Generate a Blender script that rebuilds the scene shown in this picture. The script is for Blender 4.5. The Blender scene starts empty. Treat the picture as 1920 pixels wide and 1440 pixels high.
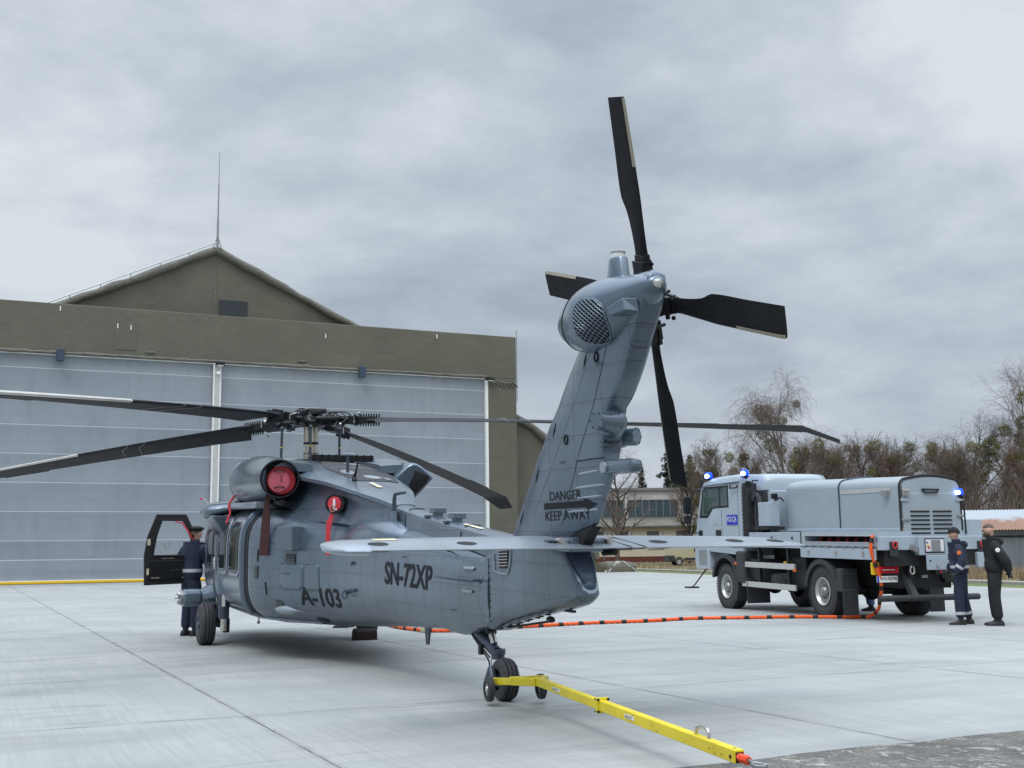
import bpy, bmesh, math, random
from mathutils import Vector, Matrix, Euler, noise
from mathutils.bvhtree import BVHTree
R = math.radians
rnd = random.Random(7)
SC = bpy.context.scene
COL = SC.collection

# ------------------------------------------------------------------ camera
FPX, PITCH, ROLL, CAMH = 2168.0, R(8.30), R(-0.75), 1.405
cam_d = bpy.data.cameras.new('camera')
cam_d.sensor_fit = 'HORIZONTAL'
cam_d.sensor_width = 36.0
cam_d.lens = 36.0 * FPX / 1920.0
cam_d.clip_start = 0.1
cam_d.clip_end = 4000.0
cam = bpy.data.objects.new('camera', cam_d)
COL.objects.link(cam)
fw = Vector((0, math.cos(PITCH), math.sin(PITCH)))
r0 = Vector((1, 0, 0)); u0 = r0.cross(fw)
cr = r0 * math.cos(ROLL) + u0 * math.sin(ROLL)
cu = -r0 * math.sin(ROLL) + u0 * math.cos(ROLL)
m = Matrix(((cr.x, cu.x, -fw.x), (cr.y, cu.y, -fw.y), (cr.z, cu.z, -fw.z))).to_4x4()
m.translation = Vector((0, 0, CAMH))
cam.matrix_world = m
SC.camera = cam

# ------------------------------------------------------------------ world, sun, exposure
SC.view_settings.view_transform = 'Standard'
SC.view_settings.look = 'None'
SC.view_settings.exposure = 0.0
SC.view_settings.gamma = 1.0
SUN_EL, SUN_AZ = R(58), R(205)      # azimuth measured clockwise from +Y
W = bpy.data.worlds.new("World"); SC.world = W
W.use_nodes = True
nt = W.node_tree; nt.nodes.clear()
def WN(t, **k):
    n = nt.nodes.new(t)
    for a, b in k.items(): setattr(n, a, b)
    return n
wl = nt.links.new
wout = WN('ShaderNodeOutputWorld'); wbg = WN('ShaderNodeBackground')
wsky = WN('ShaderNodeTexSky', sky_type='NISHITA', sun_disc=False)
wsky.sun_elevation = SUN_EL; wsky.sun_rotation = SUN_AZ
wsky.air_density = 1.0; wsky.dust_density = 3.0
wtc = WN('ShaderNodeTexCoord'); wsep = WN('ShaderNodeSeparateXYZ')
wl(wtc.outputs['Generated'], wsep.inputs[0])
def wmath(op, a, b=None, c=None):
    n = WN('ShaderNodeMath', operation=op)
    for i, v in enumerate((a, b, c)):
        if v is None: continue
        if isinstance(v, (int, float)): n.inputs[i].default_value = v
        else: wl(v, n.inputs[i])
    return n.outputs[0]
zz = wmath('MAXIMUM', wsep.outputs[2], 0.0)
den = wmath('ADD', zz, 0.22)
cx = wmath('DIVIDE', wsep.outputs[0], den); cy = wmath('DIVIDE', wsep.outputs[1], den)
wcomb = WN('ShaderNodeCombineXYZ'); wl(cx, wcomb.inputs[0]); wl(cy, wcomb.inputs[1])
wcomb.inputs[2].default_value = 3.7
def wnoise(scale, det, rough, dist, off):
    mp = WN('ShaderNodeMapping'); mp.inputs['Location'].default_value = off
    wl(wcomb.outputs[0], mp.inputs[0])
    n = WN('ShaderNodeTexNoise'); n.inputs['Scale'].default_value = scale
    n.inputs['Detail'].default_value = det; n.inputs['Roughness'].default_value = rough
    n.inputs['Distortion'].default_value = dist
    wl(mp.outputs[0], n.inputs['Vector']); return n.outputs['Fac']
n1 = wnoise(0.85, 7.0, 0.50, 0.35, (3.1, 1.4, 0.0))
n2 = wnoise(2.6, 6.0, 0.55, 0.2, (0.3, 5.4, 2.0))
n3 = wnoise(7.5, 5.0, 0.6, 0.1, (5.3, 0.4, 1.0))
cl = wmath('ADD', wmath('ADD', wmath('MULTIPLY', n1, 0.60), wmath('MULTIPLY', n2, 0.30)), wmath('MULTIPLY', n3, 0.10))
ramp = WN('ShaderNodeValToRGB')
ramp.color_ramp.elements[0].position = 0.39; ramp.color_ramp.elements[0].color = (0.330, 0.388, 0.468, 1)
ramp.color_ramp.elements[1].position = 0.60; ramp.color_ramp.elements[1].color = (0.715, 0.770, 0.815, 1)
e = ramp.color_ramp.elements.new(0.50); e.color = (0.505, 0.568, 0.642, 1)
wl(cl, ramp.inputs[0])
# low haze band under the cloud: paler, a little lilac towards the horizon
hz = wmath('SUBTRACT', 1.0, wmath('MULTIPLY', zz, 3.2)); hz = wmath('MAXIMUM', hz, 0.0); hz = wmath('MULTIPLY', hz, 0.50)
mixh = WN('ShaderNodeMixRGB'); wl(hz, mixh.inputs[0]); wl(ramp.outputs[0], mixh.inputs[1])
mixh.inputs[2].default_value = (0.545, 0.60, 0.675, 1)
# an overcast sky is brighter overhead than low down
zb = wmath('SUBTRACT', wsep.outputs[2], 0.48); zb = wmath('MAXIMUM', zb, 0.0); zb = wmath('MULTIPLY_ADD', zb, 8.8, 1.0)
vs = WN('ShaderNodeVectorMath', operation='SCALE'); wl(mixh.outputs[0], vs.inputs[0]); wl(zb, vs.inputs['Scale'])
sk = WN('ShaderNodeVectorMath', operation='SCALE'); wl(wsky.outputs[0], sk.inputs[0]); sk.inputs['Scale'].default_value = 0.006
ad = WN('ShaderNodeVectorMath', operation='ADD'); wl(vs.outputs[0], ad.inputs[0]); wl(sk.outputs[0], ad.inputs[1])
wl(ad.outputs[0], wbg.inputs[0]); wbg.inputs[1].default_value = 0.97
wl(wbg.outputs[0], wout.inputs[0])
W.cycles.sampling_method = 'AUTOMATIC'
sun_d = bpy.data.lights.new('sun', 'SUN'); sun_d.energy = 0.9; sun_d.angle = R(16); sun_d.color = (1.0, 0.97, 0.93)
sun = bpy.data.objects.new('sun', sun_d); COL.objects.link(sun)
sdir = Vector((math.sin(SUN_AZ) * math.cos(SUN_EL), math.cos(SUN_AZ) * math.cos(SUN_EL), math.sin(SUN_EL)))
sun.rotation_euler = sdir.to_track_quat('Z', 'Y').to_euler()
sun.location = (0, 0, 40)

# ------------------------------------------------------------------ materials
def newmat(name):
    M = bpy.data.materials.new(name); M.use_nodes = True
    t = M.node_tree; b = t.nodes['Principled BSDF']
    return M, t, b
class NB:
    """small node helper"""
    def __init__(s, t): s.t = t
    def n(s, typ, **k):
        x = s.t.nodes.new(typ)
        for a, b in k.items(): setattr(x, a, b)
        return x
    def l(s, a, b): s.t.links.new(a, b)
    def math(s, op, a, b=None, c=None, clamp=False):
        x = s.n('ShaderNodeMath', operation=op); x.use_clamp = clamp
        for i, v in enumerate((a, b, c)):
            if v is None: continue
            if isinstance(v, (int, float)): x.inputs[i].default_value = v
            else: s.l(v, x.inputs[i])
        return x.outputs[0]
    def obj(s, rot=None, scale=None, loc=None):
        tc = s.n('ShaderNodeTexCoord'); o = tc.outputs['Object']
        if rot or scale or loc:
            mp = s.n('ShaderNodeMapping')
            if rot: mp.inputs['Rotation'].default_value = rot
            if scale: mp.inputs['Scale'].default_value = scale
            if loc: mp.inputs['Location'].default_value = loc
            s.l(o, mp.inputs[0]); o = mp.outputs[0]
        return o
    def noise(s, v, scale, det=4, rough=0.55, dist=0.0):
        x = s.n('ShaderNodeTexNoise'); x.inputs['Scale'].default_value = scale
        x.inputs['Detail'].default_value = det; x.inputs['Roughness'].default_value = rough
        x.inputs['Distortion'].default_value = dist
        if v is not None: s.l(v, x.inputs['Vector'])
        return x.outputs['Fac']
    def ramp(s, f, stops):
        x = s.n('ShaderNodeValToRGB'); cr = x.color_ramp
        while len(cr.elements) < len(stops): cr.elements.new(0.5)
        for e, (p, c) in zip(cr.elements, stops):
            e.position = p; e.color = (c[0], c[1], c[2], 1) if not isinstance(c, (int, float)) else (c, c, c, 1)
        s.l(f, x.inputs[0]); return x.outputs[0]
    def mix(s, f, a, b, mode='MIX'):
        x = s.n('ShaderNodeMixRGB', blend_type=mode)
        for i, v in enumerate((f, a, b)):
            if isinstance(v, (int, float)): x.inputs[i].default_value = v if i == 0 else (v, v, v, 1)
            elif isinstance(v, tuple): x.inputs[i].default_value = (v[0], v[1], v[2], 1)
            else: s.l(v, x.inputs[i])
        return x.outputs[0]
    def bump(s, h, strength, dist=0.01, nrm=None):
        x = s.n('ShaderNodeBump'); x.inputs['Strength'].default_value = strength; x.inputs['Distance'].default_value = dist
        s.l(h, x.inputs['Height'])
        if nrm is not None: s.l(nrm, x.inputs['Normal'])
        return x.outputs[0]
    def sep(s, v):
        x = s.n('ShaderNodeSeparateXYZ'); s.l(v, x.inputs[0]); return x.outputs
def line_mask(N, v, period, width, off=0.0):
    """1 on a line of the given width every period"""
    a = N.math('ADD', v, off); a = N.math('PINGPONG', a, period / 2.0)   # 0 at multiples of period
    return N.math('LESS_THAN', a, width / 2.0)
MATS = {}
def simple(name, col, rough=0.5, metal=0.0, var=0.10, scale=6.0, bump=0.0, bscale=60.0, coat=0.0, spec=0.5):
    M, t, b = newmat(name); N = NB(t); o = N.obj()
    f = N.noise(o, scale, 5, 0.6)
    c0 = tuple(max(0, c * (1 - var)) for c in col); c1 = tuple(min(1, c * (1 + var)) for c in col)
    N.l(N.ramp(f, [(0.3, c0), (0.7, c1)]), b.inputs['Base Color'])
    fr = N.noise(o, scale * 3.1, 4, 0.6)
    N.l(N.math('MULTIPLY_ADD', fr, 0.24, rough - 0.12, clamp=True), b.inputs['Roughness'])
    b.inputs['Metallic'].default_value = metal
    b.inputs['Specular IOR Level'].default_value = spec
    if coat: b.inputs['Coat Weight'].default_value = coat; b.inputs['Coat Roughness'].default_value = 0.15
    if bump: N.l(N.bump(N.noise(o, bscale, 4, 0.6), bump, 0.01), b.inputs['Normal'])
    MATS[name] = M; return M
def emis(name, col, strength):
    M, t, b = newmat(name)
    b.inputs['Base Color'].default_value = (*[c * 0.3 for c in col], 1)
    b.inputs['Emission Color'].default_value = (*col, 1); b.inputs['Emission Strength'].default_value = strength
    MATS[name] = M; return M

def heli_paint(name, col, lines=True, metal=0.35, rough=0.34):
    M, t, b = newmat(name); N = NB(t); o = N.obj(); s = N.sep(o)
    f = N.noise(o, 1.3, 6, 0.6, 0.3); f2 = N.noise(o, 9.0, 5, 0.65)
    c = N.ramp(f, [(0.28, tuple(k * 0.80 for k in col)), (0.72, tuple(k * 1.16 for k in col))])
    grime = N.ramp(N.noise(N.obj(scale=(2.0, 2.0, 0.7)), 3.0, 7, 0.7), [(0.56, 0.0), (0.80, 0.55)])
    c = N.mix(grime, c, tuple(k * 0.66 + 0.01 for k in col))
    c = N.mix(N.math('MULTIPLY', f2, 0.06), c, tuple(k * 1.4 for k in col))
    h = N.math('MULTIPLY', N.noise(o, 2.4, 3, 0.5), 1.0)
    if lines:
        lx = line_mask(N, s[0], 0.46, 0.013, 0.13); lz = line_mask(N, s[2], 0.27, 0.011, 0.05)
        both = N.math('MAXIMUM', lx, lz)
        # rivet rows beside the seams
        rx = N.math('MULTIPLY', line_mask(N, s[0], 0.46, 0.012, 0.155), line_mask(N, s[2], 0.034, 0.014))
        rz = N.math('MULTIPLY', line_mask(N, s[2], 0.27, 0.012, 0.072), line_mask(N, s[0], 0.034, 0.014))
        riv = N.math('MAXIMUM', rx, rz)
        c = N.mix(N.math('MULTIPLY', both, 0.50), c, (0.03, 0.035, 0.04))
        c = N.mix(N.math('MULTIPLY', riv, 0.40), c, (0.03, 0.035, 0.04))
        # each skin panel sits very slightly differently
        wx = N.math('FLOOR', N.math('DIVIDE', N.math('ADD', s[0], 0.13), 0.46))
        wz = N.math('FLOOR', N.math('DIVIDE', N.math('ADD', s[2], 0.05), 0.27))
        wn = N.n('ShaderNodeTexWhiteNoise', noise_dimensions='2D')
        cb = N.n('ShaderNodeCombineXYZ'); N.l(wx, cb.inputs[0]); N.l(wz, cb.inputs[1]); N.l(cb.outputs[0], wn.inputs['Vector'])
        c = N.mix(N.math('MULTIPLY', wn.outputs['Value'], 0.13), c, tuple(k * 0.55 for k in col))
        nb = N.bump(h, 0.42, 0.030)
        nb = N.bump(N.math('SUBTRACT', 1.0, both), 0.5, 0.004, nb)
    else:
        nb = N.bump(h, 0.4, 0.025)
    nb = N.bump(N.noise(o, 45, 3, 0.6), 0.02, 0.004, nb)
    N.l(nb, b.inputs['Normal'])
    N.l(c, b.inputs['Base Color'])
    b.inputs['Metallic'].default_value = metal
    b.inputs['Coat Weight'].default_value = 0.5; b.inputs['Coat Roughness'].default_value = 0.20
    N.l(N.math('MULTIPLY_ADD', f, 0.22, rough - 0.10, clamp=True), b.inputs['Roughness'])
    MATS[name] = M; return M
HP = heli_paint('heli_paint', (0.108, 0.146, 0.192), metal=0.42, rough=0.28)
HPL = heli_paint('heli_paint_plain', (0.108, 0.146, 0.192), lines=False, metal=0.42, rough=0.26)
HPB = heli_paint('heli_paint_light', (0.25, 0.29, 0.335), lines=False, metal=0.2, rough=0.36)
simple('deck_dark', (0.035, 0.036, 0.040), 0.75, var=0.25, scale=8, bump=0.3)
simple('heli_dark_blue', (0.045, 0.065, 0.105), 0.42, 0.1, var=0.2)
simple('navy_strut', (0.050, 0.068, 0.095), 0.38, 0.2, var=0.25, scale=20)
simple('black_metal', (0.013, 0.013, 0.016), 0.45, 0.2, var=0.35, scale=25, spec=0.35)
simple('black_matte', (0.012, 0.012, 0.013), 0.75, var=0.4, scale=12)
simple('blade_black', (0.012, 0.012, 0.016), 0.62, 0.0, var=0.35, scale=3, bump=0.15, spec=0.22)
simple('blade_grey', (0.55, 0.53, 0.50), 0.35, 0.3, var=0.15, scale=4)
simple('tan_strip', (0.36, 0.32, 0.25), 0.6, var=0.12, scale=30)
simple('rubber', (0.036, 0.037, 0.041), 0.72, var=0.3, scale=14, bump=0.3)
simple('steel', (0.55, 0.53, 0.50), 0.30, 0.95, var=0.15, scale=18)
simple('steel_dull', (0.32, 0.33, 0.33), 0.45, 0.8, var=0.2, scale=18)
simple('bronze_steel', (0.46, 0.42, 0.35), 0.30, 0.95, var=0.08, scale=1.5)
simple('red_cloth', (0.33, 0.012, 0.022), 0.72, var=0.25, scale=10, bump=0.3)
simple('unit_grey', (0.10, 0.125, 0.155), 0.45, var=0.12, scale=6)
simple('red_face', (0.50, 0.10, 0.14), 0.75, var=0.12, scale=10)
simple('red_strap', (0.55, 0.03, 0.05), 0.7, var=0.1, scale=20)
simple('maroon', (0.055, 0.018, 0.018), 0.8, var=0.3, scale=14, bump=0.3)
simple('stencil', (0.012, 0.014, 0.018), 0.6, var=0.15, scale=12, spec=0.25)
simple('pale_label', (0.62, 0.58, 0.40), 0.6, var=0.15)
simple('white_label', (0.72, 0.72, 0.72), 0.6, var=0.06)
simple('amber', (0.75, 0.16, 0.03), 0.3, var=0.05)
simple('red_light', (0.50, 0.01, 0.02), 0.25, var=0.1)
simple('window_dark', (0.015, 0.020, 0.024), 0.08, var=0.1, spec=0.8)
simple('yellow', (0.70, 0.56, 0.015), 0.42, var=0.10, scale=5, bump=0.1)
simple('yellow_orange', (0.72, 0.45, 0.01), 0.5, var=0.06, scale=5)
simple('orange', (0.85, 0.115, 0.015), 0.55, var=0.08, scale=20)
simple('grip_orange', (0.75, 0.07, 0.02), 0.5, var=0.08, scale=20)
simple('tank_paint', (0.300, 0.350, 0.385), 0.42, 0.0, var=0.06, scale=2.5, coat=0.2, bump=0.05, bscale=90)
simple('truck_paint', (0.355, 0.415, 0.470), 0.34, 0.0, var=0.05, scale=2.5, coat=0.4)
simple('truck_plastic', (0.030, 0.032, 0.036), 0.62, var=0.3, scale=12, bump=0.2)
simple('chassis', (0.010, 0.010, 0.011), 0.6, var=0.4, scale=8)
simple('aluminium', (0.60, 0.60, 0.58), 0.42, 0.6, var=0.08, scale=6)
simple('rim_steel', (0.50, 0.51, 0.50), 0.42, 0.5, var=0.15, scale=12)
simple('sign_blue', (0.012, 0.022, 0.42), 0.4, var=0.05)
simple('white', (0.78, 0.78, 0.76), 0.5, var=0.05)
simple('grey_panel', (0.22, 0.23, 0.24), 0.4, var=0.1)
simple('lamp_glass', (0.75, 0.77, 0.75), 0.15, 0.3, var=0.1)
simple('navy_cloth', (0.014, 0.020, 0.045), 0.85, var=0.35, scale=9, bump=0.6, bscale=14)
simple('black_cloth', (0.010, 0.011, 0.014), 0.85, var=0.4, scale=9, bump=0.6, bscale=14)
simple('reflective', (0.48, 0.50, 0.52), 0.45, 0.1, var=0.05)
simple('boots', (0.012, 0.012, 0.014), 0.5, var=0.3, scale=20)
simple('skin', (0.52, 0.30, 0.22), 0.55, var=0.08, scale=20)
simple('hair', (0.125, 0.092, 0.070), 0.8, var=0.4, scale=60, bump=0.5, bscale=200)
simple('beard', (0.10, 0.060, 0.040), 0.85, var=0.4, scale=60, bump=0.5, bscale=200)
simple('denim', (0.08, 0.14, 0.26), 0.85, var=0.3, scale=12)
simple('glass_van', (0.02, 0.025, 0.03), 0.1, var=0.1)
simple('cab_glass', (0.055, 0.085, 0.075), 0.07, var=0.5, scale=2.2, spec=0.9)
simple('van_paint', (0.50, 0.45, 0.30), 0.38, var=0.06, coat=0.3)
emis('blue_lamp', (0.0, 0.035, 1.0), 3.5)
emis('blue_core', (0.25, 0.45, 1.0), 14.0)
emis('screen', (0.20, 0.25, 0.30), 0.15)
def fabric(name, col, bs, wrinkle=0.5):
    M, t, b = newmat(name); N = NB(t); o = N.obj()
    f = N.noise(o, 0.35, 6, 0.6, 0.4); f2 = N.noise(N.obj(scale=(1.0, 1.0, 0.25)), 0.9, 6, 0.65)
    c = N.ramp(f, [(0.3, tuple(k * 0.86 for k in col)), (0.7, tuple(k * 1.10 for k in col))])
    c = N.mix(N.ramp(f2, [(0.55, 0.0), (0.8, 0.35)]), c, tuple(k * 0.68 for k in col))
    nb = N.bump(N.noise(o, bs, 5, 0.55, 0.8), wrinkle, 0.12)
    N.l(c, b.inputs['Base Color']); N.l(nb, b.inputs['Normal']); b.inputs['Roughness'].default_value = 0.62
    MATS[name] = M; return M
fabric('olive_fabric', (0.118, 0.112, 0.082), 0.8)
fabric('olive_trim', (0.145, 0.140, 0.115), 2.2, 0.9)

# ------------------------------------------------------------------ mesh helpers
def tag(o, label=None, cat=None, group=None, kind=None):
    if label: o['label'] = label
    if cat: o['category'] = cat
    if group: o['group'] = group
    if kind: o['kind'] = kind
    return o
def empty(name, loc=(0, 0, 0), rot=(0, 0, 0)):
    o = bpy.data.objects.new(name, None); COL.objects.link(o)
    o.empty_display_size = 0.3; o.location = loc; o.rotation_euler = rot
    return o
def frame_of(ax):
    ax = Vector(ax).normalized()
    a = Vector((0, 0, 1)) if abs(ax.z) < 0.9 else Vector((1, 0, 0))
    u = ax.cross(a).normalized(); v = ax.cross(u).normalized()
    return ax, u, v
class MB:
    def __init__(s): s.v = []; s.f = []; s.mi = []; s.cur = 0
    def add(s, vs, fs):
        b = len(s.v); s.v += [tuple(x) for x in vs]
        for f in fs: s.f.append([b + i for i in f]); s.mi.append(s.cur)
        return s
    def box(s, c, size, rot=None):
        c = Vector(c); hx, hy, hz = size[0] / 2, size[1] / 2, size[2] / 2
        vs = [Vector((x, y, z)) for x in (-hx, hx) for y in (-hy, hy) for z in (-hz, hz)]
        if rot is not None:
            mm = rot if isinstance(rot, Matrix) else Euler(rot).to_matrix()
            vs = [mm @ q for q in vs]
        return s.add([c + q for q in vs], [(0, 1, 3, 2), (4, 6, 7, 5), (0, 4, 5, 1), (2, 3, 7, 6), (0, 2, 6, 4), (1, 5, 7, 3)])
    def box2(s, a, b):
        a = Vector(a); b = Vector(b); return s.box((a + b) / 2, [abs(b[i] - a[i]) for i in range(3)])
    def ring(s, c, u, v, ru, rv, n):
        return [Vector(c) + u * (ru * math.cos(2 * math.pi * i / n)) + v * (rv * math.sin(2 * math.pi * i / n)) for i in range(n)]
    def loft(s, rings, cap=True, close=True):
        n = len(rings[0]); vs = [p for r in rings for p in r]; fs = []
        for i in range(len(rings) - 1):
            for j in range(n if close else n - 1):
                k = (j + 1) % n
                fs.append((i * n + j, i * n + k, (i + 1) * n + k, (i + 1) * n + j))
        if cap:
            fs.append(tuple(range(n))[::-1]); fs.append(tuple((len(rings) - 1) * n + j for j in range(n)))
        return s.add(vs, fs)
    def cyl(s, a, b, r, r2=None, n=16):
        a = Vector(a); b = Vector(b); ax, u, v = frame_of(b - a); r2 = r if r2 is None else r2
        return s.loft([s.ring(a, u, v, r, r, n), s.ring(b, u, v, r2, r2, n)])
    def lathe(s, a, ax, prof, n=24, cap=True):
        """prof: list of (t along axis, radius)"""
        a = Vector(a); ax, u, v = frame_of(ax)
        return s.loft([s.ring(a + ax * t, u, v, max(r, 1e-4), max(r, 1e-4), n) for t, r in prof], cap)
    def tube(s, pts, r, n=8, cap=True):
        pts = [Vector(p) for p in pts]; rings = []; pu = None
        for i, p in enumerate(pts):
            d = (pts[min(i + 1, len(pts) - 1)] - pts[max(i - 1, 0)])
            ax = d.normalized() if d.length > 1e-9 else Vector((0, 0, 1))
            if pu is None: _, u, v = frame_of(ax)
            else:
                u = (pu - ax * pu.dot(ax)).normalized(); v = ax.cross(u)
            pu = u; rr = r[i] if isinstance(r, (list, tuple)) else r
            rings.append([p + u * (rr * math.cos(2 * math.pi * k / n)) + v * (rr * math.sin(2 * math.pi * k / n)) for k in range(n)])
        return s.loft(rings, cap)
    def sphere(s, c, rx, ry=None, rz=None, n=16, m=10):
        ry = rx if ry is None else ry; rz = rx if rz is None else rz; c = Vector(c)
        rings = []
        for i in range(m + 1):
            t = math.pi * i / m; sr = max(math.sin(t), 1e-3)
            rings.append([c + Vector((rx * sr * math.cos(2 * math.pi * k / n), ry * sr * math.sin(2 * math.pi * k / n), rz * math.cos(t))) for k in range(n)])
        return s.loft(rings)
    def prism(s, poly, f, d0, d1):
        """poly: 2-D points, f(a, b, d) -> 3-D point"""
        n = len(poly); vs = [f(a, b, d0) for a, b in poly] + [f(a, b, d1) for a, b in poly]
        fs = [tuple(range(n)), tuple(range(n, 2 * n))[::-1]] + [(i, (i + 1) % n, n + (i + 1) % n, n + i) for i in range(n)]
        return s.add(vs, fs)
    def xform(s, fn, start=0):
        s.v = s.v[:start] + [tuple(fn(Vector(p))) for p in s.v[start:]]; return s
    def build(s, name, mat, parent=None, smooth=True, bevel=0.0, ang=38, recalc=True, sub=0):
        me = bpy.data.meshes.new(name); me.from_pydata([tuple(p) for p in s.v], [], s.f)
        mats = mat if isinstance(mat, (list, tuple)) else [mat]
        for k in mats: me.materials.append(MATS[k] if isinstance(k, str) else k)
        if len(mats) > 1: me.polygons.foreach_set('material_index', s.mi)
        if recalc:
            bm = bmesh.new(); bm.from_mesh(me); bmesh.ops.recalc_face_normals(bm, faces=bm.faces); bm.to_mesh(me); bm.free()
        if smooth:
            me.polygons.foreach_set('use_smooth', [True] * len(me.polygons)); me.set_sharp_from_angle(angle=R(ang))
        me.update()
        o = bpy.data.objects.new(name, me); COL.objects.link(o)
        if parent: o.parent = parent
        if bevel:
            bv = o.modifiers.new('bevel', 'BEVEL'); bv.width = bevel; bv.segments = 2; bv.limit_method = 'ANGLE'; bv.angle_limit = R(35)
        if sub:
            sb = o.modifiers.new('sub', 'SUBSURF'); sb.levels = sub; sb.render_levels = sub
        return o
def copy_tree(o, parent=None):
    c = o.copy(); COL.objects.link(c); c.parent = parent
    for ch in list(o.children): copy_tree(ch, c)
    return c
def catmull(pts, n=8):
    pts = [Vector(p) for p in pts]; P = [pts[0] * 2 - pts[1]] + pts + [pts[-1] * 2 - pts[-2]]; out = []
    for i in range(1, len(P) - 2):
        for k in range(n):
            t = k / n; a, b, c, d = P[i - 1], P[i], P[i + 1], P[i + 2]
            out.append(0.5 * ((2 * b) + (c - a) * t + (2 * a - 5 * b + 4 * c - d) * t * t + (3 * b - a - 3 * c + d) * t ** 3))
    out.append(pts[-1]); return out
def interp(tab, x):
    """tab rows sorted by first entry, linear/smooth interpolation of the rest"""
    if x <= tab[0][0]: return tab[0][1:]
    if x >= tab[-1][0]: return tab[-1][1:]
    for i in range(len(tab) - 1):
        a, b = tab[i], tab[i + 1]
        if a[0] <= x <= b[0]:
            t = (x - a[0]) / (b[0] - a[0])
            p = tab[i - 1] if i > 0 else a; q = tab[i + 2] if i + 2 < len(tab) else b
            out = []
            for k in range(1, len(a)):
                h = b[0] - a[0]
                ma = (b[k] - p[k]) / (b[0] - p[0]) if p is not a else (b[k] - a[k]) / h
                mb = (q[k] - a[k]) / (q[0] - a[0]) if q is not b else (b[k] - a[k]) / h
                if (b[k] - a[k]) == 0: ma = mb = 0
                t2, t3 = t * t, t ** 3
                out.append((2 * t3 - 3 * t2 + 1) * a[k] + (t3 - 2 * t2 + t) * h * ma + (-2 * t3 + 3 * t2) * b[k] + (t3 - t2) * h * mb)
            return out
def text_geo(body, height, width=None, bold=0.0, sub=0.0):
    """flat triangulated lettering, lower-left at 0,0; returns verts2d, faces"""
    cu = bpy.data.curves.new('t', 'FONT'); cu.body = body; cu.size = 1.0; cu.offset = bold; cu.resolution_u = 3; cu.fill_mode = 'FRONT'
    ob = bpy.data.objects.new('t', cu); COL.objects.link(ob)
    dg = bpy.context.evaluated_depsgraph_get(); ev = ob.evaluated_get(dg); me = ev.to_mesh()
    vs = [v.co.copy() for v in me.vertices]; fs = [list(p.vertices) for p in me.polygons]
    ev.to_mesh_clear(); bpy.data.objects.remove(ob); bpy.data.curves.remove(cu)
    x0 = min(v.x for v in vs); x1 = max(v.x for v in vs); y0 = min(v.y for v in vs); y1 = max(v.y for v in vs)
    sy = height / (y1 - y0); sx = (width / (x1 - x0)) if width else sy
    bm = bmesh.new(); bv = [bm.verts.new(((v.x - x0) * sx, (v.y - y0) * sy, 0)) for v in vs]
    for f in fs:
        try: bm.faces.new([bv[i] for i in f])
        except ValueError: pass
    bmesh.ops.remove_doubles(bm, verts=bm.verts, dist=1e-5)
    if sub:
        for _ in range(5):
            ed = [e for e in bm.edges if e.calc_length() > sub]
            if not ed: break
            bmesh.ops.subdivide_edges(bm, edges=ed, cuts=1); bmesh.ops.triangulate(bm, faces=bm.faces)
    bm.verts.index_update()
    out = [(v.co.x, v.co.y) for v in bm.verts], [[v.index for v in f.verts] for f in bm.faces]
    bm.free(); return out
def text_obj(name, body, origin, ux, uy, height, width, mat, parent, bold=0.01):
    vs, fs = text_geo(body, height, width, bold)
    ux = Vector(ux).normalized(); uy = Vector(uy).normalized(); o = Vector(origin)
    return MB().add([o + ux * a + uy * b for a, b in vs], fs).build(name, mat, parent, smooth=False, recalc=False)

# ================================================================== SETTING
GA = R(25.3)                         # slab grid direction
GU = Vector((math.cos(GA), math.sin(GA), 0)); GV = Vector((-math.sin(GA), math.cos(GA), 0))
G0 = Vector((-2.41, 10.60, 0))       # a crossing of two joints
def gp(a, b, z=0.0): return G0 + GU * a + GV * b + Vector((0, 0, z))

# --- ground (dry winter grass) one sheet to the horizon
M, t, b = newmat('dry_grass'); N = NB(t); o = N.obj()
f = N.noise(o, 0.09, 6, 0.6); f2 = N.noise(o, 1.1, 6, 0.7); f3 = N.noise(N.obj(scale=(1, 0.3, 1)), 7, 4, 0.7)
c = N.ramp(f, [(0.35, (0.085, 0.092, 0.030)), (0.5, (0.150, 0.130, 0.060)), (0.65, (0.200, 0.150, 0.085))])
c = N.mix(N.ramp(f2, [(0.45, 0.0), (0.7, 0.7)]), c, (0.235, 0.180, 0.105)); c = N.mix(N.math('MULTIPLY', f3, 0.4), c, (0.05, 0.05, 0.02))
N.l(c, b.inputs['Base Color']); b.inputs['Roughness'].default_value = 0.95; N.l(N.bump(f2, 0.8, 0.1), b.inputs['Normal'])
MATS['dry_grass'] = M
g = MB(); n = 24
for i in range(n + 1):
    for j in range(n + 1):
        g.v.append((-1500 + 3000 * i / n, -300 + 3000 * j / n, -0.035))
for i in range(n):
    for j in range(n): a = i * (n + 1) + j; g.f.append([a, a + n + 1, a + n + 2, a + 1]); g.mi.append(0)
tag(g.build('ground', 'dry_grass', smooth=False), kind='structure')

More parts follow.
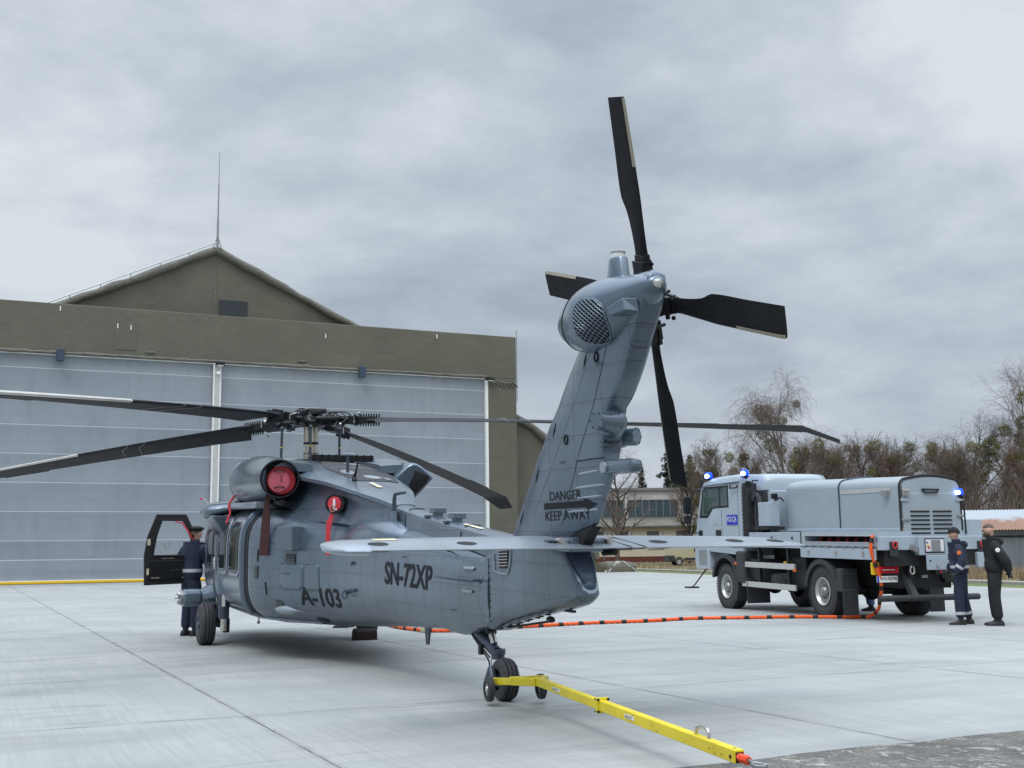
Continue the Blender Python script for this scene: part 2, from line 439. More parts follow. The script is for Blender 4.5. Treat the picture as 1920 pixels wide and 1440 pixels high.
# --- concrete apron with joints
M, t, b = newmat('apron_concrete'); N = NB(t)
tc = N.n('ShaderNodeTexCoord'); mp = N.n('ShaderNodeMapping', vector_type='TEXTURE')
mp.inputs['Location'].default_value = (G0.x, G0.y, 0); mp.inputs['Rotation'].default_value = (0, 0, GA)
N.l(tc.outputs['Object'], mp.inputs[0]); q = mp.outputs[0]; s = N.sep(q)
def strch(sc, loc=(0, 0, 0)):
    m2 = N.n('ShaderNodeMapping'); m2.inputs['Scale'].default_value = sc; m2.inputs['Location'].default_value = loc; N.l(q, m2.inputs[0]); return m2.outputs[0]
big = N.noise(q, 0.16, 7, 0.62, 0.6); mid = N.noise(strch((1, 0.35, 1)), 0.9, 7, 0.65, 0.5)
mid2 = N.noise(strch((0.25, 1.0, 1), (7, 3, 0)), 1.1, 7, 0.65, 0.6)
brush = N.noise(strch((1, 0.022, 1)), 22, 5, 0.75); fine = N.noise(q, 70, 4, 0.75)
c = N.ramp(big, [(0.30, (0.290, 0.294, 0.284)), (0.70, (0.392, 0.396, 0.382))])
c = N.mix(N.ramp(mid, [(0.40, 0.0), (0.72, 0.50)]), c, (0.475, 0.478, 0.460))
c = N.mix(N.ramp(mid2, [(0.46, 0.0), (0.70, 0.70)]), c, (0.232, 0.240, 0.238))
c = N.mix(N.ramp(brush, [(0.36, 0.42), (0.60, 0.0)]), c, (0.215, 0.228, 0.228))
c = N.mix(N.ramp(fine, [(0.30, 0.35), (0.5, 0.0), (0.75, 0.12)]), c, (0.16, 0.225, 0.225))
# slab to slab tone
wn = N.n('ShaderNodeTexWhiteNoise', noise_dimensions='2D'); cb = N.n('ShaderNodeCombineXYZ')
N.l(N.math('FLOOR', N.math('DIVIDE', s[0], 4.0)), cb.inputs[0]); N.l(N.math('FLOOR', N.math('DIVIDE', s[1], 4.0)), cb.inputs[1]); N.l(cb.outputs[0], wn.inputs['Vector'])
c = N.mix(N.math('MULTIPLY', wn.outputs['Value'], 0.17), c, (0.26, 0.275, 0.275))
# tyre and oil stains with a shape of their own
st = N.noise(strch((0.22, 1.3, 1), (2.2, 9.1, 0)), 1.4, 6, 0.6, 1.2)
c = N.mix(N.ramp(st, [(0.58, 0.0), (0.70, 0.55)]), c, (0.17, 0.175, 0.17))
gold = N.noise(strch((0.5, 1.6, 1), (4.0, 1.0, 0)), 0.55, 5, 0.6, 0.8)
c = N.mix(N.ramp(gold, [(0.62, 0.0), (0.78, 0.30)]), c, (0.28, 0.265, 0.205))
wob = N.math('MULTIPLY', N.math('SUBTRACT', N.noise(q, 3.0, 4, 0.6), 0.5), 0.030)
sx = N.math('ADD', s[0], wob); sy = N.math('ADD', s[1], wob)
lu = line_mask(N, sx, 4.0, 0.022); lv = line_mask(N, sy, 4.0, 0.016); jt = N.math('MAXIMUM', lu, lv)
mu = line_mask(N, sx, 4.0, 0.10); mv = line_mask(N, sy, 4.0, 0.08); sm = N.math('MULTIPLY', N.math('MAXIMUM', mu, mv), N.ramp(N.noise(q, 1.7, 5, 0.7), [(0.42, 0.0), (0.62, 0.55)]))
c = N.mix(sm, c, (0.19, 0.195, 0.187))
fade = N.ramp(N.noise(q, 0.8, 4, 0.6), [(0.38, 0.25), (0.56, 0.90)])
c = N.mix(N.math('MULTIPLY', jt, fade), c, (0.085, 0.090, 0.090))
# hairline cracks
vo = N.n('ShaderNodeTexVoronoi', feature='DISTANCE_TO_EDGE'); vo.inputs['Scale'].default_value = 0.33
dn = N.n('ShaderNodeVectorMath', operation='ADD'); nv = N.n('ShaderNodeTexNoise'); nv.inputs['Scale'].default_value = 1.3; nv.inputs['Detail'].default_value = 6
N.l(q, nv.inputs['Vector']); N.l(q, dn.inputs[0]); N.l(nv.outputs['Color'], dn.inputs[1]); N.l(dn.outputs[0], vo.inputs['Vector'])
ck = N.math('MULTIPLY', N.math('LESS_THAN', vo.outputs['Distance'], 0.0035), N.ramp(N.noise(q, 0.5, 2, 0.5), [(0.72, 0.0), (0.76, 0.4)]))
c = N.mix(ck, c, (0.15, 0.155, 0.15))
N.l(c, b.inputs['Base Color']); N.l(N.math('MULTIPLY_ADD', mid, 0.3, 0.55), b.inputs['Roughness'])
nb = N.bump(brush, 0.25, 0.004); nb = N.bump(N.math('SUBTRACT', 1.0, jt), 0.8, 0.012, nb); nb = N.bump(fine, 0.25, 0.003, nb)
N.l(nb, b.inputs['Normal']); MATS['apron_concrete'] = M
fr = [Vector((3.5, 8.885 + 0.0, 0)), Vector((10.8, 68.9, 0))]
E1 = Vector((17.0, 40.1, 0)); E2 = Vector((10.83, 68.9, 0)); ed = (E2 - E1).normalized()
pts = [gp(-60, -4), gp(60, -4), E1 - ed * 14, E1, E2, E2 + ed * 60, gp(-60, 120)]
# the near edge runs along the slab grid, the far right edge along E1-E2
near_r = gp(34, -4)
pts = [gp(-60, -4), near_r, E1 - ed * 22 , E1, E2, E2 + ed * 55, gp(-70, 110)]
ap = MB().add([(p.x, p.y, 0.0) for p in pts], [tuple(range(len(pts)))])
tag(ap.build('apron', 'apron_concrete', smooth=False), kind='structure')

# --- old rough asphalt in front of the apron
M, t, b = newmat('old_asphalt'); N = NB(t); q = N.obj()
a1 = N.noise(q, 1.6, 7, 0.7, 0.8); a2 = N.noise(q, 38, 5, 0.8); a3 = N.noise(q, 6.0, 6, 0.7, 1.0); a4 = N.noise(q, 120, 3, 0.8)
c = N.ramp(a1, [(0.35, (0.105, 0.10, 0.09)), (0.65, (0.27, 0.26, 0.235))])
c = N.mix(N.ramp(a2, [(0.42, 0.75), (0.56, 0.0)]), c, (0.055, 0.053, 0.048))
c = N.mix(N.ramp(a4, [(0.55, 0.0), (0.68, 0.75)]), c, (0.40, 0.385, 0.35))
c = N.mix(N.ramp(a3, [(0.55, 0.0), (0.64, 0.85)]), c, (0.50, 0.50, 0.48))
N.l(c, b.inputs['Base Color']); b.inputs['Roughness'].default_value = 0.9; nb = N.bump(a2, 0.9, 0.02); N.l(N.bump(a3, 0.6, 0.03, nb), b.inputs['Normal'])
MATS['old_asphalt'] = M
rg = random.Random(3); top = []
for i in range(121):
    a = -30 + i * 0.5
    top.append(gp(a, -3.99 + rg.uniform(-0.012, 0.05), 0.004))
low = [gp(30, -30, 0.004), gp(-30, -30, 0.004)]
asp = top + low
tag(MB().add(asp, [tuple(range(len(asp)))]).build('old_asphalt', 'old_asphalt', smooth=False), kind='structure')

# --- strip of path and kerb beyond the apron
simple('path_grey', (0.30, 0.29, 0.26), 0.9, var=0.2, scale=1.5, bump=0.5, bscale=20)
simple('green_grass', (0.11, 0.135, 0.040), 0.95, var=0.4, scale=2.0, bump=0.8, bscale=30)
nr = Vector((ed.y, -ed.x, 0))
def strip(o0, o1, z, a0=-22, a1=150): return [E1 + ed * a0 + nr * o0 + Vector((0, 0, z)), E1 + ed * a1 + nr * o0 + Vector((0, 0, z)), E1 + ed * a1 + nr * o1 + Vector((0, 0, z)), E1 + ed * a0 + nr * o1 + Vector((0, 0, z))]
tag(MB().add(strip(0.02, 2.3, -0.02), [(0, 1, 2, 3)]).build('grass_verge', 'green_grass', smooth=False), kind='structure')
k = MB(); k.loft([[p + Vector((0, 0, dz)) for p, dz in zip([E1 + ed * a + nr * 2.3, E1 + ed * a + nr * 2.3, E1 + ed * a + nr * 2.5, E1 + ed * a + nr * 2.5], (-0.05, 0.09, 0.09, -0.05))] for a in (-22, 40, 150)])
tag(k.build('kerb', 'path_grey', smooth=False), kind='structure')
tag(MB().add(strip(2.5, 5.2, -0.012), [(0, 1, 2, 3)]).build('path', 'path_grey', smooth=False), kind='structure')

# --- tall dry grass clumps in front of the shed and along the path (stuff)
simple('straw', (0.25, 0.185, 0.105), 0.9, var=0.45, scale=1.2)
def grass_mass(name, label, n, area, hmin, hmax, w, mat, seed):
    r = random.Random(seed); mb = MB()
    for _ in range(n):
        x, y = area(r); h = r.uniform(hmin, hmax) * (0.5 + noise.noise(Vector((x * 0.25, y * 0.25, 1.3))) + 0.5)
        for _k in range(3):
            a = r.uniform(0, 6.283); l = r.uniform(0.1, 0.45) * h; ww = w * r.uniform(0.6, 1.4)
            bx, by = x + r.uniform(-.15, .15), y + r.uniform(-.15, .15)
            px, py = -math.sin(a) * ww, math.cos(a) * ww
            mb.add([(bx - px, by - py, -0.04), (bx + px, by + py, -0.04), (bx + math.cos(a) * l, by + math.sin(a) * l, h)], [(0, 1, 2)])
    return tag(mb.build(name, mat, smooth=False, recalc=False), label, 'grass', kind='stuff')
def area1(r):
    a = r.uniform(-24, 34); b_ = r.uniform(5.6, 16); p = E1 + ed * a + nr * b_; return p.x, p.y
def area2(r):
    a = r.uniform(30, 150); b_ = r.uniform(5.4, 40); p = E1 + ed * a + nr * b_; return p.x, p.y
grass_mass('dry_grass_clumps', 'tall straw coloured grass growing in front of the tin shed', 7000, area1, 0.12, 0.42, 0.018, 'straw', 5)
grass_mass('short_grass_clumps', 'short yellowed grass beyond the apron in front of the white building', 5000, area2, 0.06, 0.16, 0.03, 'straw', 6)

# ================================================================== HANGAR
HA = R(25.26); HD = Vector((math.cos(HA), math.sin(HA), 0)); HN = Vector((math.sin(HA), -math.cos(HA), 0))   # HN points out of the front
HP0 = Vector((-25.04, 66.16, 0))
hangar = empty('fabric_hangar', HP0, (0, 0, HA))
tag(hangar, 'huge olive fabric hangar with a grey lift door across its front', 'hangar')
# local: x along the front, y = into the building, z up
def bx(mb, x0, x1, y0, y1, z0, z1): return mb.box2((x0, y0, z0), (x1, y1, z1))
pf = MB(); bx(pf, -12.2, 28.02, 0.0, 3.2, 13.13, 16.05); bx(pf, 25.86, 28.02, 0.0, 3.2, 0, 13.13); bx(pf, -12.2, -10.0, 0.0, 3.2, 0, 13.13)
pfo = pf.build('portal_frame', 'olive_fabric', hangar, smooth=False, bevel=0.04)
# body shell behind
half = [(0, 20.5), (8.7, 16.42), (20.8, 10.62), (22.1, 9.98), (23.5, 8.85), (25.2, 6.6), (26.4, 3.6), (27.1, 0)]
outl = [(7.9 - x, z) for x, z in half[::-1]] + [(7.9 + x, z) for x, z in half[1:]]
sh = MB(); sh.prism(outl, lambda a, b_, d: (a, d, b_), 1.6, 46.0)
sh.build('hangar_body', 'olive_fabric', hangar, smooth=False)
# rolled edge along the gable
ro = MB(); rg = random.Random(5)
for sgn in (-1, 1):
    pl = []
    for i in range(len(half) - 1):
        (x0, z0), (x1, z1) = half[i], half[i + 1]; L = math.hypot(x1 - x0, z1 - z0); k = max(2, int(L / 0.9))
        for j in range(k): tt = j / k; pl.append((7.9 + sgn * (x0 + (x1 - x0) * tt), 1.42 + rg.uniform(-.05, .05), z0 + (z1 - z0) * tt + rg.uniform(-.05, .05)))
    ro.tube(pl, [0.24 + rg.uniform(-.06, .04) for _ in pl], n=10)
ro.build('rolled_edge', 'olive_trim', hangar)
rp = MB()
rp.tube([(7.9 - 20.5, 1.2, 11.15), (7.9, 1.2, 20.95)], 0.035, n=6)
for i in range(12): f_ = i / 12; rp.cyl((7.9 - 20.5 * (1 - f_), 1.2, 10.75 + 9.8 * f_), (7.9 - 20.5 * (1 - f_), 1.2, 11.15 + 9.8 * f_), 0.03, n=6)
rp.build('edge_cable', 'steel_dull', hangar)
vw = MB(); bx(vw, 8.17, 9.93, 1.52, 1.66, 16.38, 17.36); vw.build('gable_vent', 'window_dark', hangar, smooth=False)
sm_ = MB(); bx(sm_, 7.86, 7.94, 1.56, 1.62, 16.0, 20.3); sm_.build('gable_seam', 'olive_trim', hangar, smooth=False)
# stitched border under the header, wrinkled
bd = MB(); rg = random.Random(9)
row = [(-12.2 + i * 0.4, -0.05 + rg.uniform(-.02, .02), 13.16 + rg.uniform(-.02, .02)) for i in range(96)]
bd.tube(row, [0.09 + rg.uniform(-.02, .03) for _ in row], n=8); bd.build('header_hem', 'olive_trim', hangar)
pk = MB(); bx(pk, 1.85, 3.1, -0.03, 0.02, 13.55, 14.75); pk.build('sewn_patch', 'olive_fabric', hangar, smooth=False, bevel=0.01)
hk = MB()
for x, z in ((2.0, 14.95), (2.75, 14.9), (14.6, 15.2), (22.2, 15.7), (-1.2, 15.75)): hk.box((x, -0.03, z), (0.06, 0.05, 0.28))
hk.build('tie_hooks', 'white', hangar, smooth=False)
pt = MB(); rg = random.Random(11)
for x in (3.9, 13.1): pt.box((x, -0.02, 13.5), (0.55, 0.12, 0.12)); 
pt.build('hem_pocket', 'olive_trim', hangar, smooth=False, bevel=0.03)
# bunched fabric at the top of the right jamb
bn = MB(); rg = random.Random(12)
for i in range(7):
    x = 26.0 + i * 0.28; bn.tube([(x, -0.04, 12.95 - rg.uniform(0, .2)), (x + 0.2, -0.07, 12.8), (x + 0.42, -0.05, 12.62 - rg.uniform(0, .15))], 0.05, n=6)
bn.build('bunched_fabric', 'olive_trim', hangar)
jr = MB(); jr.tube([(28.05, -0.03, 16.5), (28.05, -0.03, 11.6)], 0.03, n=6); jr.build('corner_cable', 'steel_dull', hangar)
# doors: fabric panels stretched between horizontal beams
M, t, b = newmat('door_fabric'); N = NB(t); q = N.obj(); s = N.sep(q)
zrel = N.math('SUBTRACT', s[2], 2.42)
seam = N.math('MULTIPLY', line_mask(N, zrel, 1.635, 0.034), N.math('GREATER_THAN', s[2], 2.0))
seam = N.math('MAXIMUM', seam, N.math('LESS_THAN', N.math('ABSOLUTE', N.math('SUBTRACT', s[2], 1.34)), 0.022))
f = N.noise(q, 0.22, 6, 0.6, 0.5); f2 = N.noise(N.obj(scale=(1, 1, 0.2)), 1.4, 6, 0.7)
c = N.ramp(f, [(0.3, (0.225, 0.256, 0.290)), (0.7, (0.275, 0.308, 0.342))])
c = N.mix(N.ramp(f2, [(0.5, 0.0), (0.8, 0.35)]), c, (0.135, 0.170, 0.205))
drip = N.noise(N.obj(scale=(1, 1, 0.06)), 5.0, 4, 0.7)
c = N.mix(N.math('MULTIPLY', N.ramp(drip, [(0.60, 0.0), (0.72, 0.55)]), N.math('MULTIPLY_ADD', s[2], 0.12, -0.7, clamp=True)), c, (0.12, 0.14, 0.16))
c = N.mix(seam, c, (0.52, 0.56, 0.60))
N.l(c, b.inputs['Base Color']); b.inputs['Roughness'].default_value = 0.5
wave = N.math('PINGPONG', zrel, 0.8175)
nb = N.bump(wave, 0.10, 0.25); nb = N.bump(N.noise(N.obj(scale=(1.0, 1, 0.45)), 1.3, 5, 0.6, 1.0), 0.28, 0.12, nb); N.l(nb, b.inputs['Normal'])
MATS['door_fabric'] = M
def door(x0, x1):
    mb = MB(); rows = 100
    zs = [0.19 + (13.13 - 0.19) * i / rows for i in range(rows + 1)]
    mb.add([(x, 0.16 + 0.05 * abs(math.sin(math.pi * (z - 2.42) / 1.635)), z) for z in zs for x in (x0, x1)], [(2 * i, 2 * i + 1, 2 * i + 3, 2 * i + 2) for i in range(rows)])
    return mb.build('door_curtain', 'door_fabric', hangar)
door(-10.0, 7.66); door(8.06, 25.72)
mu_ = MB(); bx(mu_, 7.70, 8.02, -0.06, 0.2, 0.19, 13.10)
mu_.build('door_mullion', 'aluminium', hangar, smooth=False, bevel=0.02)
me_ = MB(); bx(me_, 7.62, 7.71, -0.09, 0.1, 0.19, 13.05); bx(me_, 8.01, 8.10, -0.09, 0.1, 0.19, 13.05); me_.build('mullion_edge', 'white', hangar, smooth=False)
jb = MB(); bx(jb, 25.70, 25.88, -0.05, 0.2, 0.0, 12.95); jb.build('door_jamb', 'white', hangar, smooth=False)
tr = MB(); bx(tr, -10, 25.7, 0.02, 0.14, 13.00, 13.06); tr.build('top_rail', 'white', hangar, smooth=False)
ys = MB(); bx(ys, -10, 25.7, -0.10, 0.22, 0.015, 0.165); ys.build('bottom_seal', 'yellow_orange', hangar, smooth=False, bevel=0.03)
yw = MB(); bx(yw, -10, 25.7, -0.06, 0.2, 0.165, 0.205); yw.build('seal_strip', 'white', hangar, smooth=False)
for x in (-1.1, 17.0):
    fl = MB(); fl.box((x, -0.20, 13.0), (0.40, 0.34, 0.72)); o_ = fl.build('ventilator_box', 'heli_dark_blue', hangar, smooth=False, bevel=0.04)
for x in (7.95, 25.95):
    fl = MB(); fl.box((x, -0.30, 12.98), (0.52, 0.30, 0.20), (R(25), 0, 0)); o_ = fl.build('floodlight', 'black_metal', hangar, smooth=False, bevel=0.02)
    gl = MB(); gl.box((x, -0.36, 12.90), (0.40, 0.20, 0.05), (R(25), 0, 0)); gl.build('lens', 'lamp_glass', o_, smooth=False)
cm = MB(); cm.sphere((7.9, -0.25, 12.4), 0.13); cm.cyl((7.9, -0.02, 12.5), (7.9, -0.22, 12.45), 0.04); cm.build('dome_camera', 'white', hangar)
# mast on the ridge
mast = empty('lightning_mast', HP0 + HD * 7.95 + (-HN) * 1.4 + Vector((0, 0, 20.6)), (0, 0, HA)); tag(mast, 'thin grey lightning mast standing on the hangar ridge', 'mast')
mb = MB(); mb.cyl((0, 0, -0.1), (0, 0, 1.9), 0.075, 0.065); mb.cyl((0, 0, 1.9), (0, 0, 4.2), 0.05, 0.04); mb.build('mast_tube', 'steel_dull', mast)
mb = MB(); mb.cyl((0, 0, 4.2), (0, 0, 6.35), 0.028, 0.016); mb.build('rod', 'steel_dull', mast)
mb = MB(); mb.box((0, 0, 0.0), (0.5, 0.4, 0.06)); mb.tube([(0.3, 0, -.1), (0.1, 0, .5), (0, 0, .9)], 0.03); mb.tube([(-0.3, 0, -.1), (-0.1, 0, .5), (0, 0, .9)], 0.03); mb.build('bracket', 'steel_dull', mast)
# covered ballast block by the corner
cb_ = empty('covered_ballast', HP0 + HD * 35.2 + HN * 0.5, (0, 0, HA)); tag(cb_, 'olive tarpaulin thrown over a low block at the right corner of the hangar', 'tarpaulin')
mb = MB(); rg = random.Random(4)
ringz = [(0.0, 1.0), (0.35, 1.0), (0.62, 0.92), (0.72, 0.6), (0.74, 0.1)]
rings = []
for z, k_ in ringz:
    rings.append([(1.15 * k_ * max(-1, min(1, 1.5 * math.cos(a))) + rg.uniform(-.05, .05), 0.8 * k_ * max(-1, min(1, 1.5 * math.sin(a))) + rg.uniform(-.05, .05), z + rg.uniform(-.05, .04) * (z > 0)) for a in [2 * math.pi * i / 18 for i in range(18)]])
mb.loft(rings); mb.build('tarpaulin', 'olive_fabric', cb_, ang=60)
mb = MB()
for a_, b2 in (((-1.1, -0.85, 0.02), (-0.3, -0.7, 0.72)), ((-1.3, -0.7, 0.02), (-0.1, -0.7, 0.70)), ((1.1, -0.82, 0.1), (0.1, -0.72, 0.74))): mb.tube([a_, b2], 0.035, n=6)
mb.build('rope', 'aluminium', cb_)

# ================================================================== WHITE TWO-LEVEL BUILDING
def fx(px, d): return (px - 960) / FPX * d          # metres right of the view axis at distance d (used only to lay the block out)
simple('stucco', (0.56, 0.53, 0.50), 0.85, var=0.10, scale=0.6, bump=0.2)
simple('cream_wall', (0.56, 0.50, 0.385), 0.85, var=0.08, scale=0.6)
simple('annex_roof', (0.115, 0.108, 0.088), 0.9, var=0.3, scale=0.5)
simple('plinth', (0.115, 0.030, 0.024), 0.85, var=0.2, scale=1.0)
simple('glass_dull', (0.055, 0.085, 0.10), 0.2, var=0.3, scale=0.8)
simple('soot_wall', (0.115, 0.115, 0.115), 0.8, var=0.3, scale=0.8)
bld = empty('workshop_building', (13.5, 150, -0.04), (0, 0, R(2))); tag(bld, 'long low cream building with a taller white glazed storey behind the grass', 'building')
mb = MB(); bx(mb, -12, 40, 0, 16, 0.55, 4.55); mb.build('lower_wall', 'cream_wall', bld, smooth=False)
mb = MB(); bx(mb, -12, 40, -0.06, 0.0, 0.0, 0.75); mb.build('plinth', 'plinth', bld, smooth=False)
mb = MB(); mb.add([(-12, -0.6, 4.62), (40, -0.6, 4.62), (40, 9, 5.9), (-12, 9, 5.9), (-12, -0.6, 4.45), (40, -0.6, 4.45), (40, 9, 4.5), (-12, 9, 4.5)], [(0, 1, 2, 3), (0, 4, 5, 1), (4, 7, 6, 5), (0, 3, 7, 4), (1, 5, 6, 2), (2, 6, 7, 3)]); mb.build('lean_to_roof', 'annex_roof', bld, smooth=False)
mb = MB(); bx(mb, -12, 40, -0.66, -0.58, 4.50, 4.68); mb.build('gutter', 'steel_dull', bld, smooth=False)
mb = MB(); bx(mb, -12, 40, 9, 18, 4.4, 9.75); mb.build('upper_wall', 'stucco', bld, smooth=False)
mb = MB(); bx(mb, -12.3, 40.3, 8.7, 18.3, 9.75, 10.0); mb.build('roof', 'annex_roof', bld, smooth=False)
mb = MB(); bx(mb, -12.3, 40.3, 8.62, 8.70, 9.66, 9.98); mb.build('roof_edge', 'steel_dull', bld, smooth=False)
for x0, x1 in ((-11, -6.5), (-5.8, 1.9), (2.5, 9.2), (17, 24), (26, 34)):
    mb = MB(); bx(mb, x0, x1, 8.90, 8.98, 6.05, 8.35); w_ = mb.build('window_band', 'glass_dull', bld, smooth=False)
    mb = MB(); k = int((x1 - x0) / 0.95)
    for i in range(k + 1):
        xx = x0 + (x1 - x0) * i / k; bx(mb, xx - 0.05, xx + 0.05, 8.83, 8.90, 6.05, 8.35)
    for i in range(0, k, 3): xx = x0 + (x1 - x0) * i / k; bx(mb, xx, xx + (x1 - x0) / k, 8.85, 8.89, 7.0, 7.06)
    bx(mb, x0, x1, 8.83, 8.88, 8.32, 8.40)
    mb.build('mullions', 'steel_dull', w_, smooth=False)
for x in (2.2, 9.6):
    mb = MB(); mb.tube([(x, 8.8, 9.7), (x, 8.8, 5.6), (x, 8.2, 5.5)], 0.09, n=8); mb.build('downpipe', 'white', bld)
for x in (-8, -3.6, -0.4, 3.6, 7.4, 13.5, 18, 24):
    mb = MB(); bx(mb, x, x + 2.1, -0.03, 0.02, 3.05, 3.95); w_ = mb.build('window', 'soot_wall', bld, smooth=False)
    mb = MB(); bx(mb, x - 0.1, x + 2.2, -0.12, -0.03, 2.95, 3.05); bx(mb, x + 1.6, x + 2.0, -0.06, -0.03, 3.05, 3.95); mb.build('frame', 'stucco', w_, smooth=False)
    mb = MB(); bx(mb, x, x + 2.2, -0.10, 0.0, 1.72, 1.80); mb.build('ledge', 'steel_dull', bld, smooth=False)
for x in (-2.0, 11.9):
    mb = MB(); mb.tube([(x, -0.15, 4.4), (x, -0.15, 0.3)], 0.10, n=8); mb.build('drain_pipe', 'steel_dull', bld)

# ================================================================== RUSTY TIN SHED
M, t, b = newmat('tin_roof'); N = NB(t); q = N.obj(); s = N.sep(q)
f = N.noise(N.obj(scale=(1, 0.35, 1)), 0.8, 7, 0.7, 0.5); lo = N.math('MULTIPLY_ADD', s[2], -1.35, 5.05)
rust = N.math('ADD', N.math('MULTIPLY', f, 1.5), N.math('SUBTRACT', lo, 1.05))
N.l(N.mix(N.ramp(rust, [(0.45, 0.0), (0.75, 1.0)]), (0.40, 0.43, 0.47), N.ramp(N.noise(q, 3, 5, 0.7), [(0.3, (0.20, 0.105, 0.065)), (0.7, (0.36, 0.20, 0.13))])), b.inputs['Base Color'])
b.inputs['Metallic'].default_value = 0.2; b.inputs['Roughness'].default_value = 0.5; MATS['tin_roof'] = M
M, t, b = newmat('tin_wall'); N = NB(t); q = N.obj()
f = N.noise(N.obj(scale=(1, 1, 0.15)), 1.4, 6, 0.7)
N.l(N.ramp(f, [(0.35, (0.15, 0.18, 0.20)), (0.65, (0.26, 0.30, 0.315)), (0.8, (0.22, 0.17, 0.13))]), b.inputs['Base Color']); b.inputs['Roughness'].default_value = 0.55; b.inputs['Metallic'].default_value = 0.3
MATS['tin_wall'] = M
shed = empty('tin_shed', (26.4, 70.0, -0.04), (0, 0, R(-3))); tag(shed, 'rusty corrugated iron shed standing in dry grass at the right', 'shed')
def corr(mb, x0, x1, fn, pitch=0.19, amp=0.035):
    n_ = int((x1 - x0) / pitch * 6); tops = []; bots = []
    for i in range(n_ + 1):
        x = x0 + (x1 - x0) * i / n_; d = amp * math.sin(2 * math.pi * x / pitch); p0, p1 = fn(x, d); tops.append(p0); bots.append(p1)
    mb.add(tops + bots, [(i, i + 1, n_ + 2 + i, n_ + 1 + i) for i in range(n_)])
mb = MB(); corr(mb, -6, 22, lambda x, d: ((x, 4.6, 3.75 + d), (x, -0.4, 2.42 + d))); mb.build('roof', 'tin_roof', shed)
mb = MB(); corr(mb, -6, 22, lambda x, d: ((x, 4.6, 3.75 + d), (x, 9.6, 2.42 + d))); mb.build('rear_roof', 'tin_roof', shed)
mb = MB(); corr(mb, -5.7, 21.7, lambda x, d: ((x, 0.0 + d * .5, 2.46), (x, 0.0 + d * .5, 0.0)), 0.16, 0.03); mb.build('front_wall', 'tin_wall', shed)
mb = MB(); mb.add([(-5.7, 0, 0), (-5.7, 9.2, 0), (-5.7, 9.2, 2.4), (-5.7, 4.6, 3.6), (-5.7, 0, 2.4)], [(0, 1, 2, 3, 4)]); mb.build('end_wall', 'tin_wall', shed, smooth=False)
mb = MB()
for x in (-1.2, 2.1, 5.3, 9.0, 13.0): bx(mb, x, x + 0.12, -0.06, -0.03, 0, 2.4)
for x0 in (-5.6, 2.2, 9.1): bx(mb, x0, x0 + 6.6, -0.07, -0.03, 1.98, 2.08)
mb.build('door_frame', 'black_metal', shed, smooth=False)

# ================================================================== VAN
van = empty('panel_van', (14.9, 112.5, -0.03), (0, 0, R(4))); tag(van, 'beige panel van parked on the grass before the cream building', 'van')
# x = length (rear at 0, towards +x), y depth 0..2
prof = [(0.02, 0.42), (0.0, 1.0), (0.06, 2.35), (0.25, 2.52), (3.6, 2.52), (4.3, 1.75), (5.2, 1.45), (5.45, 1.0), (5.45, 0.42)]
mb = MB(); mb.prism(prof, lambda a, b_, d: (a, d, b_), 0.0, 2.0); mb.build('body', 'van_paint', van, bevel=0.09, smooth=False)
for x in (0.95, 4.25):
    for y in (-0.01, 2.01):
        sg = -1 if y < 0 else 1
        mb = MB(); mb.cyl((x, y - sg * 0.22, 0.34), (x, y + sg * 0.012, 0.34), 0.345, n=24); w_ = mb.build('wheel', 'rubber', van, bevel=0.02)
        mb = MB(); mb.cyl((x, y + sg * 0.012, 0.34), (x, y + sg * 0.025, 0.34), 0.20, n=20); mb.build('rim', 'rim_steel', w_)
        mb = MB(); mb.tube([(x + 0.44 * math.cos(a), y + sg * 0.004, 0.36 + 0.44 * math.sin(a)) for a in [math.pi * i / 12 for i in range(13)]], 0.05, n=6); mb.build('wheel_arch', 'black_matte', van)
mb = MB(); bx(mb, -0.06, 0.55, -0.03, 2.03, 0.36, 0.98); mb.build('rear_bumper', 'truck_plastic', van, smooth=False, bevel=0.05)
mb = MB(); bx(mb, 1.45, 3.7, -0.025, 0.0, 0.52, 0.74); mb.build('side_moulding', 'truck_plastic', van, smooth=False, bevel=0.01)
mb = MB(); bx(mb, 0.35, 2.0, -0.02, 0.0, 1.84, 1.89); mb.build('door_track', 'black_matte', van, smooth=False)
for x in (2.45, 3.0): mb = MB(); bx(mb, x, x + 0.1, -0.03, 0.0, 1.28, 1.62); mb.build('door_handle', 'black_matte', van, smooth=False)
mb = MB(); bx(mb, 2.76, 2.79, -0.006, 0.0, 0.5, 2.3); mb.build('door_gap', 'black_matte', van, smooth=False)
mb = MB(); bx(mb, 3.3, 4.0, -0.012, 0.0, 1.6, 2.25); mb.build('side_window', 'glass_van', van, smooth=False)

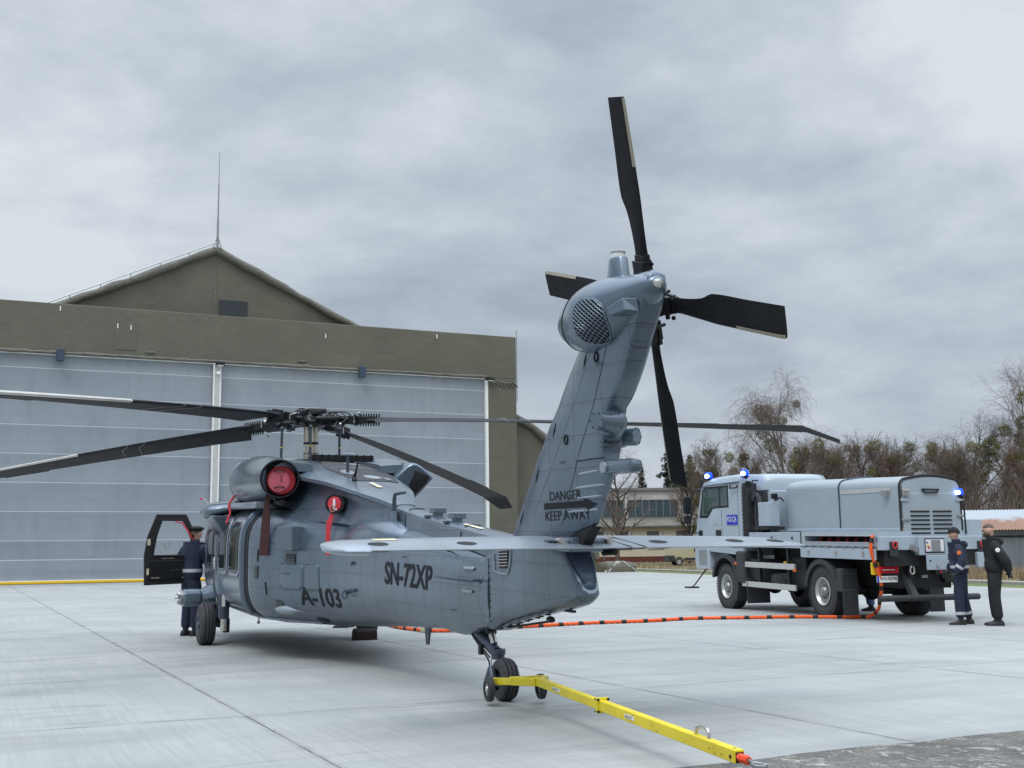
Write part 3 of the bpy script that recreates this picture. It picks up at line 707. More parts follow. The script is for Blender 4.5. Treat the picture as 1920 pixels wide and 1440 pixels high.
# ================================================================== TREES
simple('bark_dark', (0.060, 0.050, 0.042), 0.9, var=0.3, scale=2)
simple('bark_brown', (0.105, 0.078, 0.060), 0.9, var=0.3, scale=2)
simple('bark_pale', (0.34, 0.32, 0.29), 0.8, var=0.35, scale=3)
simple('twig_brown', (0.125, 0.096, 0.076), 0.9, var=0.3, scale=1)
simple('twig_grey', (0.165, 0.128, 0.118), 0.9, var=0.3, scale=1)
simple('mistletoe', (0.125, 0.120, 0.024), 0.8, var=0.5, scale=2)
simple('mistletoe_ochre', (0.150, 0.115, 0.020), 0.8, var=0.4, scale=2)
simple('needles', (0.020, 0.040, 0.024), 0.8, var=0.4, scale=2)
simple('russet', (0.130, 0.088, 0.066), 0.9, var=0.4, scale=2)
def seg(mb, a, b_, r_a, r_b, n=3):
    ax = (b_ - a)
    if ax.length < 1e-5: return
    ax, u, v = frame_of(ax); k = len(mb.v)
    for c_, r_ in ((a, r_a), (b_, r_b)):
        for i in range(n): an = 6.2832 * i / n; p = c_ + u * (r_ * math.cos(an)) + v * (r_ * math.sin(an)); mb.v.append((p.x, p.y, p.z))
    for i in range(n): j = (i + 1) % n; mb.f.append([k + i, k + j, k + n + j, k + n + i]); mb.mi.append(0)
def bare_tree(h, spread, seed, weep=0.0, levels=4, trunk_r=0.22, fork=0.28, density=1.0, tw=0.016):
    """trunk and main limbs in one builder, finer branches and twigs in the other"""
    r = random.Random(seed); T = MB(); C_ = MB(); tips = []
    def walk(p, d, L, ra, rb, n, wob, bend, M_, sides):
        q = p.copy(); dd = d.copy(); nodes = [(q.copy(), dd.copy(), ra)]
        for i in range(n):
            dd = (dd + Vector((r.uniform(-1, 1), r.uniform(-1, 1), r.uniform(-.7, .7))) * wob + bend * (i + 1) / n).normalized(); e_ = q + dd * (L / n)
            r1 = ra + (rb - ra) * i / n; r2 = ra + (rb - ra) * (i + 1) / n; seg(M_, q, e_, max(r1, tw), max(r2, tw * .7), sides); q = e_; nodes.append((q.copy(), dd.copy(), r2))
        return nodes
    def side(d, tilt):
        _, u, v = frame_of(d); a = r.uniform(0, 6.283); return (d * math.cos(tilt) + (u * math.cos(a) + v * math.sin(a)) * math.sin(tilt)).normalized()
    UP = Vector((0, 0, 1)); lean = Vector((r.uniform(-.08, .08), r.uniform(-.08, .08), 1)).normalized()
    stem = walk(Vector((0, 0, 0)), lean, h * 0.86, trunk_r, trunk_r * .25, 12, 0.10, Vector((0, 0, .05)), T, 7)
    limbs = []
    for i, nd in enumerate(stem[1:], 1):
        t_ = i / 12
        if t_ < fork: continue
        for _ in range(2 if r.random() < .75 else 3):
            d = side(nd[1], r.uniform(.55, 1.15) * spread); d = (d + UP * .10).normalized(); L = h * (0.50 - 0.30 * (t_ - fork) / (1 - fork)) * r.uniform(.65, 1.2)
            limbs.append(walk(nd[0], d, L, nd[2] * .55 + .03, .035, 7, .14, UP * .12, T, 5))
    for lb in limbs:
        for j in range(2, len(lb)):
            for _ in range(int(1.25 * density + r.random())):
                d = side(lb[j][1], r.uniform(.4, 1.0)); br = walk(lb[j][0], (d + UP * .15).normalized(), h * r.uniform(.08, .16), max(lb[j][2] * .6, .024), .011, 4, .18, UP * (.06 - weep * .10), C_, 3); tips.append(br[-1][0])
                for nd in br[1:]:
                    for _k in range(int(1.7 * density + r.random())):
                        d = side(nd[1], r.uniform(.4, 1.1)); tg = walk(nd[0], d, h * r.uniform(.035, .07) * (1 + weep * .9), .010, tw * .8, 3, .20, Vector((0, 0, -weep * .75)), C_, 3)
                        for q in tg[1:]:
                            d = side(q[1], r.uniform(.4, 1.0)); e_ = q[0] + (d + Vector((0, 0, -weep))).normalized() * h * r.uniform(.015, .035) * (1 + weep); seg(C_, q[0], e_, tw * .9, tw * .6, 3)
    zt = max(v[2] for v in C_.v); k = h / zt
    for m_ in (T, C_): m_.v = [(x * k, y * k, z * k) for x, y, z in m_.v]
    return T, C_, [p * k for p in tips]
def ball(seed, rad=0.6, n=700, size=0.10):
    r = random.Random(seed); mb = MB()
    for _ in range(n):
        d = Vector((r.gauss(0, 1), r.gauss(0, 1), r.gauss(0, 1))).normalized() * (rad * r.uniform(0.35, 1.0) ** 0.6 * (1 + 0.25 * noise.noise(Vector((r.random(), seed, 0)))))
        a = Vector((r.gauss(0, 1), r.gauss(0, 1), r.gauss(0, 1))).normalized() * size; b_ = Vector((r.gauss(0, 1), r.gauss(0, 1), r.gauss(0, 1))).normalized() * size * 0.5
        mb.add([d - a, d + b_, d + a], [(0, 1, 2)])
    return mb
_ball = None
def make_tree(label, x, y, h, spread, seed, twig, bark='bark_dark', cat='tree', group=None, mist=0, name='bare_tree', mmat='mistletoe', z=-0.05, mrad=0.7, **kw):
    global _ball
    root = empty(name, (x, y, z), (0, 0, rnd.uniform(0, 6.28))); tag(root, label, cat, group)
    T, C_, tips = bare_tree(h, spread, seed, **kw)
    T.build('trunk', bark, root, smooth=True, recalc=False); C_.build('crown', twig, root, smooth=False, recalc=False)
    r = random.Random(seed + 50)
    if mist:
        mid = [p for p in tips if p.z > h * 0.42] or tips
        if _ball is None: _ball = ball(3).build('mistletoe_clump', 'mistletoe', root, smooth=False, recalc=False); first = True
        else: first = False
        for i in range(mist):
            p = r.choice(mid) * 0.92
            c_ = _ball if (first and i == 0) else _ball.copy()
            if not (first and i == 0): COL.objects.link(c_)
            c_.parent = root; c_.location = p; s_ = r.uniform(0.35, 1.0) * mrad / 0.6; c_.scale = (s_, s_, s_ * r.uniform(.8, 1)); c_.rotation_euler = (r.random() * 3, 0, r.random() * 6)
    return root
def clone_tree(src, label, x, y, s, rz, group=None):
    c_ = copy_tree(src); c_.location = (x, y, src.location[2]); c_.scale = (s, s, s); c_.rotation_euler = (0, 0, rz); c_['label'] = label
    if group: c_['group'] = group
    return c_
def P(px, d, z=-0.05):      # lateral metres for a bearing, at distance d from the viewer
    return (px - 960) / FPX * d
# tall weeping birch behind the truck
make_tree('tall pale weeping birch with hanging twigs rising above the truck', P(1478, 128), 128, 22.0, 1.1, 21, 'twig_grey', 'bark_pale', weep=0.9, levels=4, trunk_r=0.30, fork=0.30, density=1.3, tw=0.0080, mist=13, mrad=1.05, name='birch_tree')
# bare tree in front of the white building
make_tree('bare leafless tree standing alone before the white building', P(1152, 128), 128, 13.6, 0.95, 5, 'twig_grey', 'bark_brown', levels=4, trunk_r=0.34, fork=0.24, density=0.95, tw=0.0085)
# mistletoe trees
TA = make_tree('dark bare tree full of round green mistletoe balls', P(1800, 112), 112, 14.6, 0.95, 31, 'bark_dark', levels=4, trunk_r=0.26, fork=0.25, density=1.0, tw=0.0085, mist=15, mrad=1.05, name='mistletoe_tree')
TB = make_tree('dark bare tree of many thin upright stems above the container of the truck', P(1650, 118), 118, 14.0, 0.70, 33, 'twig_brown', 'bark_dark', levels=4, trunk_r=0.22, fork=0.22, density=1.35, tw=0.0085, mist=4, mrad=0.8)
TC = make_tree('reddish brown bare tree with ochre clumps left of the birch', P(1345, 122), 122, 13.8, 0.85, 37, 'russet', 'bark_dark', levels=4, trunk_r=0.22, fork=0.22, density=1.4, tw=0.0085, mist=6, mrad=.8)
TD = make_tree('very tall pale bare tree at the right edge with fine twigs', P(1925, 120), 120, 21.5, 0.95, 41, 'twig_grey', 'bark_pale', weep=0.12, levels=4, trunk_r=0.28, fork=0.25, density=1.2, tw=0.0085, mist=5, mrad=0.9)
wood = [(TC, 1415, 127, 1.00, 2.0, 'bare russet tree just right of the leaning reddish one'), (TB, 1560, 112, 0.97, 1.2, 'bare many stemmed tree right of the birch trunk'),
        (TC, 1500, 108, 0.90, 4.1, 'low russet tree in front of the birch'), (TB, 1705, 121, 0.98, 3.3, 'bare thin stemmed tree left of the mistletoe tree'),
        (TC, 1605, 124, 1.02, 5.2, 'brown bare tree behind the front of the container'), (TB, 1750, 126, 0.95, 0.4, 'slender bare tree close beside the mistletoe tree'),
        (TD, 1868, 129, 0.80, 2.9, 'pale bare tree between the mistletoe tree and the tallest one'), (TB, 1850, 104, 0.86, 2.2, 'bare tree above the shed roof'),
        (TC, 1905, 101, 0.80, 0.9, 'brown bushy tree above the right end of the shed'), (TB, 1285, 131, 0.80, 4.4, 'small bare tree beside the dark spruce'),
        (TB, 1465, 131, 0.98, 5.0, 'many stemmed bare tree half hidden behind the birch'), (TC, 1690, 104, 0.80, 3.0, 'low brown tree behind the rear of the container'),
        (TC, 1940, 112, 0.95, 3.6, 'russet tree cut by the right edge'), (TB, 1385, 116, 0.88, 2.7, 'bare thin stemmed tree over the truck cab roof'), (TC, 1535, 119, 0.97, 0.7, 'russet tree right below the hanging birch twigs'), (TB, 1725, 112, 0.92, 5.6, 'bare tree above the rear door of the container'), (TC, 1775, 121, 0.98, 2.2, 'brown tree left half behind the mistletoe tree'), (TB, 1890, 114, 1.08, 0.2, 'bare tree left of the tallest pale one'), (TC, 1600, 131, 1.08, 3.9, 'russet tree at the back between the birch and the mistletoe tree'), (TB, 1800, 133, 1.0, 1.7, 'dark bare tree behind the mistletoe tree')]
for src, px, d, s_, rz, lb in wood: clone_tree(src, lb, P(px, d), d, s_, rz, 'bare trees of the wood behind the truck')
# brushwood: a thicket nobody could count
mb = MB(); r = random.Random(77)
for _ in range(4300):
    d = r.uniform(84, 140) ; px = r.uniform(1330, 2050)
    if px > 1760 and r.random() < 0.0: continue
    if d < 97 and px < 1700: d += 25
    x = P(px, d); y = d; h = r.uniform(1.6, 6.4) * (1.0 + 0.22 * noise.noise(Vector((x * .09, y * .05, 0)))) * (0.62 if px < 1740 else 1.0)
    q = Vector((x, y, -0.05)); dd = Vector((r.uniform(-.35, .35), r.uniform(-.35, .35), 1)).normalized(); L = h / 4
    for i in range(4):
        dd = (dd + Vector((r.uniform(-.25, .25), r.uniform(-.25, .25), 0.05))).normalized(); e_ = q + dd * L
        seg(mb, q, e_, 0.022 - i * 0.003, 0.018 - i * 0.003, 3)
        if i:
            for _k in range(3):
                sd = (dd + Vector((r.uniform(-1, 1), r.uniform(-1, 1), r.uniform(0, .8)))).normalized(); seg(mb, e_, e_ + sd * L * r.uniform(.5, 1), 0.009, 0.006, 3)
        q = e_
tag(mb.build('brushwood', 'twig_brown', smooth=False, recalc=False), 'tangled brown brushwood filling the wood behind the truck and the shed', 'brushwood', kind='stuff')
# spruces
def spruce(x, y, h, seed, label, wid=0.26):
    r = random.Random(seed); root = empty('spruce_tree', (x, y, -0.05)); tag(root, label, 'tree')
    T = MB(); T.cyl((0, 0, 0), (0, 0, h * 0.97), h * 0.018, 0.02, n=7); T.build('trunk', 'bark_dark', root)
    C_ = MB()
    for i in range(int(h * 9)):
        z = h * (0.08 + 0.92 * (i / (h * 9))); L = (h - z) * wid * r.uniform(0.65, 1.15) + 0.15; a = r.uniform(0, 6.283)
        tip = Vector((math.cos(a) * L, math.sin(a) * L, z - L * r.uniform(0.05, 0.35))); base = Vector((0, 0, z))
        for k in range(int(12 + L * 16)):
            f_ = r.uniform(0.1, 1.0); p = base.lerp(tip, f_); w_ = (0.20 + 0.34 * (1 - f_)) * (0.6 + L * .30)
            d1 = Vector((r.gauss(0, 1), r.gauss(0, 1), r.gauss(-0.5, .5))).normalized() * w_ * 1.6; d2 = Vector((r.gauss(0, 1), r.gauss(0, 1), r.gauss(0, .4))).normalized() * w_ * .6
            C_.add([p, p + d1 + d2 * .3, p + d1 * .6 - d2], [(0, 1, 2)])
    C_.build('crown', 'needles', root, smooth=False, recalc=False)
spruce(P(1200, 178), 178, 14.5, 3, 'small spruce showing its tip above the white roof')
spruce(P(1258, 172), 172, 19.0, 4, 'larger dark spruce behind the lower tail rotor blade', 0.42)
spruce(P(1292, 176), 176, 16.0, 6, 'dark spruce between the tail rotor blade and the truck cab', 0.46)

# ================================================================== HELICOPTER
PSI, TILT = R(114.15), R(1.69)
heli = empty('helicopter', (-3.22, 18.369, 0)); heli.rotation_mode = 'QUATERNION'
Fv = Vector((math.cos(PSI), math.sin(PSI), 0)); Lv = Vector((-math.sin(PSI), math.cos(PSI), 0)); Uv = Vector((0, 0, 1))
F2 = Fv * math.cos(TILT) + Uv * math.sin(TILT); U2 = -Fv * math.sin(TILT) + Uv * math.cos(TILT)
mr = Matrix(((F2.x, Lv.x, U2.x), (F2.y, Lv.y, U2.y), (F2.z, Lv.z, U2.z)))
heli.rotation_quaternion = mr.to_quaternion()
tag(heli, 'grey blue twin engine helicopter with a tall canted tail rotor parked on the concrete', 'helicopter')
OFF = mr.transposed() @ Vector((0, 0, 3.529))
def hv(X, Y, Z): return Vector((OFF.x - X, OFF.y + Y, OFF.z + Z))      # station aft of the main mast, left, above the hub
HM = Matrix.Translation((-3.22, 18.369, 0)) @ mr.to_4x4()
def hwld(X, Y, Z): return HM @ hv(X, Y, Z)
def sgn(a): return -1.0 if a < 0 else 1.0
def sect(X, w, zt, zb, zm, nt, nb, N_=40, Y0=0.0):
    out = []
    for i in range(N_):
        a = 2 * math.pi * i / N_; ca, sa = math.cos(a), math.sin(a); n_ = nt if sa >= 0 else nb
        y = w * sgn(ca) * abs(ca) ** (2 / n_); z = zm + ((zt - zm) if sa >= 0 else (zm - zb)) * sgn(sa) * abs(sa) ** (2 / n_)
        out.append(hv(X, Y0 + y, z))
    return out
# station, half width, top, bottom, widest height, exponents
FUS = [(-4.60, 0.16, -2.42, -2.72, -2.56, 2.2, 2.2), (-4.45, 0.42, -2.22, -2.90, -2.58, 2.4, 2.4), (-4.0, 0.74, -1.98, -3.00, -2.52, 2.6, 2.8), (-3.5, 0.95, -1.72, -3.02, -2.45, 2.8, 3.2),
       (-3.0, 1.09, -1.44, -3.03, -2.30, 3.0, 3.8), (-2.4, 1.20, -1.33, -3.03, -2.12, 3.4, 4.2), (-1.0, 1.25, -1.32, -3.03, -2.12, 3.6, 4.4), (1.2, 1.26, -1.33, -3.03, -2.10, 3.6, 4.4),
       (1.6, 1.235, -1.34, -3.03, -2.10, 3.5, 4.2), (2.2, 1.02, -1.37, -3.01, -2.10, 3.2, 3.6), (2.9, 0.755, -1.43, -2.98, -2.14, 3.0, 3.1), (3.65, 0.55, -1.50, -2.93, -2.18, 2.7, 2.7), (4.4, 0.455, -1.57, -2.87, -2.20, 2.5, 2.5),
       (5.5, 0.365, -1.68, -2.79, -2.22, 2.5, 2.5), (6.6, 0.285, -1.80, -2.73, -2.24, 2.5, 2.5), (7.4, 0.235, -1.89, -2.66, -2.26, 2.6, 2.6), (7.78, 0.215, -1.93, -2.60, -2.26, 2.7, 2.7)]
fb = MB(); rings = []
xs = [-4.60, -4.53, -4.45, -4.2, -4.0, -3.75, -3.5, -3.25, -3.0, -2.7, -2.4] + [-2.1 + 0.3 * i for i in range(12)] + [1.44, 1.6, 1.8, 2.0, 2.2, 2.45, 2.7, 2.9, 3.15, 3.4, 3.65, 4.0, 4.4, 4.95, 5.5, 6.05, 6.6, 7.0, 7.4, 7.6, 7.78]
for X in xs: rings.append(sect(X, *interp(FUS, X), N_=64))
fb.loft(rings)
fus = fb.build('fuselage', 'heli_paint', heli, ang=50)
BVH = BVHTree.FromPolygons([Vector(p) for p in fb.v], fb.f)
def onsurf(X, Z, side=1, off=0.004, bvh=None):
    o_ = hv(X, 3.0 * side, Z); h = (bvh or BVH).ray_cast(o_, Vector((0, -side, 0)))
    if h[0] is None: return hv(X, 0, Z)
    nrm = h[1]
    if nrm.y * side < 0: nrm = -nrm
    return h[0] + nrm * off
def patch(name, mat, x0, x1, z0, z1, side=1, off=0.006, rad=0.05, n=10, parent=None, bvh=None, skew=0.0):
    """rounded-corner skin patch lying on the fuselage side"""
    mb = MB(); rows = []
    for j in range(n + 1):
        row = []; tz = j / n; z = z0 + (z1 - z0) * tz
        dz = min(z - z0, z1 - z); ins = 0.0
        if dz < rad: ins = rad - math.sqrt(max(0, rad * rad - (rad - dz) ** 2))
        for i in range(7):
            xx = x0 + ins + (x1 - x0 - 2 * ins) * i / 6 + skew * (z - z0); row.append(onsurf(xx, z, side, off, bvh))
        rows.append(row)
    vs = [p for r_ in rows for p in r_]; fs = [(j * 7 + i, j * 7 + i + 1, (j + 1) * 7 + i + 1, (j + 1) * 7 + i) for j in range(n) for i in range(6)]
    o_ = mb.add(vs, fs).build(name, mat, parent or heli, ang=60)
    sd = o_.modifiers.new('s', 'SOLIDIFY'); sd.thickness = 0.006; sd.offset = 0
    return o_
def surf_text(name, body, X, Z, h, w, parent=None, bvh=None, bold=0.012, off=0.006, lean=0.0, mat='stencil', slope=0.0):
    vs, fs = text_geo(body, h, w, bold, 0.05)
    return MB().add([onsurf(X + a + lean * b_, Z + b_ + slope * a, 1, off, bvh) for a, b_ in vs], fs).build(name, mat, parent or heli, smooth=False, recalc=False)
surf_text('fleet_number', 'A-103', 2.70, -2.70, 0.245, 0.98, slope=0.012, bold=0.018)
surf_text('registration_number', 'SN-72XP', 5.14, -2.315, 0.265, 1.32, slope=-0.008, bold=0.018)
surf_text('police_lettering', 'POLICJA', -0.55, -2.66, 0.16, 1.55)
# ---- sliding cabin door and windows
def frame_patch(name, x0, x1, z0, z1, par):
    f_ = patch(name, 'heli_paint_light', x0, x1, z0, z1, off=0.010, rad=0.10, parent=par); return f_
sd_ = patch('sliding_door', 'heli_paint_plain', -0.96, 1.34, -2.88, -1.42, off=0.014, rad=0.07, n=24)
for x0, x1 in ((-0.66, 0.02), (0.28, 0.98)):
    w_ = patch('window_frame', 'heli_paint_light', x0 - 0.07, x1 + 0.07, -2.41, -1.55, off=0.024, rad=0.14, n=20, parent=sd_)
    g_ = patch('window', 'window_dark', x0, x1, -2.34, -1.62, off=0.031, rad=0.12, n=20, parent=w_)
ww = patch('gunner_window', 'window_dark', -2.00, -1.34, -2.30, -1.70, off=0.012, rad=0.10, n=16)
patch('gunner_window', 'window_dark', -1.28, -1.02, -2.28, -1.60, off=0.012, rad=0.08, n=16)
# dark gap behind the sliding door and its rail
mb = MB()
for X0, X1, of in ((1.35, 1.50, 0.006),):
    prev = None
    zs = [-1.40 - 1.52 * i / 30 for i in range(31)]
    vs = [onsurf(X0, z, 1, of) for z in zs] + [onsurf(X1, z, 1, of) for z in zs]; mb.add(vs, [(i, i + 1, 32 + i, 31 + i) for i in range(30)])
mb.build('door_gap', 'black_matte', heli)
mb = MB(); mb.tube([onsurf(1.24, -1.41 - 1.48 * i / 24, 1, 0.018) for i in range(25)], 0.045, n=8); mb.build('door_post', 'heli_paint_plain', heli)
mb = MB(); mb.tube([onsurf(-1.0, -1.55 - 1.2 * i / 16, 1, 0.010) for i in range(17)], 0.022, n=6); mb.build('front_door_edge', 'heli_paint_light', heli)
mb = MB(); mb.tube([onsurf(-1.0 + 0.25 * i, -2.93, 1, 0.015) for i in range(16)], 0.020, n=6); mb.build('lower_track', 'heli_paint_light', heli)
# white marker strips
patch('position_strip', 'white_label', -1.06, -0.98, -2.36, -2.16, off=0.034, rad=0.01, n=3)
# foot wells and small openings
for x0, x1, z0, z1 in ((1.86, 2.02, -1.90, -1.76), (1.72, 1.82, -2.38, -2.20), (2.12, 2.30, -2.80, -2.66)):
    patch('step_well', 'window_dark', x0, x1, z0, z1, off=0.007, rad=0.01, n=3)
for x0, x1, z0, z1 in ((1.80, 1.82, -2.15, -1.98), (1.98, 2.00, -2.60, -2.42)): patch('slot', 'black_matte', x0, x1, z0, z1, off=0.008, rad=0.004, n=3)
pn = patch('avionics_panel', 'heli_paint_plain', 2.30, 2.82, -2.50, -2.15, off=0.004, rad=0.08, n=12)
patch('access_panel', 'heli_paint_plain', 2.86, 3.20, -2.50, -2.15, off=0.0035, rad=0.03, n=8)
surf_text('small_lettering', 'FUEL ACCESS', 2.36, -2.30, 0.022, 0.18, bold=0.0, off=0.016)
for x, z in ((2.05, -1.90), (5.15, -1.93), (5.6, -2.0), (6.9, -2.5)):
    surf_text('stencil_note', 'NO STEP', x, z, 0.022, 0.13, bold=0.0, off=0.008)
for x, z in ((4.2, -2.43), (4.15, -2.10), (5.05, -1.86)):
    p_ = onsurf(x, z, 1, 0.0); mb = MB(); mb.cyl(p_, p_ + Vector((0, 0.03, 0)), 0.022, n=10); mb.cyl(p_ + Vector((0.02, 0.02, -.02)), p_ + Vector((0.02, 0.035, -.02)), 0.014, n=8); mb.build('fitting', 'navy_strut', heli)
p_ = onsurf(3.98, -2.46, 1, 0.0)
mb = MB(); mb.cyl(p_, p_ + Vector((0, 0.05, 0.0)), 0.03, n=12); q_ = p_ + Vector((0, 0.055, -0.04))
mb.tube([q_ + Vector((0.012 * math.sin(a), 0.0 + 0.03 * math.cos(a), 0.045 * math.sin(a))) for a in [6.2832 * i / 14 for i in range(15)]], 0.009, n=6)
mb.build('tie_down_ring', 'navy_strut', heli)
for k in range(3): patch('louvre', 'heli_paint_light', 7.22, 7.46, -2.075 - 0.11 * k, -2.045 - 0.11 * k, off=0.016, rad=0.008, n=3)
# upper and lower hard point fairings, left side
mb = MB()
rr = []
for yy, rz, rx, zc in ((0.85, 0.10, 0.40, -1.36), (1.05, 0.12, 0.40, -1.37), (1.28, 0.135, 0.37, -1.41), (1.45, 0.13, 0.32, -1.44), (1.52, 0.09, 0.24, -1.45), (1.55, 0.03, 0.12, -1.45)):
    rr.append([hv(-0.75 + rx * math.cos(a), yy, zc + rz * math.sin(a) * (1 if math.sin(a) > 0 else .8)) for a in [6.2832 * i / 20 for i in range(20)]])
mb.loft(rr); mb.build('wing_root_fairing', 'heli_paint_plain', heli, ang=50)
mb = MB(); mb.add([hv(-1.05, 1.50, -1.50), hv(-0.35, 1.46, -1.50), hv(-0.45, 1.235, -1.85), hv(-0.95, 1.24, -1.85), hv(-1.05, 1.10, -1.50), hv(-0.35, 1.10, -1.50), hv(-0.45, 1.1, -1.85), hv(-0.95, 1.1, -1.85)], [(0, 1, 2, 3), (4, 7, 6, 5), (0, 4, 5, 1), (3, 2, 6, 7), (0, 3, 7, 4), (1, 5, 6, 2)])
mb.build('fairing_web', 'heli_paint_plain', heli, smooth=False, bevel=0.03)
# ---- shoulder deck (engine deck edge)
mb = MB(); mb.box(hv(0.35, 1.03, -1.36), (2.5, 0.34, 0.10)); mb.build('engine_deck', 'heli_paint_light', heli, smooth=False, bevel=0.03)
for X in (-0.5, 0.3, 1.3, 1.9): mb = MB(); mb.box(hv(X, 0.93, -1.30), (0.12, 0.12, 0.16)); mb.box(hv(X, 0.86, -1.36), (0.07, 0.3, 0.07)); mb.build('engine_mount', 'black_metal', heli)
mb = MB(); mb.cyl(hv(1.2, 1.0, -1.30), hv(2.3, 0.95, -1.34), 0.035); mb.cyl(hv(1.9, 0.8, -1.31), hv(1.9, 1.12, -1.33), 0.03); mb.build('engine_brace', 'black_metal', heli)
# ---- cowling: roof deck that narrows into the spine; side walls tucked under its edge
ROOF = [  # X, roof centre z, edge half width, edge z, wall half width, wall foot half width, wall foot z
    (-2.9, -1.34, 0.30, -1.36, 0.30, 0.34, -1.50), (-2.4, -1.10, 0.52, -1.16, 0.52, 0.60, -1.50), (-1.6, -0.80, 0.66, -0.86, 0.66, 0.72, -1.50), (-0.8, -0.66, 0.70, -0.70, 0.68, 0.76, -1.50),
    (0.0, -0.63, 0.72, -0.68, 0.68, 0.78, -1.48), (1.0, -0.70, 0.76, -0.78, 0.62, 0.80, -1.52), (1.8, -0.79, 0.76, -0.90, 0.58, 0.84, -1.54), (2.2, -0.86, 0.71, -0.97, 0.54, 0.82, -1.56),
    (2.6, -0.94, 0.62, -1.02, 0.47, 0.72, -1.58), (3.0, -1.01, 0.54, -1.07, 0.40, 0.60, -1.60), (3.6, -1.13, 0.44, -1.165, 0.32, 0.48, -1.62), (4.0, -1.22, 0.35, -1.24, 0.25, 0.38, -1.66), (4.4, -1.32, 0.22, -1.325, 0.17, 0.26, -1.68), (4.7, -1.385, 0.13, -1.40, 0.125, 0.15, -1.70)]
def cowl_ring(X):
    zc, we, ze, ww_, wf, zf = interp(ROOF, X); t = 0.045
    prof = [(0.0, zc), (we * 0.45, zc + (ze - zc) * 0.12), (we * 0.8, zc + (ze - zc) * 0.5), (we, ze), (we + 0.004, ze - t), (ww_ + (we - ww_) * .55, ze - t - 0.03), (ww_, ze - 0.16 * min(1, abs(ze + 1.6))), (ww_ + (wf - ww_) * 0.25, (ze + zf) / 2), (wf, zf)]
    return [hv(X, y, z) for y, z in prof] + [hv(X, -y, z) for y, z in prof[:0:-1]]
cw = MB(); cw.loft([cowl_ring(-2.9 + 7.6 * i / 60) for i in range(61)])
cwo = cw.build('engine_cowling', 'heli_paint', heli, ang=32)
BVC = BVHTree.FromPolygons([Vector(p) for p in cw.v], cw.f)
def onroof(X, Y, off=0.005):
    h = BVC.ray_cast(hv(X, Y, 1.0), Vector((0, 0, -1)))
    return (h[0] if h[0] is not None else hv(X, Y, -1)) + Vector((0, 0, off))
def roof_poly(name, mat, pts, off=0.006, nx=18, ny=10, parent=None):
    """pts: table X, y0, y1"""
    mb = MB(); rows = []
    for i in range(nx + 1):
        X = pts[0][0] + (pts[-1][0] - pts[0][0]) * i / nx
        for k in range(len(pts) - 1):
            if pts[k][0] <= X <= pts[k + 1][0] + 1e-6:
                t_ = (X - pts[k][0]) / (pts[k + 1][0] - pts[k][0]); a_ = pts[k][1] + (pts[k + 1][1] - pts[k][1]) * t_; b_ = pts[k][2] + (pts[k + 1][2] - pts[k][2]) * t_
        rows.append([onroof(X, a_ + (b_ - a_) * j / ny, off) for j in range(ny + 1)])
    w = ny + 1; mb.add([p for r_ in rows for p in r_], [(i * w + j, i * w + j + 1, (i + 1) * w + j + 1, (i + 1) * w + j) for i in range(nx) for j in range(ny)])
    return mb.build(name, mat, parent or cwo, ang=60)
wk = roof_poly('walkway', 'deck_dark', [(0.7, -0.62, 0.06), (2.0, -0.66, 0.30), (2.8, -0.50, 0.23), (3.25, -0.40, 0.17)])
for X, Y, rx, ry in ((2.50, 0.10, 0.20, 0.09), (2.95, -0.12, 0.16, 0.12), (1.5, -0.25, 0.22, 0.13)):
    mb = MB(); n = 24; mb.add([onroof(X, Y, 0.012)] + [onroof(X + rx * math.cos(6.2832 * i / n), Y + ry * math.sin(6.2832 * i / n), 0.012) for i in range(n)], [(0, 1 + i, 1 + (i + 1) % n) for i in range(n)])
    mb.build('access_disc', 'heli_paint_light', cwo)
roof_poly('access_plate', 'heli_paint_light', [(2.95, -0.36, -0.26), (3.12, -0.36, -0.26)], 0.012, 4, 3)
roof_poly('access_strip', 'heli_paint_light', [(2.05, -0.55, 0.20), (2.08, -0.55, 0.20)], 0.012, 2, 8)
roof_poly('yellow_marker', 'pale_label', [(3.42, 0.02, 0.08), (3.75, -0.02, 0.05)], 0.009, 4, 2)
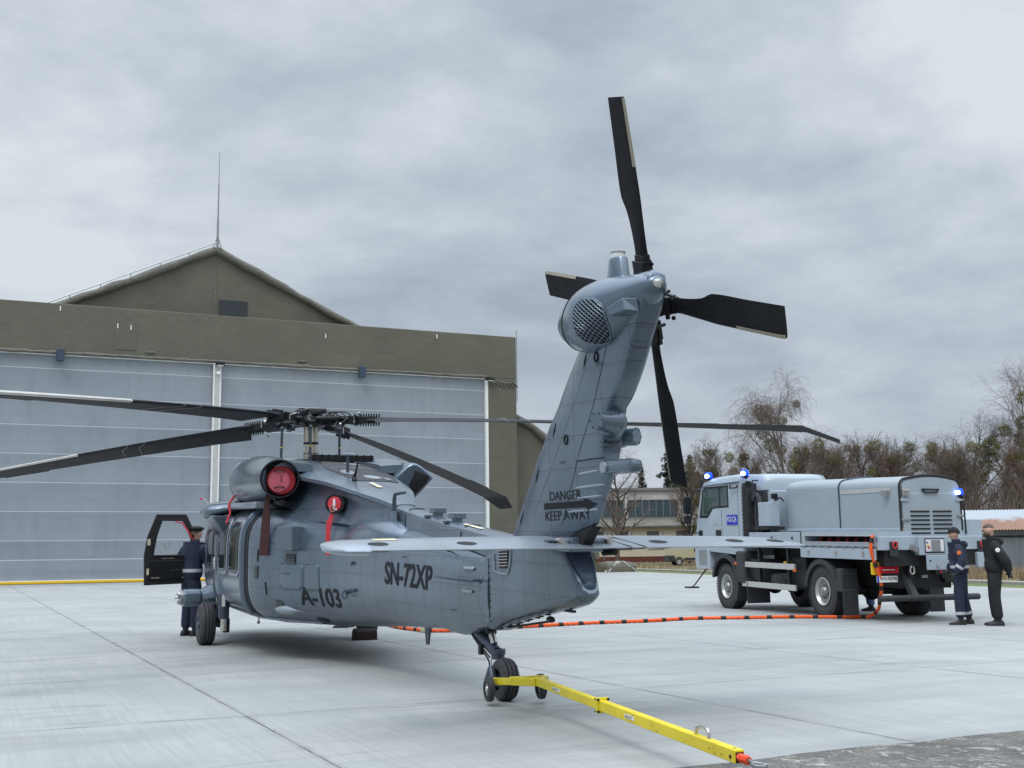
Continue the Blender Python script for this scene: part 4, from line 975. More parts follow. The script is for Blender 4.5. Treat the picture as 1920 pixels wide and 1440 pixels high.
# engine nacelles with round exhausts turned a little outwards
def nacelle(s_):
    mb = MB(); path = [(-0.95, 0.72, -0.99, 0.20), (-0.85, 0.75, -0.98, 0.29), (-0.6, 0.80, -0.97, 0.335), (-0.3, 0.84, -0.965, 0.355), (0.2, 0.88, -0.97, 0.365), (0.8, 0.895, -0.975, 0.36), (1.3, 0.90, -0.985, 0.335), (1.7, 0.915, -0.995, 0.295), (2.0, 0.937, -1.003, 0.268)]
    rings = []
    for i in range(46):
        X = path[0][0] + (path[-1][0] - path[0][0]) * i / 45; y, z, r_ = interp(path, X)
        rings.append([hv(X + 0.10 * (y - 0.9) , s_ * (y + r_ * math.cos(a)), z + r_ * math.sin(a)) for a in [6.2832 * k / 32 for k in range(32)]])
    mb.loft(rings); nc = mb.build('engine_nacelle', 'heli_paint_plain', heli, ang=40)
    ax = Vector((-math.cos(R(12)), s_ * math.sin(R(12)), -0.02)).normalized()
    c0 = hv(2.02, s_ * 0.94, -1.003)
    if s_ > 0: mb = MB(); mb.lathe(c0, ax, [(0.0, 0.262), (0.10, 0.272), (0.20, 0.272), (0.212, 0.265), (0.212, 0.248), (0.02, 0.24), (-0.05, 0.2)], n=36, cap=False)
    if s_ > 0: mb.build('exhaust_pipe', 'black_metal', nc, ang=50)
    if s_ > 0: mb = MB(); mb.cyl(c0 + ax * 0.012, c0 + ax * 0.022, 0.245, n=36); mb.build('exhaust_core', 'black_matte', nc)
    # saddle joining nacelle and roof
    mb = MB(); rings = []
    for X, zt in ((-0.5, -0.70), (0.4, -0.66), (1.2, -0.69), (1.9, -0.74), (2.12, -0.78)):
        rings.append([hv(X, s_ * y, z) for y, z in ((0.5, zt - 0.02), (0.72, zt), (0.93, zt + 0.005), (1.03, zt - 0.05), (1.03, zt - 0.12), (0.5, zt - 0.12))])
    mb.loft(rings); mb.build('nacelle_saddle', 'heli_paint_plain', nc, ang=60)
    # seam at the inlet end
    mb = MB(); y, z, r_ = interp(path, -0.45); mb.tube([hv(-0.45, s_ * (y + (r_ + .003) * math.cos(a)), z + (r_ + .003) * math.sin(a)) for a in [6.2832 * k / 40 for k in range(41)]], 0.010, n=6); mb.build('cowl_band', 'steel_dull', nc)
    return nc, c0, ax
NL, exL, axL = nacelle(1)
NR, exR, axR = nacelle(-1)
# far side: solid exhaust housing; a flat black sheet paints the shaded cavity aft
mb = MB(); st_ = [((0.3,) * 6, (-.70, -.86, -1.0, -1.1, -1.0, -.66), (-.72, -.70, -.80, -1.0, -1.2, -1.22)), ((0.9,) * 6, (-.70, -.93, -1.18, -1.22, -1.08, -.66), (-.76, -.68, -.79, -1.0, -1.22, -1.25)),
    ((1.6,) * 6, (-.70, -.95, -1.24, -1.26, -1.1, -.66), (-.85, -.705, -.85, -1.0, -1.26, -1.28)), ((2.30, 2.35, 2.46, 2.42, 2.25, 2.15), (-.66, -.92, -1.16, -1.13, -.96, -.60), (-.975, -.760, -.95, -1.05, -1.28, -1.30))]
rings = []
for t_ in range(13):
    u = t_ / 12 * 3; i = min(2, int(u)); f_ = u - i; A_, B_ = st_[i], st_[i + 1]
    c6 = [hv(A_[0][k] + (B_[0][k] - A_[0][k]) * f_, A_[1][k] + (B_[1][k] - A_[1][k]) * f_, A_[2][k] + (B_[2][k] - A_[2][k]) * f_) for k in range(6)]
    mid_ = catmull(c6[:5], 5); rings.append(mid_ + [c6[5]])
mb.loft(rings); hs = mb.build('exhaust_housing', 'heli_paint_plain', NR, ang=50, bevel=0.03)
mb = MB(); mb.add([hv(2.40, -.93, -.88), hv(2.475, -1.12, -.965), hv(2.435, -1.09, -1.05), hv(2.285, -.94, -1.24), hv(2.275, -.88, -1.22), hv(2.33, -.87, -1.05)], [(0, 1, 2, 3, 4, 5)]); mb.build('exhaust_cavity_shade', 'black_matte', hs, smooth=False)
mb = MB(); mb.tube([hv(2.28, -.93, -1.28), hv(2.26, -.92, -1.36), hv(2.22, -.93, -1.48)], .012, n=6); mb.build('drain_line', 'black_metal', hs)
# APU exhaust
c0 = hv(3.48, 0.535, -1.37); ax = Vector((-0.86, 0.50, 0.0)).normalized()
mb = MB(); mb.lathe(c0 - ax * 0.12, ax, [(-0.14, 0.11), (0, 0.12), (0.14, 0.128), (0.17, 0.125), (0.17, 0.10), (0.05, 0.095)], n=28, cap=False); mb.build('auxiliary_exhaust', 'black_metal', heli)
APU_C, APU_AX = c0 + ax * 0.0, ax
# vent box and grille on the left transition
p_ = onsurf(2.55, -1.82, 1, 0); tdir = (onsurf(2.75, -1.82, 1, 0) - onsurf(2.35, -1.82, 1, 0)).normalized(); ndir = Vector((0, 0, 1)).cross(tdir); ndir = ndir if ndir.y > 0 else -ndir
rotm = Matrix((tdir, ndir, Vector((0, 0, 1)))).transposed()
mb = MB(); mb.box(p_ + ndir * 0.05, (0.36, 0.18, 0.32), rotm); mb.build('equipment_box', 'unit_grey', heli, smooth=False, bevel=0.010)
gr = patch('vent_grille', 'black_matte', 2.44, 2.66, -2.17, -2.03, off=0.006, rad=0.01, n=4)
mb = MB()
for k in range(7): z = -2.16 + 0.02 * k; mb.tube([onsurf(2.45 + 0.05 * i, z, 1, 0.012) for i in range(5)], 0.004, n=4)
mb.build('bars', 'heli_paint_light', gr)
# low blister and little hatches under the left side
mb = MB(); rr = []
for i in range(9):
    t_ = i / 8; X = 2.02 + 0.62 * t_; w = math.sin(math.pi * min(1, t_ * 1.15 + .0)) * 0.09 + 0.005 if t_ < .87 else 0.012
    c_ = onsurf(X, -2.80, 1, -0.02); rr.append([c_ + Vector((0, (w + .02) * math.cos(a), w * 0.8 * math.sin(a))) for a in [6.2832 * k / 14 for k in range(14)]])
mb.loft(rr); mb.build('light_fairing', 'heli_paint_light', heli)
patch('drain_hatch', 'black_matte', 2.80, 3.02, -2.905, -2.86, off=0.010, rad=0.02, n=4)
mb = MB(); mb.cyl(hv(0.2, 0.8, -2.98), hv(0.2, 0.8, -3.10), 0.015); mb.box(hv(0.2, 0.8, -3.12), (0.03, 0.04, 0.04)); mb.build('drain_tube', 'bronze_steel', heli)
mb = MB()
mb.prism([(5.45, -2.78), (5.62, -2.78), (5.56, -2.98), (5.50, -2.98)], lambda a, b_, d: hv(a, d, b_), -0.012, 0.012); mb.build('belly_antenna', 'navy_strut', heli, smooth=False)
# ---- spine (drive shaft cover)
SP = [(4.2, 0.15, -1.33, -1.62), (5.0, 0.15, -1.43, -1.68), (6.0, 0.145, -1.545, -1.76), (7.0, 0.14, -1.645, -1.86), (7.8, 0.14, -1.72, -1.96), (8.4, 0.13, -1.78, -2.02)]
mb = MB(); rr = []
for i in range(30):
    X = 4.2 + 4.2 * i / 29; w, zt, zb = interp(SP, X)
    rr.append([hv(X, y, z) for y, z in ((w, zb), (w, zt - 0.09), (w * 0.9, zt - 0.035), (w * 0.6, zt - 0.008), (0, zt), (-w * 0.6, zt - 0.008), (-w * 0.9, zt - 0.035), (-w, zt - 0.09), (-w, zb))])
mb.loft(rr); mb.build('driveshaft_cover', 'heli_paint', heli, ang=35)
mb = MB()
for X in (5.15, 6.9): w, zt, zb = interp(SP, X); mb.tube([hv(X, w + .004, zb), hv(X, w + .004, zt - .08), hv(X, w * .6, zt), hv(X, 0, zt + .006), hv(X, -w * .6, zt)], 0.006, n=5)
mb.build('cover_band', 'black_metal', heli)
for X in (5.83, 6.43):
    w, zt, zb = interp(SP, X); mb = MB(); mb.box(hv(X, 0.0, zt + 0.055), (0.16, 0.15, 0.06)); mb.cyl(hv(X, 0, zt - 0.02), hv(X, 0, zt + 0.03), 0.06, n=14); b0 = mb.build('sensor_mount', 'heli_paint_plain', heli, smooth=False, bevel=0.006)
    mb = MB(); mb.box(hv(X - .02, 0.115, zt - 0.01), (0.10, 0.05, 0.025)); mb.build('bracket', 'navy_strut', b0, smooth=False)
w, zt, zb = interp(SP, 6.9)
mb = MB(); mb.add([hv(6.75, 0.02, interp(SP, 6.75)[1] + .006), hv(6.75, 0.07, interp(SP, 6.75)[1] + .002), hv(7.25, 0.07, interp(SP, 7.25)[1] + .002), hv(7.25, 0.02, interp(SP, 7.25)[1] + .006)], [(0, 1, 2, 3)]); mb.build('yellow_marker', 'pale_label', heli, smooth=False)
# antennas
p_ = onroof(2.50, 0.10, 0)
mb = MB(); rr = []
for z_, c_ in ((0, 0.10), (0.24, 0.065)): rr.append([p_ + Vector((c_ * .5 * math.cos(a) * 1.2, 0.018 * math.sin(a), z_)) for a in [6.2832 * k / 12 for k in range(12)]])
mb.loft(rr); b0 = mb.build('blade_antenna', 'navy_strut', heli)
mb = MB(); mb.box(p_ + Vector((-0.02, 0, 0.255)), (0.17, 0.14, 0.022)); mb.build('antenna_cap', 'heli_paint_light', b0, smooth=False, bevel=0.008)
p_ = onroof(3.22, 0.21, 0)
mb = MB(); mb.tube([p_, p_ + Vector((0.01, 0, 0.06)), p_ + Vector((-0.03, -0.01, 0.12)), p_ + Vector((-0.10, -0.03, 0.33))], [0.04, 0.025, 0.014, 0.008], n=8); mb.build('whip_antenna', 'black_metal', heli)
# shaped pylon antenna on the left shoulder of the tail boom
mb = MB(); rr = []
for z_, lx, ly in ((-1.70, 0.16, 0.07), (-1.62, 0.12, 0.045), (-1.47, 0.10, 0.038)): rr.append([hv(4.85 + lx * math.cos(a), 0.20 + ly * math.sin(a), z_) for a in [6.2832 * k / 14 for k in range(14)]])
mb.loft(rr); b0 = mb.build('antenna_base', 'heli_paint_plain', heli)
mb = MB(); mb.tube([hv(4.86, 0.20, -1.48), hv(4.88, 0.20, -1.32), hv(4.90, 0.20, -1.27), hv(4.97, 0.14, -1.255), hv(5.0, 0.10, -1.25)], [0.030, 0.026, 0.024, 0.020, 0.018], n=8); mb.build('antenna_arm', 'navy_strut', b0)
# bulged fillet between cowling and tail boom
mb = MB(); mb.sphere(hv(4.15, 0.14, -1.80), 1.25, 0.37, 0.27, n=36, m=18); mb.build('boom_fillet', 'heli_paint_plain', heli)
# towel rail antenna
mb = MB(); yb = [onsurf(x, -2.16, 1, 0.0) for x in (7.12, 7.62)]
o1 = Vector((0, 0.10, 0)); mb.tube([yb[0] + o1 + Vector((0.42, 0.01, 0.0)), yb[0] + o1 + Vector((0.1, 0, 0)), (yb[0] + yb[1]) / 2 + o1, yb[1] + o1, yb[1] + o1 + Vector((-0.03, -0.02, 0))], [0.008, 0.016, 0.017, 0.017, 0.012], n=8)
for q_ in yb: mb.cyl(q_, q_ + o1, 0.014, n=8); mb.lathe(q_, (0, 1, 0), [(0, 0.035), (0.012, 0.03), (0.02, 0.015)], n=12)
mb.build('rail_antenna', 'navy_strut', heli)

# ---- tail pylon: lower body, built station by slanted station
LP = [  # top X, top z, bottom X, bottom z, half width top, half width bottom
    (7.70, -1.93, 7.70, -2.62, 0.215, 0.20), (8.05, -1.80, 7.98, -2.53, 0.19, 0.175), (8.5, -1.72, 8.45, -2.44, 0.175, 0.155), (8.9, -1.72, 8.85, -2.37, 0.16, 0.14), (9.22, -1.80, 9.15, -2.32, 0.14, 0.125), (9.30, -1.90, 9.38, -2.27, 0.125, 0.115), (9.36, -1.98, 9.47, -2.22, 0.11, 0.095), (9.385, -2.02, 9.50, -2.17, 0.085, 0.07)]
mb = MB(); rr = []
for xt, zt, xb, zb, wt, wb in LP:
    pts_ = []
    for t_ in (0, .06, .25, .45, .65, .82, .92): pts_.append((xt + (xb - xt) * t_, wt * (0.9 if t_ == 0 else 1) + (wb - wt) * t_, zt + (zb - zt) * t_))
    pts_.append((xb, wb * 0.72, zb + 0.0)); pts_.append((xb, wb * 0.35, zb - 0.02))
    rr.append([hv(x, y, z) for x, y, z in pts_] + [hv(x, -y, z) for x, y, z in pts_[::-1]])
mb.loft(rr); lpo = mb.build('tail_pylon_base', 'heli_paint', heli, ang=40)
# recessed dark rear face
mb = MB(); vs = []
RF = [(0, 9.06, -1.725, .145), (.25, 9.23, -1.80, .128), (.5, 9.315, -1.90, .116), (.75, 9.375, -1.98, .104), (.88, 9.40, -2.02, .092), (1.0, 9.47, -2.10, .07)]
for i in range(9):
    xx, z, w = interp(RF, i / 8); w *= .86
    vs += [hv(xx + 0.010, w, z), hv(xx + 0.012, w * 0.5, z), hv(xx + .012, 0, z), hv(xx + 0.012, -w * .5, z), hv(xx + 0.010, -w, z)]
mb.add(vs, [(5 * i + j, 5 * i + j + 1, 5 * i + j + 6, 5 * i + j + 5) for i in range(8) for j in range(4)])
o_ = mb.build('rear_fairing', 'heli_dark_blue', lpo); sd = o_.modifiers.new('s', 'SOLIDIFY'); sd.thickness = 0.006
mb = MB(); mb.sphere(hv(9.435, 0, -2.13), 0.06, 0.075, 0.06); mb.build('tail_light', 'heli_dark_blue', lpo)
# NACA-like grille at the pylon root
mb = MB()
def lp_side(X, Z, off=0.0):
    h = BVL.ray_cast(hv(X, 2.0, Z), Vector((0, -1, 0)))
    return (h[0] if h[0] is not None else hv(X, 0.17, Z)) + Vector((0, off, 0))
lm = MB(); lm.loft(rr); BVL = BVHTree.FromPolygons([Vector(p) for p in lm.v], lm.f)
v_ = [lp_side(x, z, 0.012) for x, z in ((8.02, -1.86), (8.22, -1.84), (8.16, -2.03), (8.02, -2.03))]
mb.add(v_, [(0, 1, 2, 3)]); gq = mb.build('intake_grille', 'maroon', lpo, smooth=False)
mb = MB()
for k in range(6): z = -1.87 - 0.028 * k; mb.cyl(lp_side(8.01, z, 0.016), lp_side(8.21, z + .01, 0.016), 0.005, n=5)
mb.build('bars', 'heli_paint_light', gq)
mb = MB(); mb.tube([lp_side(x, z, 0.006) for x, z in ((7.90, -1.90), (7.92, -2.06), (8.02, -2.08), (8.18, -2.08), (8.24, -2.0), (8.27, -1.84))], 0.008, n=5); mb.build('grille_frame', 'heli_paint_light', lpo)
# joint line
mb = MB(); mb.tube([lp_side(7.79, -1.95 - 0.62 * i / 12, 0.001) for i in range(13)], 0.004, n=5); mb.build('fold_joint', 'black_metal', heli)
mb = MB()
for i in range(9): mb.box(lp_side(7.80, -2.02 - 0.065 * i, 0.004), (0.012, 0.012, 0.012))
mb.build('joint_bolts', 'black_metal', heli, smooth=False)
mb = MB(); mb.cyl(hv(7.85, 0.02, -2.60), hv(8.75, -0.02, -2.47), 0.012, n=6); mb.sphere(hv(8.72, 0.0, -2.46), 0.07, 0.03, 0.03); mb.box(hv(9.1, 0.0, -2.36), (0.16, 0.04, 0.02)); mb.build('underside_fitting', 'black_metal', heli)
mb = MB()
for i in range(10): mb.box(hv(7.85 + 0.11 * i, 0.10 - 0.02 * (i % 2), -2.605 + 0.022 * i), (0.05, 0.03, 0.012))
mb.build('belly_rivets', 'black_metal', heli, smooth=False)

# ---- fin
FIN = [  # z, leading X, trailing X, half width, trailing half width
    (-1.95, 7.86, 9.12, 0.150, 0.035), (-1.80, 7.98, 9.22, 0.150, 0.035), (-1.70, 8.03, 9.30, 0.145, 0.032), (-1.62, 8.08, 9.58, 0.142, 0.028), (-1.45, 8.22, 9.70, 0.138, 0.030), (-1.13, 8.48, 9.90, 0.132, 0.045), (-1.09, 8.50, 9.85, 0.132, 0.080), (-0.90, 8.68, 9.90, 0.130, 0.090), (-0.76, 8.80, 9.94, 0.130, 0.092), (-0.68, 8.90, 9.96, 0.130, 0.092), (-0.60, 8.98, 10.07, 0.130, 0.092),
    (-0.40, 9.15, 10.24, 0.130, 0.092), (-0.14, 9.42, 10.40, 0.135, 0.095), (0.05, 9.60, 10.52, 0.14, 0.098), (0.20, 9.76, 10.60, 0.135, 0.090), (0.29, 9.90, 10.62, 0.115, 0.070), (0.33, 10.05, 10.58, 0.06, 0.035)]
def fin_ring(z):
    xl, xt, w, wt = interp(FIN, z); c_ = xt - xl; half_ = []
    for t_ in (0.0, 0.012, 0.04, 0.09, 0.16, 0.25, 0.36, 0.48, 0.60, 0.72, 0.84, 0.93, 1.0):
        if t_ < 0.36: y = w * math.sqrt(max(0, 1 - ((0.36 - t_) / 0.36) ** 2.0)) ** 0.9
        else:
            k = (t_ - 0.36) / 0.64; y = w + (wt - w) * (k ** 1.7)
        half_.append((xl + c_ * t_, y))
    half_.append((xt + 0.010, wt * 0.72)); half_.append((xt + 0.014, wt * 0.35))
    return [hv(x, y, z) for x, y in half_] + [hv(x, -y, z) for x, y in half_[:0:-1]]
zs = [-1.95, -1.85, -1.78, -1.70, -1.62] + [-1.52 + 0.065 * i for i in range(28)] + [0.29, 0.33]
mb = MB(); mb.loft([fin_ring(z) for z in zs]); fin = mb.build('tail_fin', 'heli_paint', heli, ang=75)
BVF = BVHTree.FromPolygons([Vector(p) for p in mb.v], mb.f); _finv, _finf = list(mb.v), list(mb.f)
def fs(X, Z, off=0.0):
    h = BVF.ray_cast(hv(X, 2.0, Z), Vector((0, -1, 0)))
    return (h[0] if h[0] is not None else hv(X, 0.1, Z)) + Vector((0, off, 0))
_rv = []; _rf_base = []
# stiffening ribs on the lower rear part
for z, x0, x1 in ((-1.20, 9.47, 9.74), (-1.315, 9.40, 9.80), (-1.405, 9.36, 9.74), (-1.515, 9.26, 9.68)):
    mb = MB(); n = 8; mb.tube([fs(x0 + (x1 - x0) * i / n, z + 0.02 * i / n, -0.002) for i in range(n + 1)], [0.005] + [0.012] * (n - 1) + [0.005], n=8); _rv += [(len(_rf_base), mb.v, mb.f)]; mb.build('stiffener', 'heli_paint_light', fin)
_vv = [Vector(p) for p in _finv]; _ff = [list(f) for f in _finf]
for _, v_, f_ in _rv:
    b0 = len(_vv); _vv += [Vector(p) for p in v_]; _ff += [[b0 + i for i in f] for f in f_]
BVFR = BVHTree.FromPolygons(_vv, _ff)
def fsr(X, Z, off=0.004):
    h = BVFR.ray_cast(hv(X, 2.0, Z), Vector((0, -1, 0)))
    return (h[0] if h[0] is not None else hv(X, 0.1, Z)) + Vector((0, off, 0))
surf_text('danger_lettering', 'DANGER', 8.99, -1.415, 0.078, 0.49, parent=fin, bvh=BVFR, bold=0.0, slope=0.020, off=0.004)
surf_text('keep_away_lettering', 'KEEP AWAY', 8.90, -1.590, 0.082, 0.68, parent=fin, bvh=BVFR, bold=0.0, slope=0.020, off=0.004)
ar = [(8.88, -1.435), (9.52, -1.422), (9.51, -1.395), (9.69, -1.452), (9.53, -1.515), (9.525, -1.478), (8.88, -1.492)]
bm = bmesh.new(); bv = [bm.verts.new((a, b_, 0)) for a, b_ in ar]; bm.faces.new(bv); bmesh.ops.triangulate(bm, faces=bm.faces)
for _ in range(4):
    ed_ = [e for e in bm.edges if e.calc_length() > 0.06]
    if ed_: bmesh.ops.subdivide_edges(bm, edges=ed_, cuts=1); bmesh.ops.triangulate(bm, faces=bm.faces)
bm.verts.index_update(); av = [fsr(v.co.x, v.co.y, 0.004) for v in bm.verts]; af = [[v.index for v in f_.verts] for f_ in bm.faces]; bm.free()
MB().add(av, af).build('danger_arrow', 'stencil', fin, smooth=False, recalc=False)
surf_text('caution_lettering', 'CAUTION', 9.86, -0.965, 0.026, 0.15, parent=fin, bvh=BVF, bold=0.004)
for i in range(3): surf_text('caution_note', ('KEEP CLEAR OF', 'HEAT RADIATING', 'SURFACE')[i], 9.86 + 0.01 * i, -1.00 - 0.022 * i, 0.012, 0.16, parent=fin, bvh=BVF, bold=0.0)
surf_text('fin_note', 'NO PUSH', 9.18, -1.10, 0.02, 0.10, parent=fin, bvh=BVF, bold=0.0)
surf_text('fin_note', 'NO PUSH', 9.84, -0.33, 0.02, 0.12, parent=fin, bvh=BVF, bold=0.0)
# seams
def seamline(name, pts_, r_=0.004, mat='black_metal', par=None):
    P_ = []
    for (a, b_), (c_, d) in zip(pts_, pts_[1:]):
        k = max(2, int(math.hypot(c_ - a, d - b_) / 0.08)); P_ += [(a + (c_ - a) * i / k, b_ + (d - b_) * i / k) for i in range(k)]
    P_.append(pts_[-1]); return MB().tube([fs(x, z, 0.0015) for x, z in P_], r_, n=4).build(name, mat, par or fin)
seamline('panel_seam', [(9.46, -1.09), (9.80, -1.08), (9.90, -1.085)], 0.007)
seamline('panel_seam', [(9.16, -1.62), (9.46, -1.10), (9.80, -0.60), (10.02, -0.20), (10.14, 0.0)], 0.0022)
seamline('panel_seam', [(8.66, -1.55), (9.0, -1.15), (9.45, -0.60), (9.75, -0.22)], 0.003, 'heli_paint_light')
mb = MB()
for x, z in ((9.92, -0.20), (9.32, -0.74), (8.95, -1.13), (8.62, -1.50)):
    mb = MB(); mb.tube([fs(x - 0.22, z, 0.0), fs(x - 0.25, z - 0.07, 0.002), fs(x - 0.28, z - 0.13, 0.0)], [0.004, 0.009, 0.002], n=6); mb.build('static_wick', 'black_metal', fin)
for x, z in ((9.86, -0.26), (9.30, -0.90)):
    mb = MB(); c_ = fs(x, z, 0.005); mb.tube([c_ + Vector((0.03 * math.cos(a), 0, 0.04 * math.sin(a))) for a in [6.2832 * i / 16 for i in range(17)]], 0.007, n=5); mb.build('port_ring', 'black_metal', fin)
# black wedge stands in for the shaded gap between fin bottom and stabilator root
mb = MB(); mb.add([hv(9.10, 0.10, -1.76), hv(9.60, 0.045, -1.635), hv(9.60, -0.045, -1.635), hv(9.10, -0.10, -1.76), hv(9.10, 0.10, -1.86), hv(9.42, 0.05, -1.80), hv(9.42, -0.05, -1.80), hv(9.10, -0.10, -1.86)], [(0, 1, 2, 3), (4, 5, 6, 7), (0, 4, 5, 1), (3, 2, 6, 7), (0, 3, 7, 4), (1, 5, 6, 2)]); mb.build('fin_gap_shade', 'black_matte', fin, smooth=False)
# round warning receivers and the side arm
def disc_sensor(c_, ax, r_, L, name):
    ax = Vector(ax).normalized(); mb = MB(); mb.lathe(c_ - ax * 0.10, ax, [(0, r_ * 1.18), (0.07, r_ * 1.12), (0.10, r_ * 0.98), (0.10 + L - .012, r_), (0.10 + L, r_ * .93)], n=32)
    o_ = mb.build(name, 'heli_paint_plain', fin, ang=30)
    mb = MB()
    for i in range(6): a = 6.2832 * i / 6; _, u, v = frame_of(ax); q_ = c_ + ax * (L + .002) + (u * math.cos(a) + v * math.sin(a)) * r_ * .8; mb.cyl(q_, q_ + ax * .004, 0.006, n=6)
    mb.build('screws', 'black_metal', o_); return o_
disc_sensor(hv(10.02, 0.145, -0.80), (-0.35, 0.93, 0.02), 0.078, 0.10, 'warning_receiver')
disc_sensor(hv(9.80, -0.18, -0.90), (-0.85, -0.5, 0.02), 0.078, 0.10, 'warning_receiver')
mb = MB(); mb.sphere(hv(9.88, 0.01, -0.80), 0.17, 0.125, 0.13, n=24, m=14); mb.build('sensor_fairing', 'heli_paint_plain', fin)
mb = MB(); mb.box(hv(10.14, 0.07, -1.165), (0.52, 0.13, 0.115)); ao = mb.build('light_arm', 'heli_paint_plain', fin, smooth=False, bevel=0.045)
mb = MB(); c_ = hv(9.99, 0.135, -1.165); mb.cyl(c_, c_ + Vector((0, 0.018, 0)), 0.045, n=24); mb.build('arm_cap', 'heli_paint_light', ao)
# ---- tail gearbox fairing
PD = [(9.15, 0.02, 0.02, 0.05, 0.14), (9.21, 0.10, 0.11, 0.05, 0.135), (9.4, 0.19, 0.205, 0.055, 0.125), (9.6, 0.255, 0.265, 0.06, 0.115), (9.8, 0.29, 0.30, 0.06, 0.11), (10.0, 0.29, 0.29, 0.05, 0.13), (10.2, 0.245, 0.245, 0.035, 0.16), (10.4, 0.175, 0.175, 0.02, 0.20), (10.6, 0.10, 0.10, 0.0, 0.245), (10.66, 0.05, 0.05, 0.0, 0.25)]
mb = MB(); rr = []
for i in range(40):
    X = 9.15 + 1.51 * i / 39; ry, rz, yc, zc = interp(PD, X); zc = zc - 0.01
    rr.append([hv(X, yc + ry * math.cos(a), zc - 0.03 + rz * math.sin(a)) for a in [6.2832 * k / 36 for k in range(36)]])
mb.loft(rr); pod = mb.build('gearbox_fairing', 'heli_paint_plain', heli, ang=60)
BVP = BVHTree.FromPolygons([Vector(p) for p in mb.v], mb.f)
def ps(X, Z, off=0.0):
    d = Vector((0.55, -0.83, 0.0)).normalized(); o_ = hv(X, 0.35, Z) - d * 2.0; h = BVP.ray_cast(o_, d)
    if h[0] is None: return None
    nn = h[1] if h[1].dot(d) < 0 else -h[1]; return h[0] + nn * off
# grille: a real lattice of bars over a dark recess
gc = (10.09, 0.0)
def gi(u, v):     # unit square to fairing surface
    return gc[0] + 0.215 * u, gc[1] + 0.17 * v
def inside(u, v): return abs(u) ** 2.6 + abs(v) ** 2.6 < 1 and not (u > 0.30 + 0.55 * (v + .2) and False)
mb = MB(); n = 22; idx = {}
vs = []
for i in range(n + 1):
    for j in range(n + 1):
        u, v = -1 + 2 * i / n, -1 + 2 * j / n; k = (abs(u) ** 2.6 + abs(v) ** 2.6) ** (1 / 2.6)
        m_ = max(abs(u), abs(v)); sc_ = (m_ / k) if k > 1e-6 else 1
        x_, z_ = gi(u * sc_, v * sc_ - 0.12 * u * sc_); vs.append(ps(x_, z_, 0.003) or hv(x_, 0.3, z_))
mb.add(vs, [(i * (n + 1) + j, i * (n + 1) + j + 1, (i + 1) * (n + 1) + j + 1, (i + 1) * (n + 1) + j) for i in range(n) for j in range(n)])
go = mb.build('grille_recess', 'black_matte', pod)
mb = MB()
for fam in (1, -1):
    for k in range(-11, 12):
        pts_ = []
        for s_ in range(-16, 17):
            u = (s_ / 16) * 1.4; v = fam * u * 0.75 + k * 0.21
            if abs(u) ** 2.6 + abs(v) ** 2.6 < 0.98:
                x_, z_ = gi(u, v - 0.12 * u); p_ = ps(x_, z_, 0.008)
                if p_ is not None: pts_.append(p_)
        if len(pts_) > 1: mb.tube(pts_, 0.0045, n=4)
mb.build('grille_mesh', 'heli_paint_plain', go)
mb = MB(); pts_ = []
for i in range(49):
    a = 6.2832 * i / 48; u, v = sgn(math.cos(a)) * abs(math.cos(a)) ** (2 / 2.6), sgn(math.sin(a)) * abs(math.sin(a)) ** (2 / 2.6); x_, z_ = gi(u, v - 0.12 * u); pts_.append(ps(x_, z_, 0.002) or hv(x_, .3, z_))
mb.tube(pts_, 0.009, n=6); mb.build('grille_rim', 'heli_paint_plain', go)
# band where the nose cone of the fairing is bolted on
mb = MB(); pts_ = []
for k in range(49):
    a = 6.2832 * k / 48; X = 9.62 + .12 * math.sin(a); ry, rz, yc, zc = interp(PD, X); pts_.append(hv(X, yc + (ry + .002) * math.cos(a), zc - .04 + (rz + .002) * math.sin(a)))
mb.tube(pts_, 0.004, n=5); mb.build('fairing_band', 'black_metal', pod)
# beacon on its base
mb = MB(); rr = []
for z_, lx, ly in ((0.30, 0.155, 0.085), (0.36, 0.13, 0.078), (0.50, 0.105, 0.066), (0.515, 0.095, 0.06)): rr.append([hv(10.12 + lx * math.cos(a), 0.06 + ly * math.sin(a), z_) for a in [6.2832 * k / 20 for k in range(20)]])
mb.loft(rr); bo = mb.build('beacon_base', 'heli_paint_plain', pod)
mb = MB(); mb.lathe(hv(10.12, 0.06, 0.51), (0, 0, 1), [(0, 0.055), (0.008, 0.056), (0.045, 0.056), (0.05, 0.050)], n=24); mb.build('beacon', 'lamp_glass', bo)
mb = MB(); mb.lathe(hv(10.12, 0.06, 0.556), (0, 0, 1), [(0, 0.060), (0.012, 0.060), (0.018, 0.05)], n=24); mb.build('beacon_cap', 'steel_dull', bo)
# scoop
mb = MB(); mb.add([hv(10.30, 0.27, 0.065), hv(10.47, 0.225, 0.12), hv(10.52, 0.12, 0.12), hv(10.32, 0.14, 0.055), hv(10.34, 0.27, -0.005), hv(10.50, 0.225, 0.02), hv(10.52, 0.10, 0.01), hv(10.34, 0.10, -0.005)], [(0, 1, 2, 3), (4, 7, 6, 5), (0, 4, 5, 1), (3, 2, 6, 7), (0, 3, 7, 4), (1, 5, 6, 2)]); mb.build('scoop', 'heli_paint_plain', pod, smooth=False, bevel=0.008)
# tail position light
mb = MB(); mb.box(hv(10.60, 0.01, 0.215), (0.06, 0.085, 0.10)); mb.lathe(hv(10.63, 0.01, 0.215), (-1, 0.25, 0), [(0, 0.045), (0.03, 0.042), (0.05, 0.03), (0.09, 0.012)], n=18); mb.build('position_light', 'steel', pod)

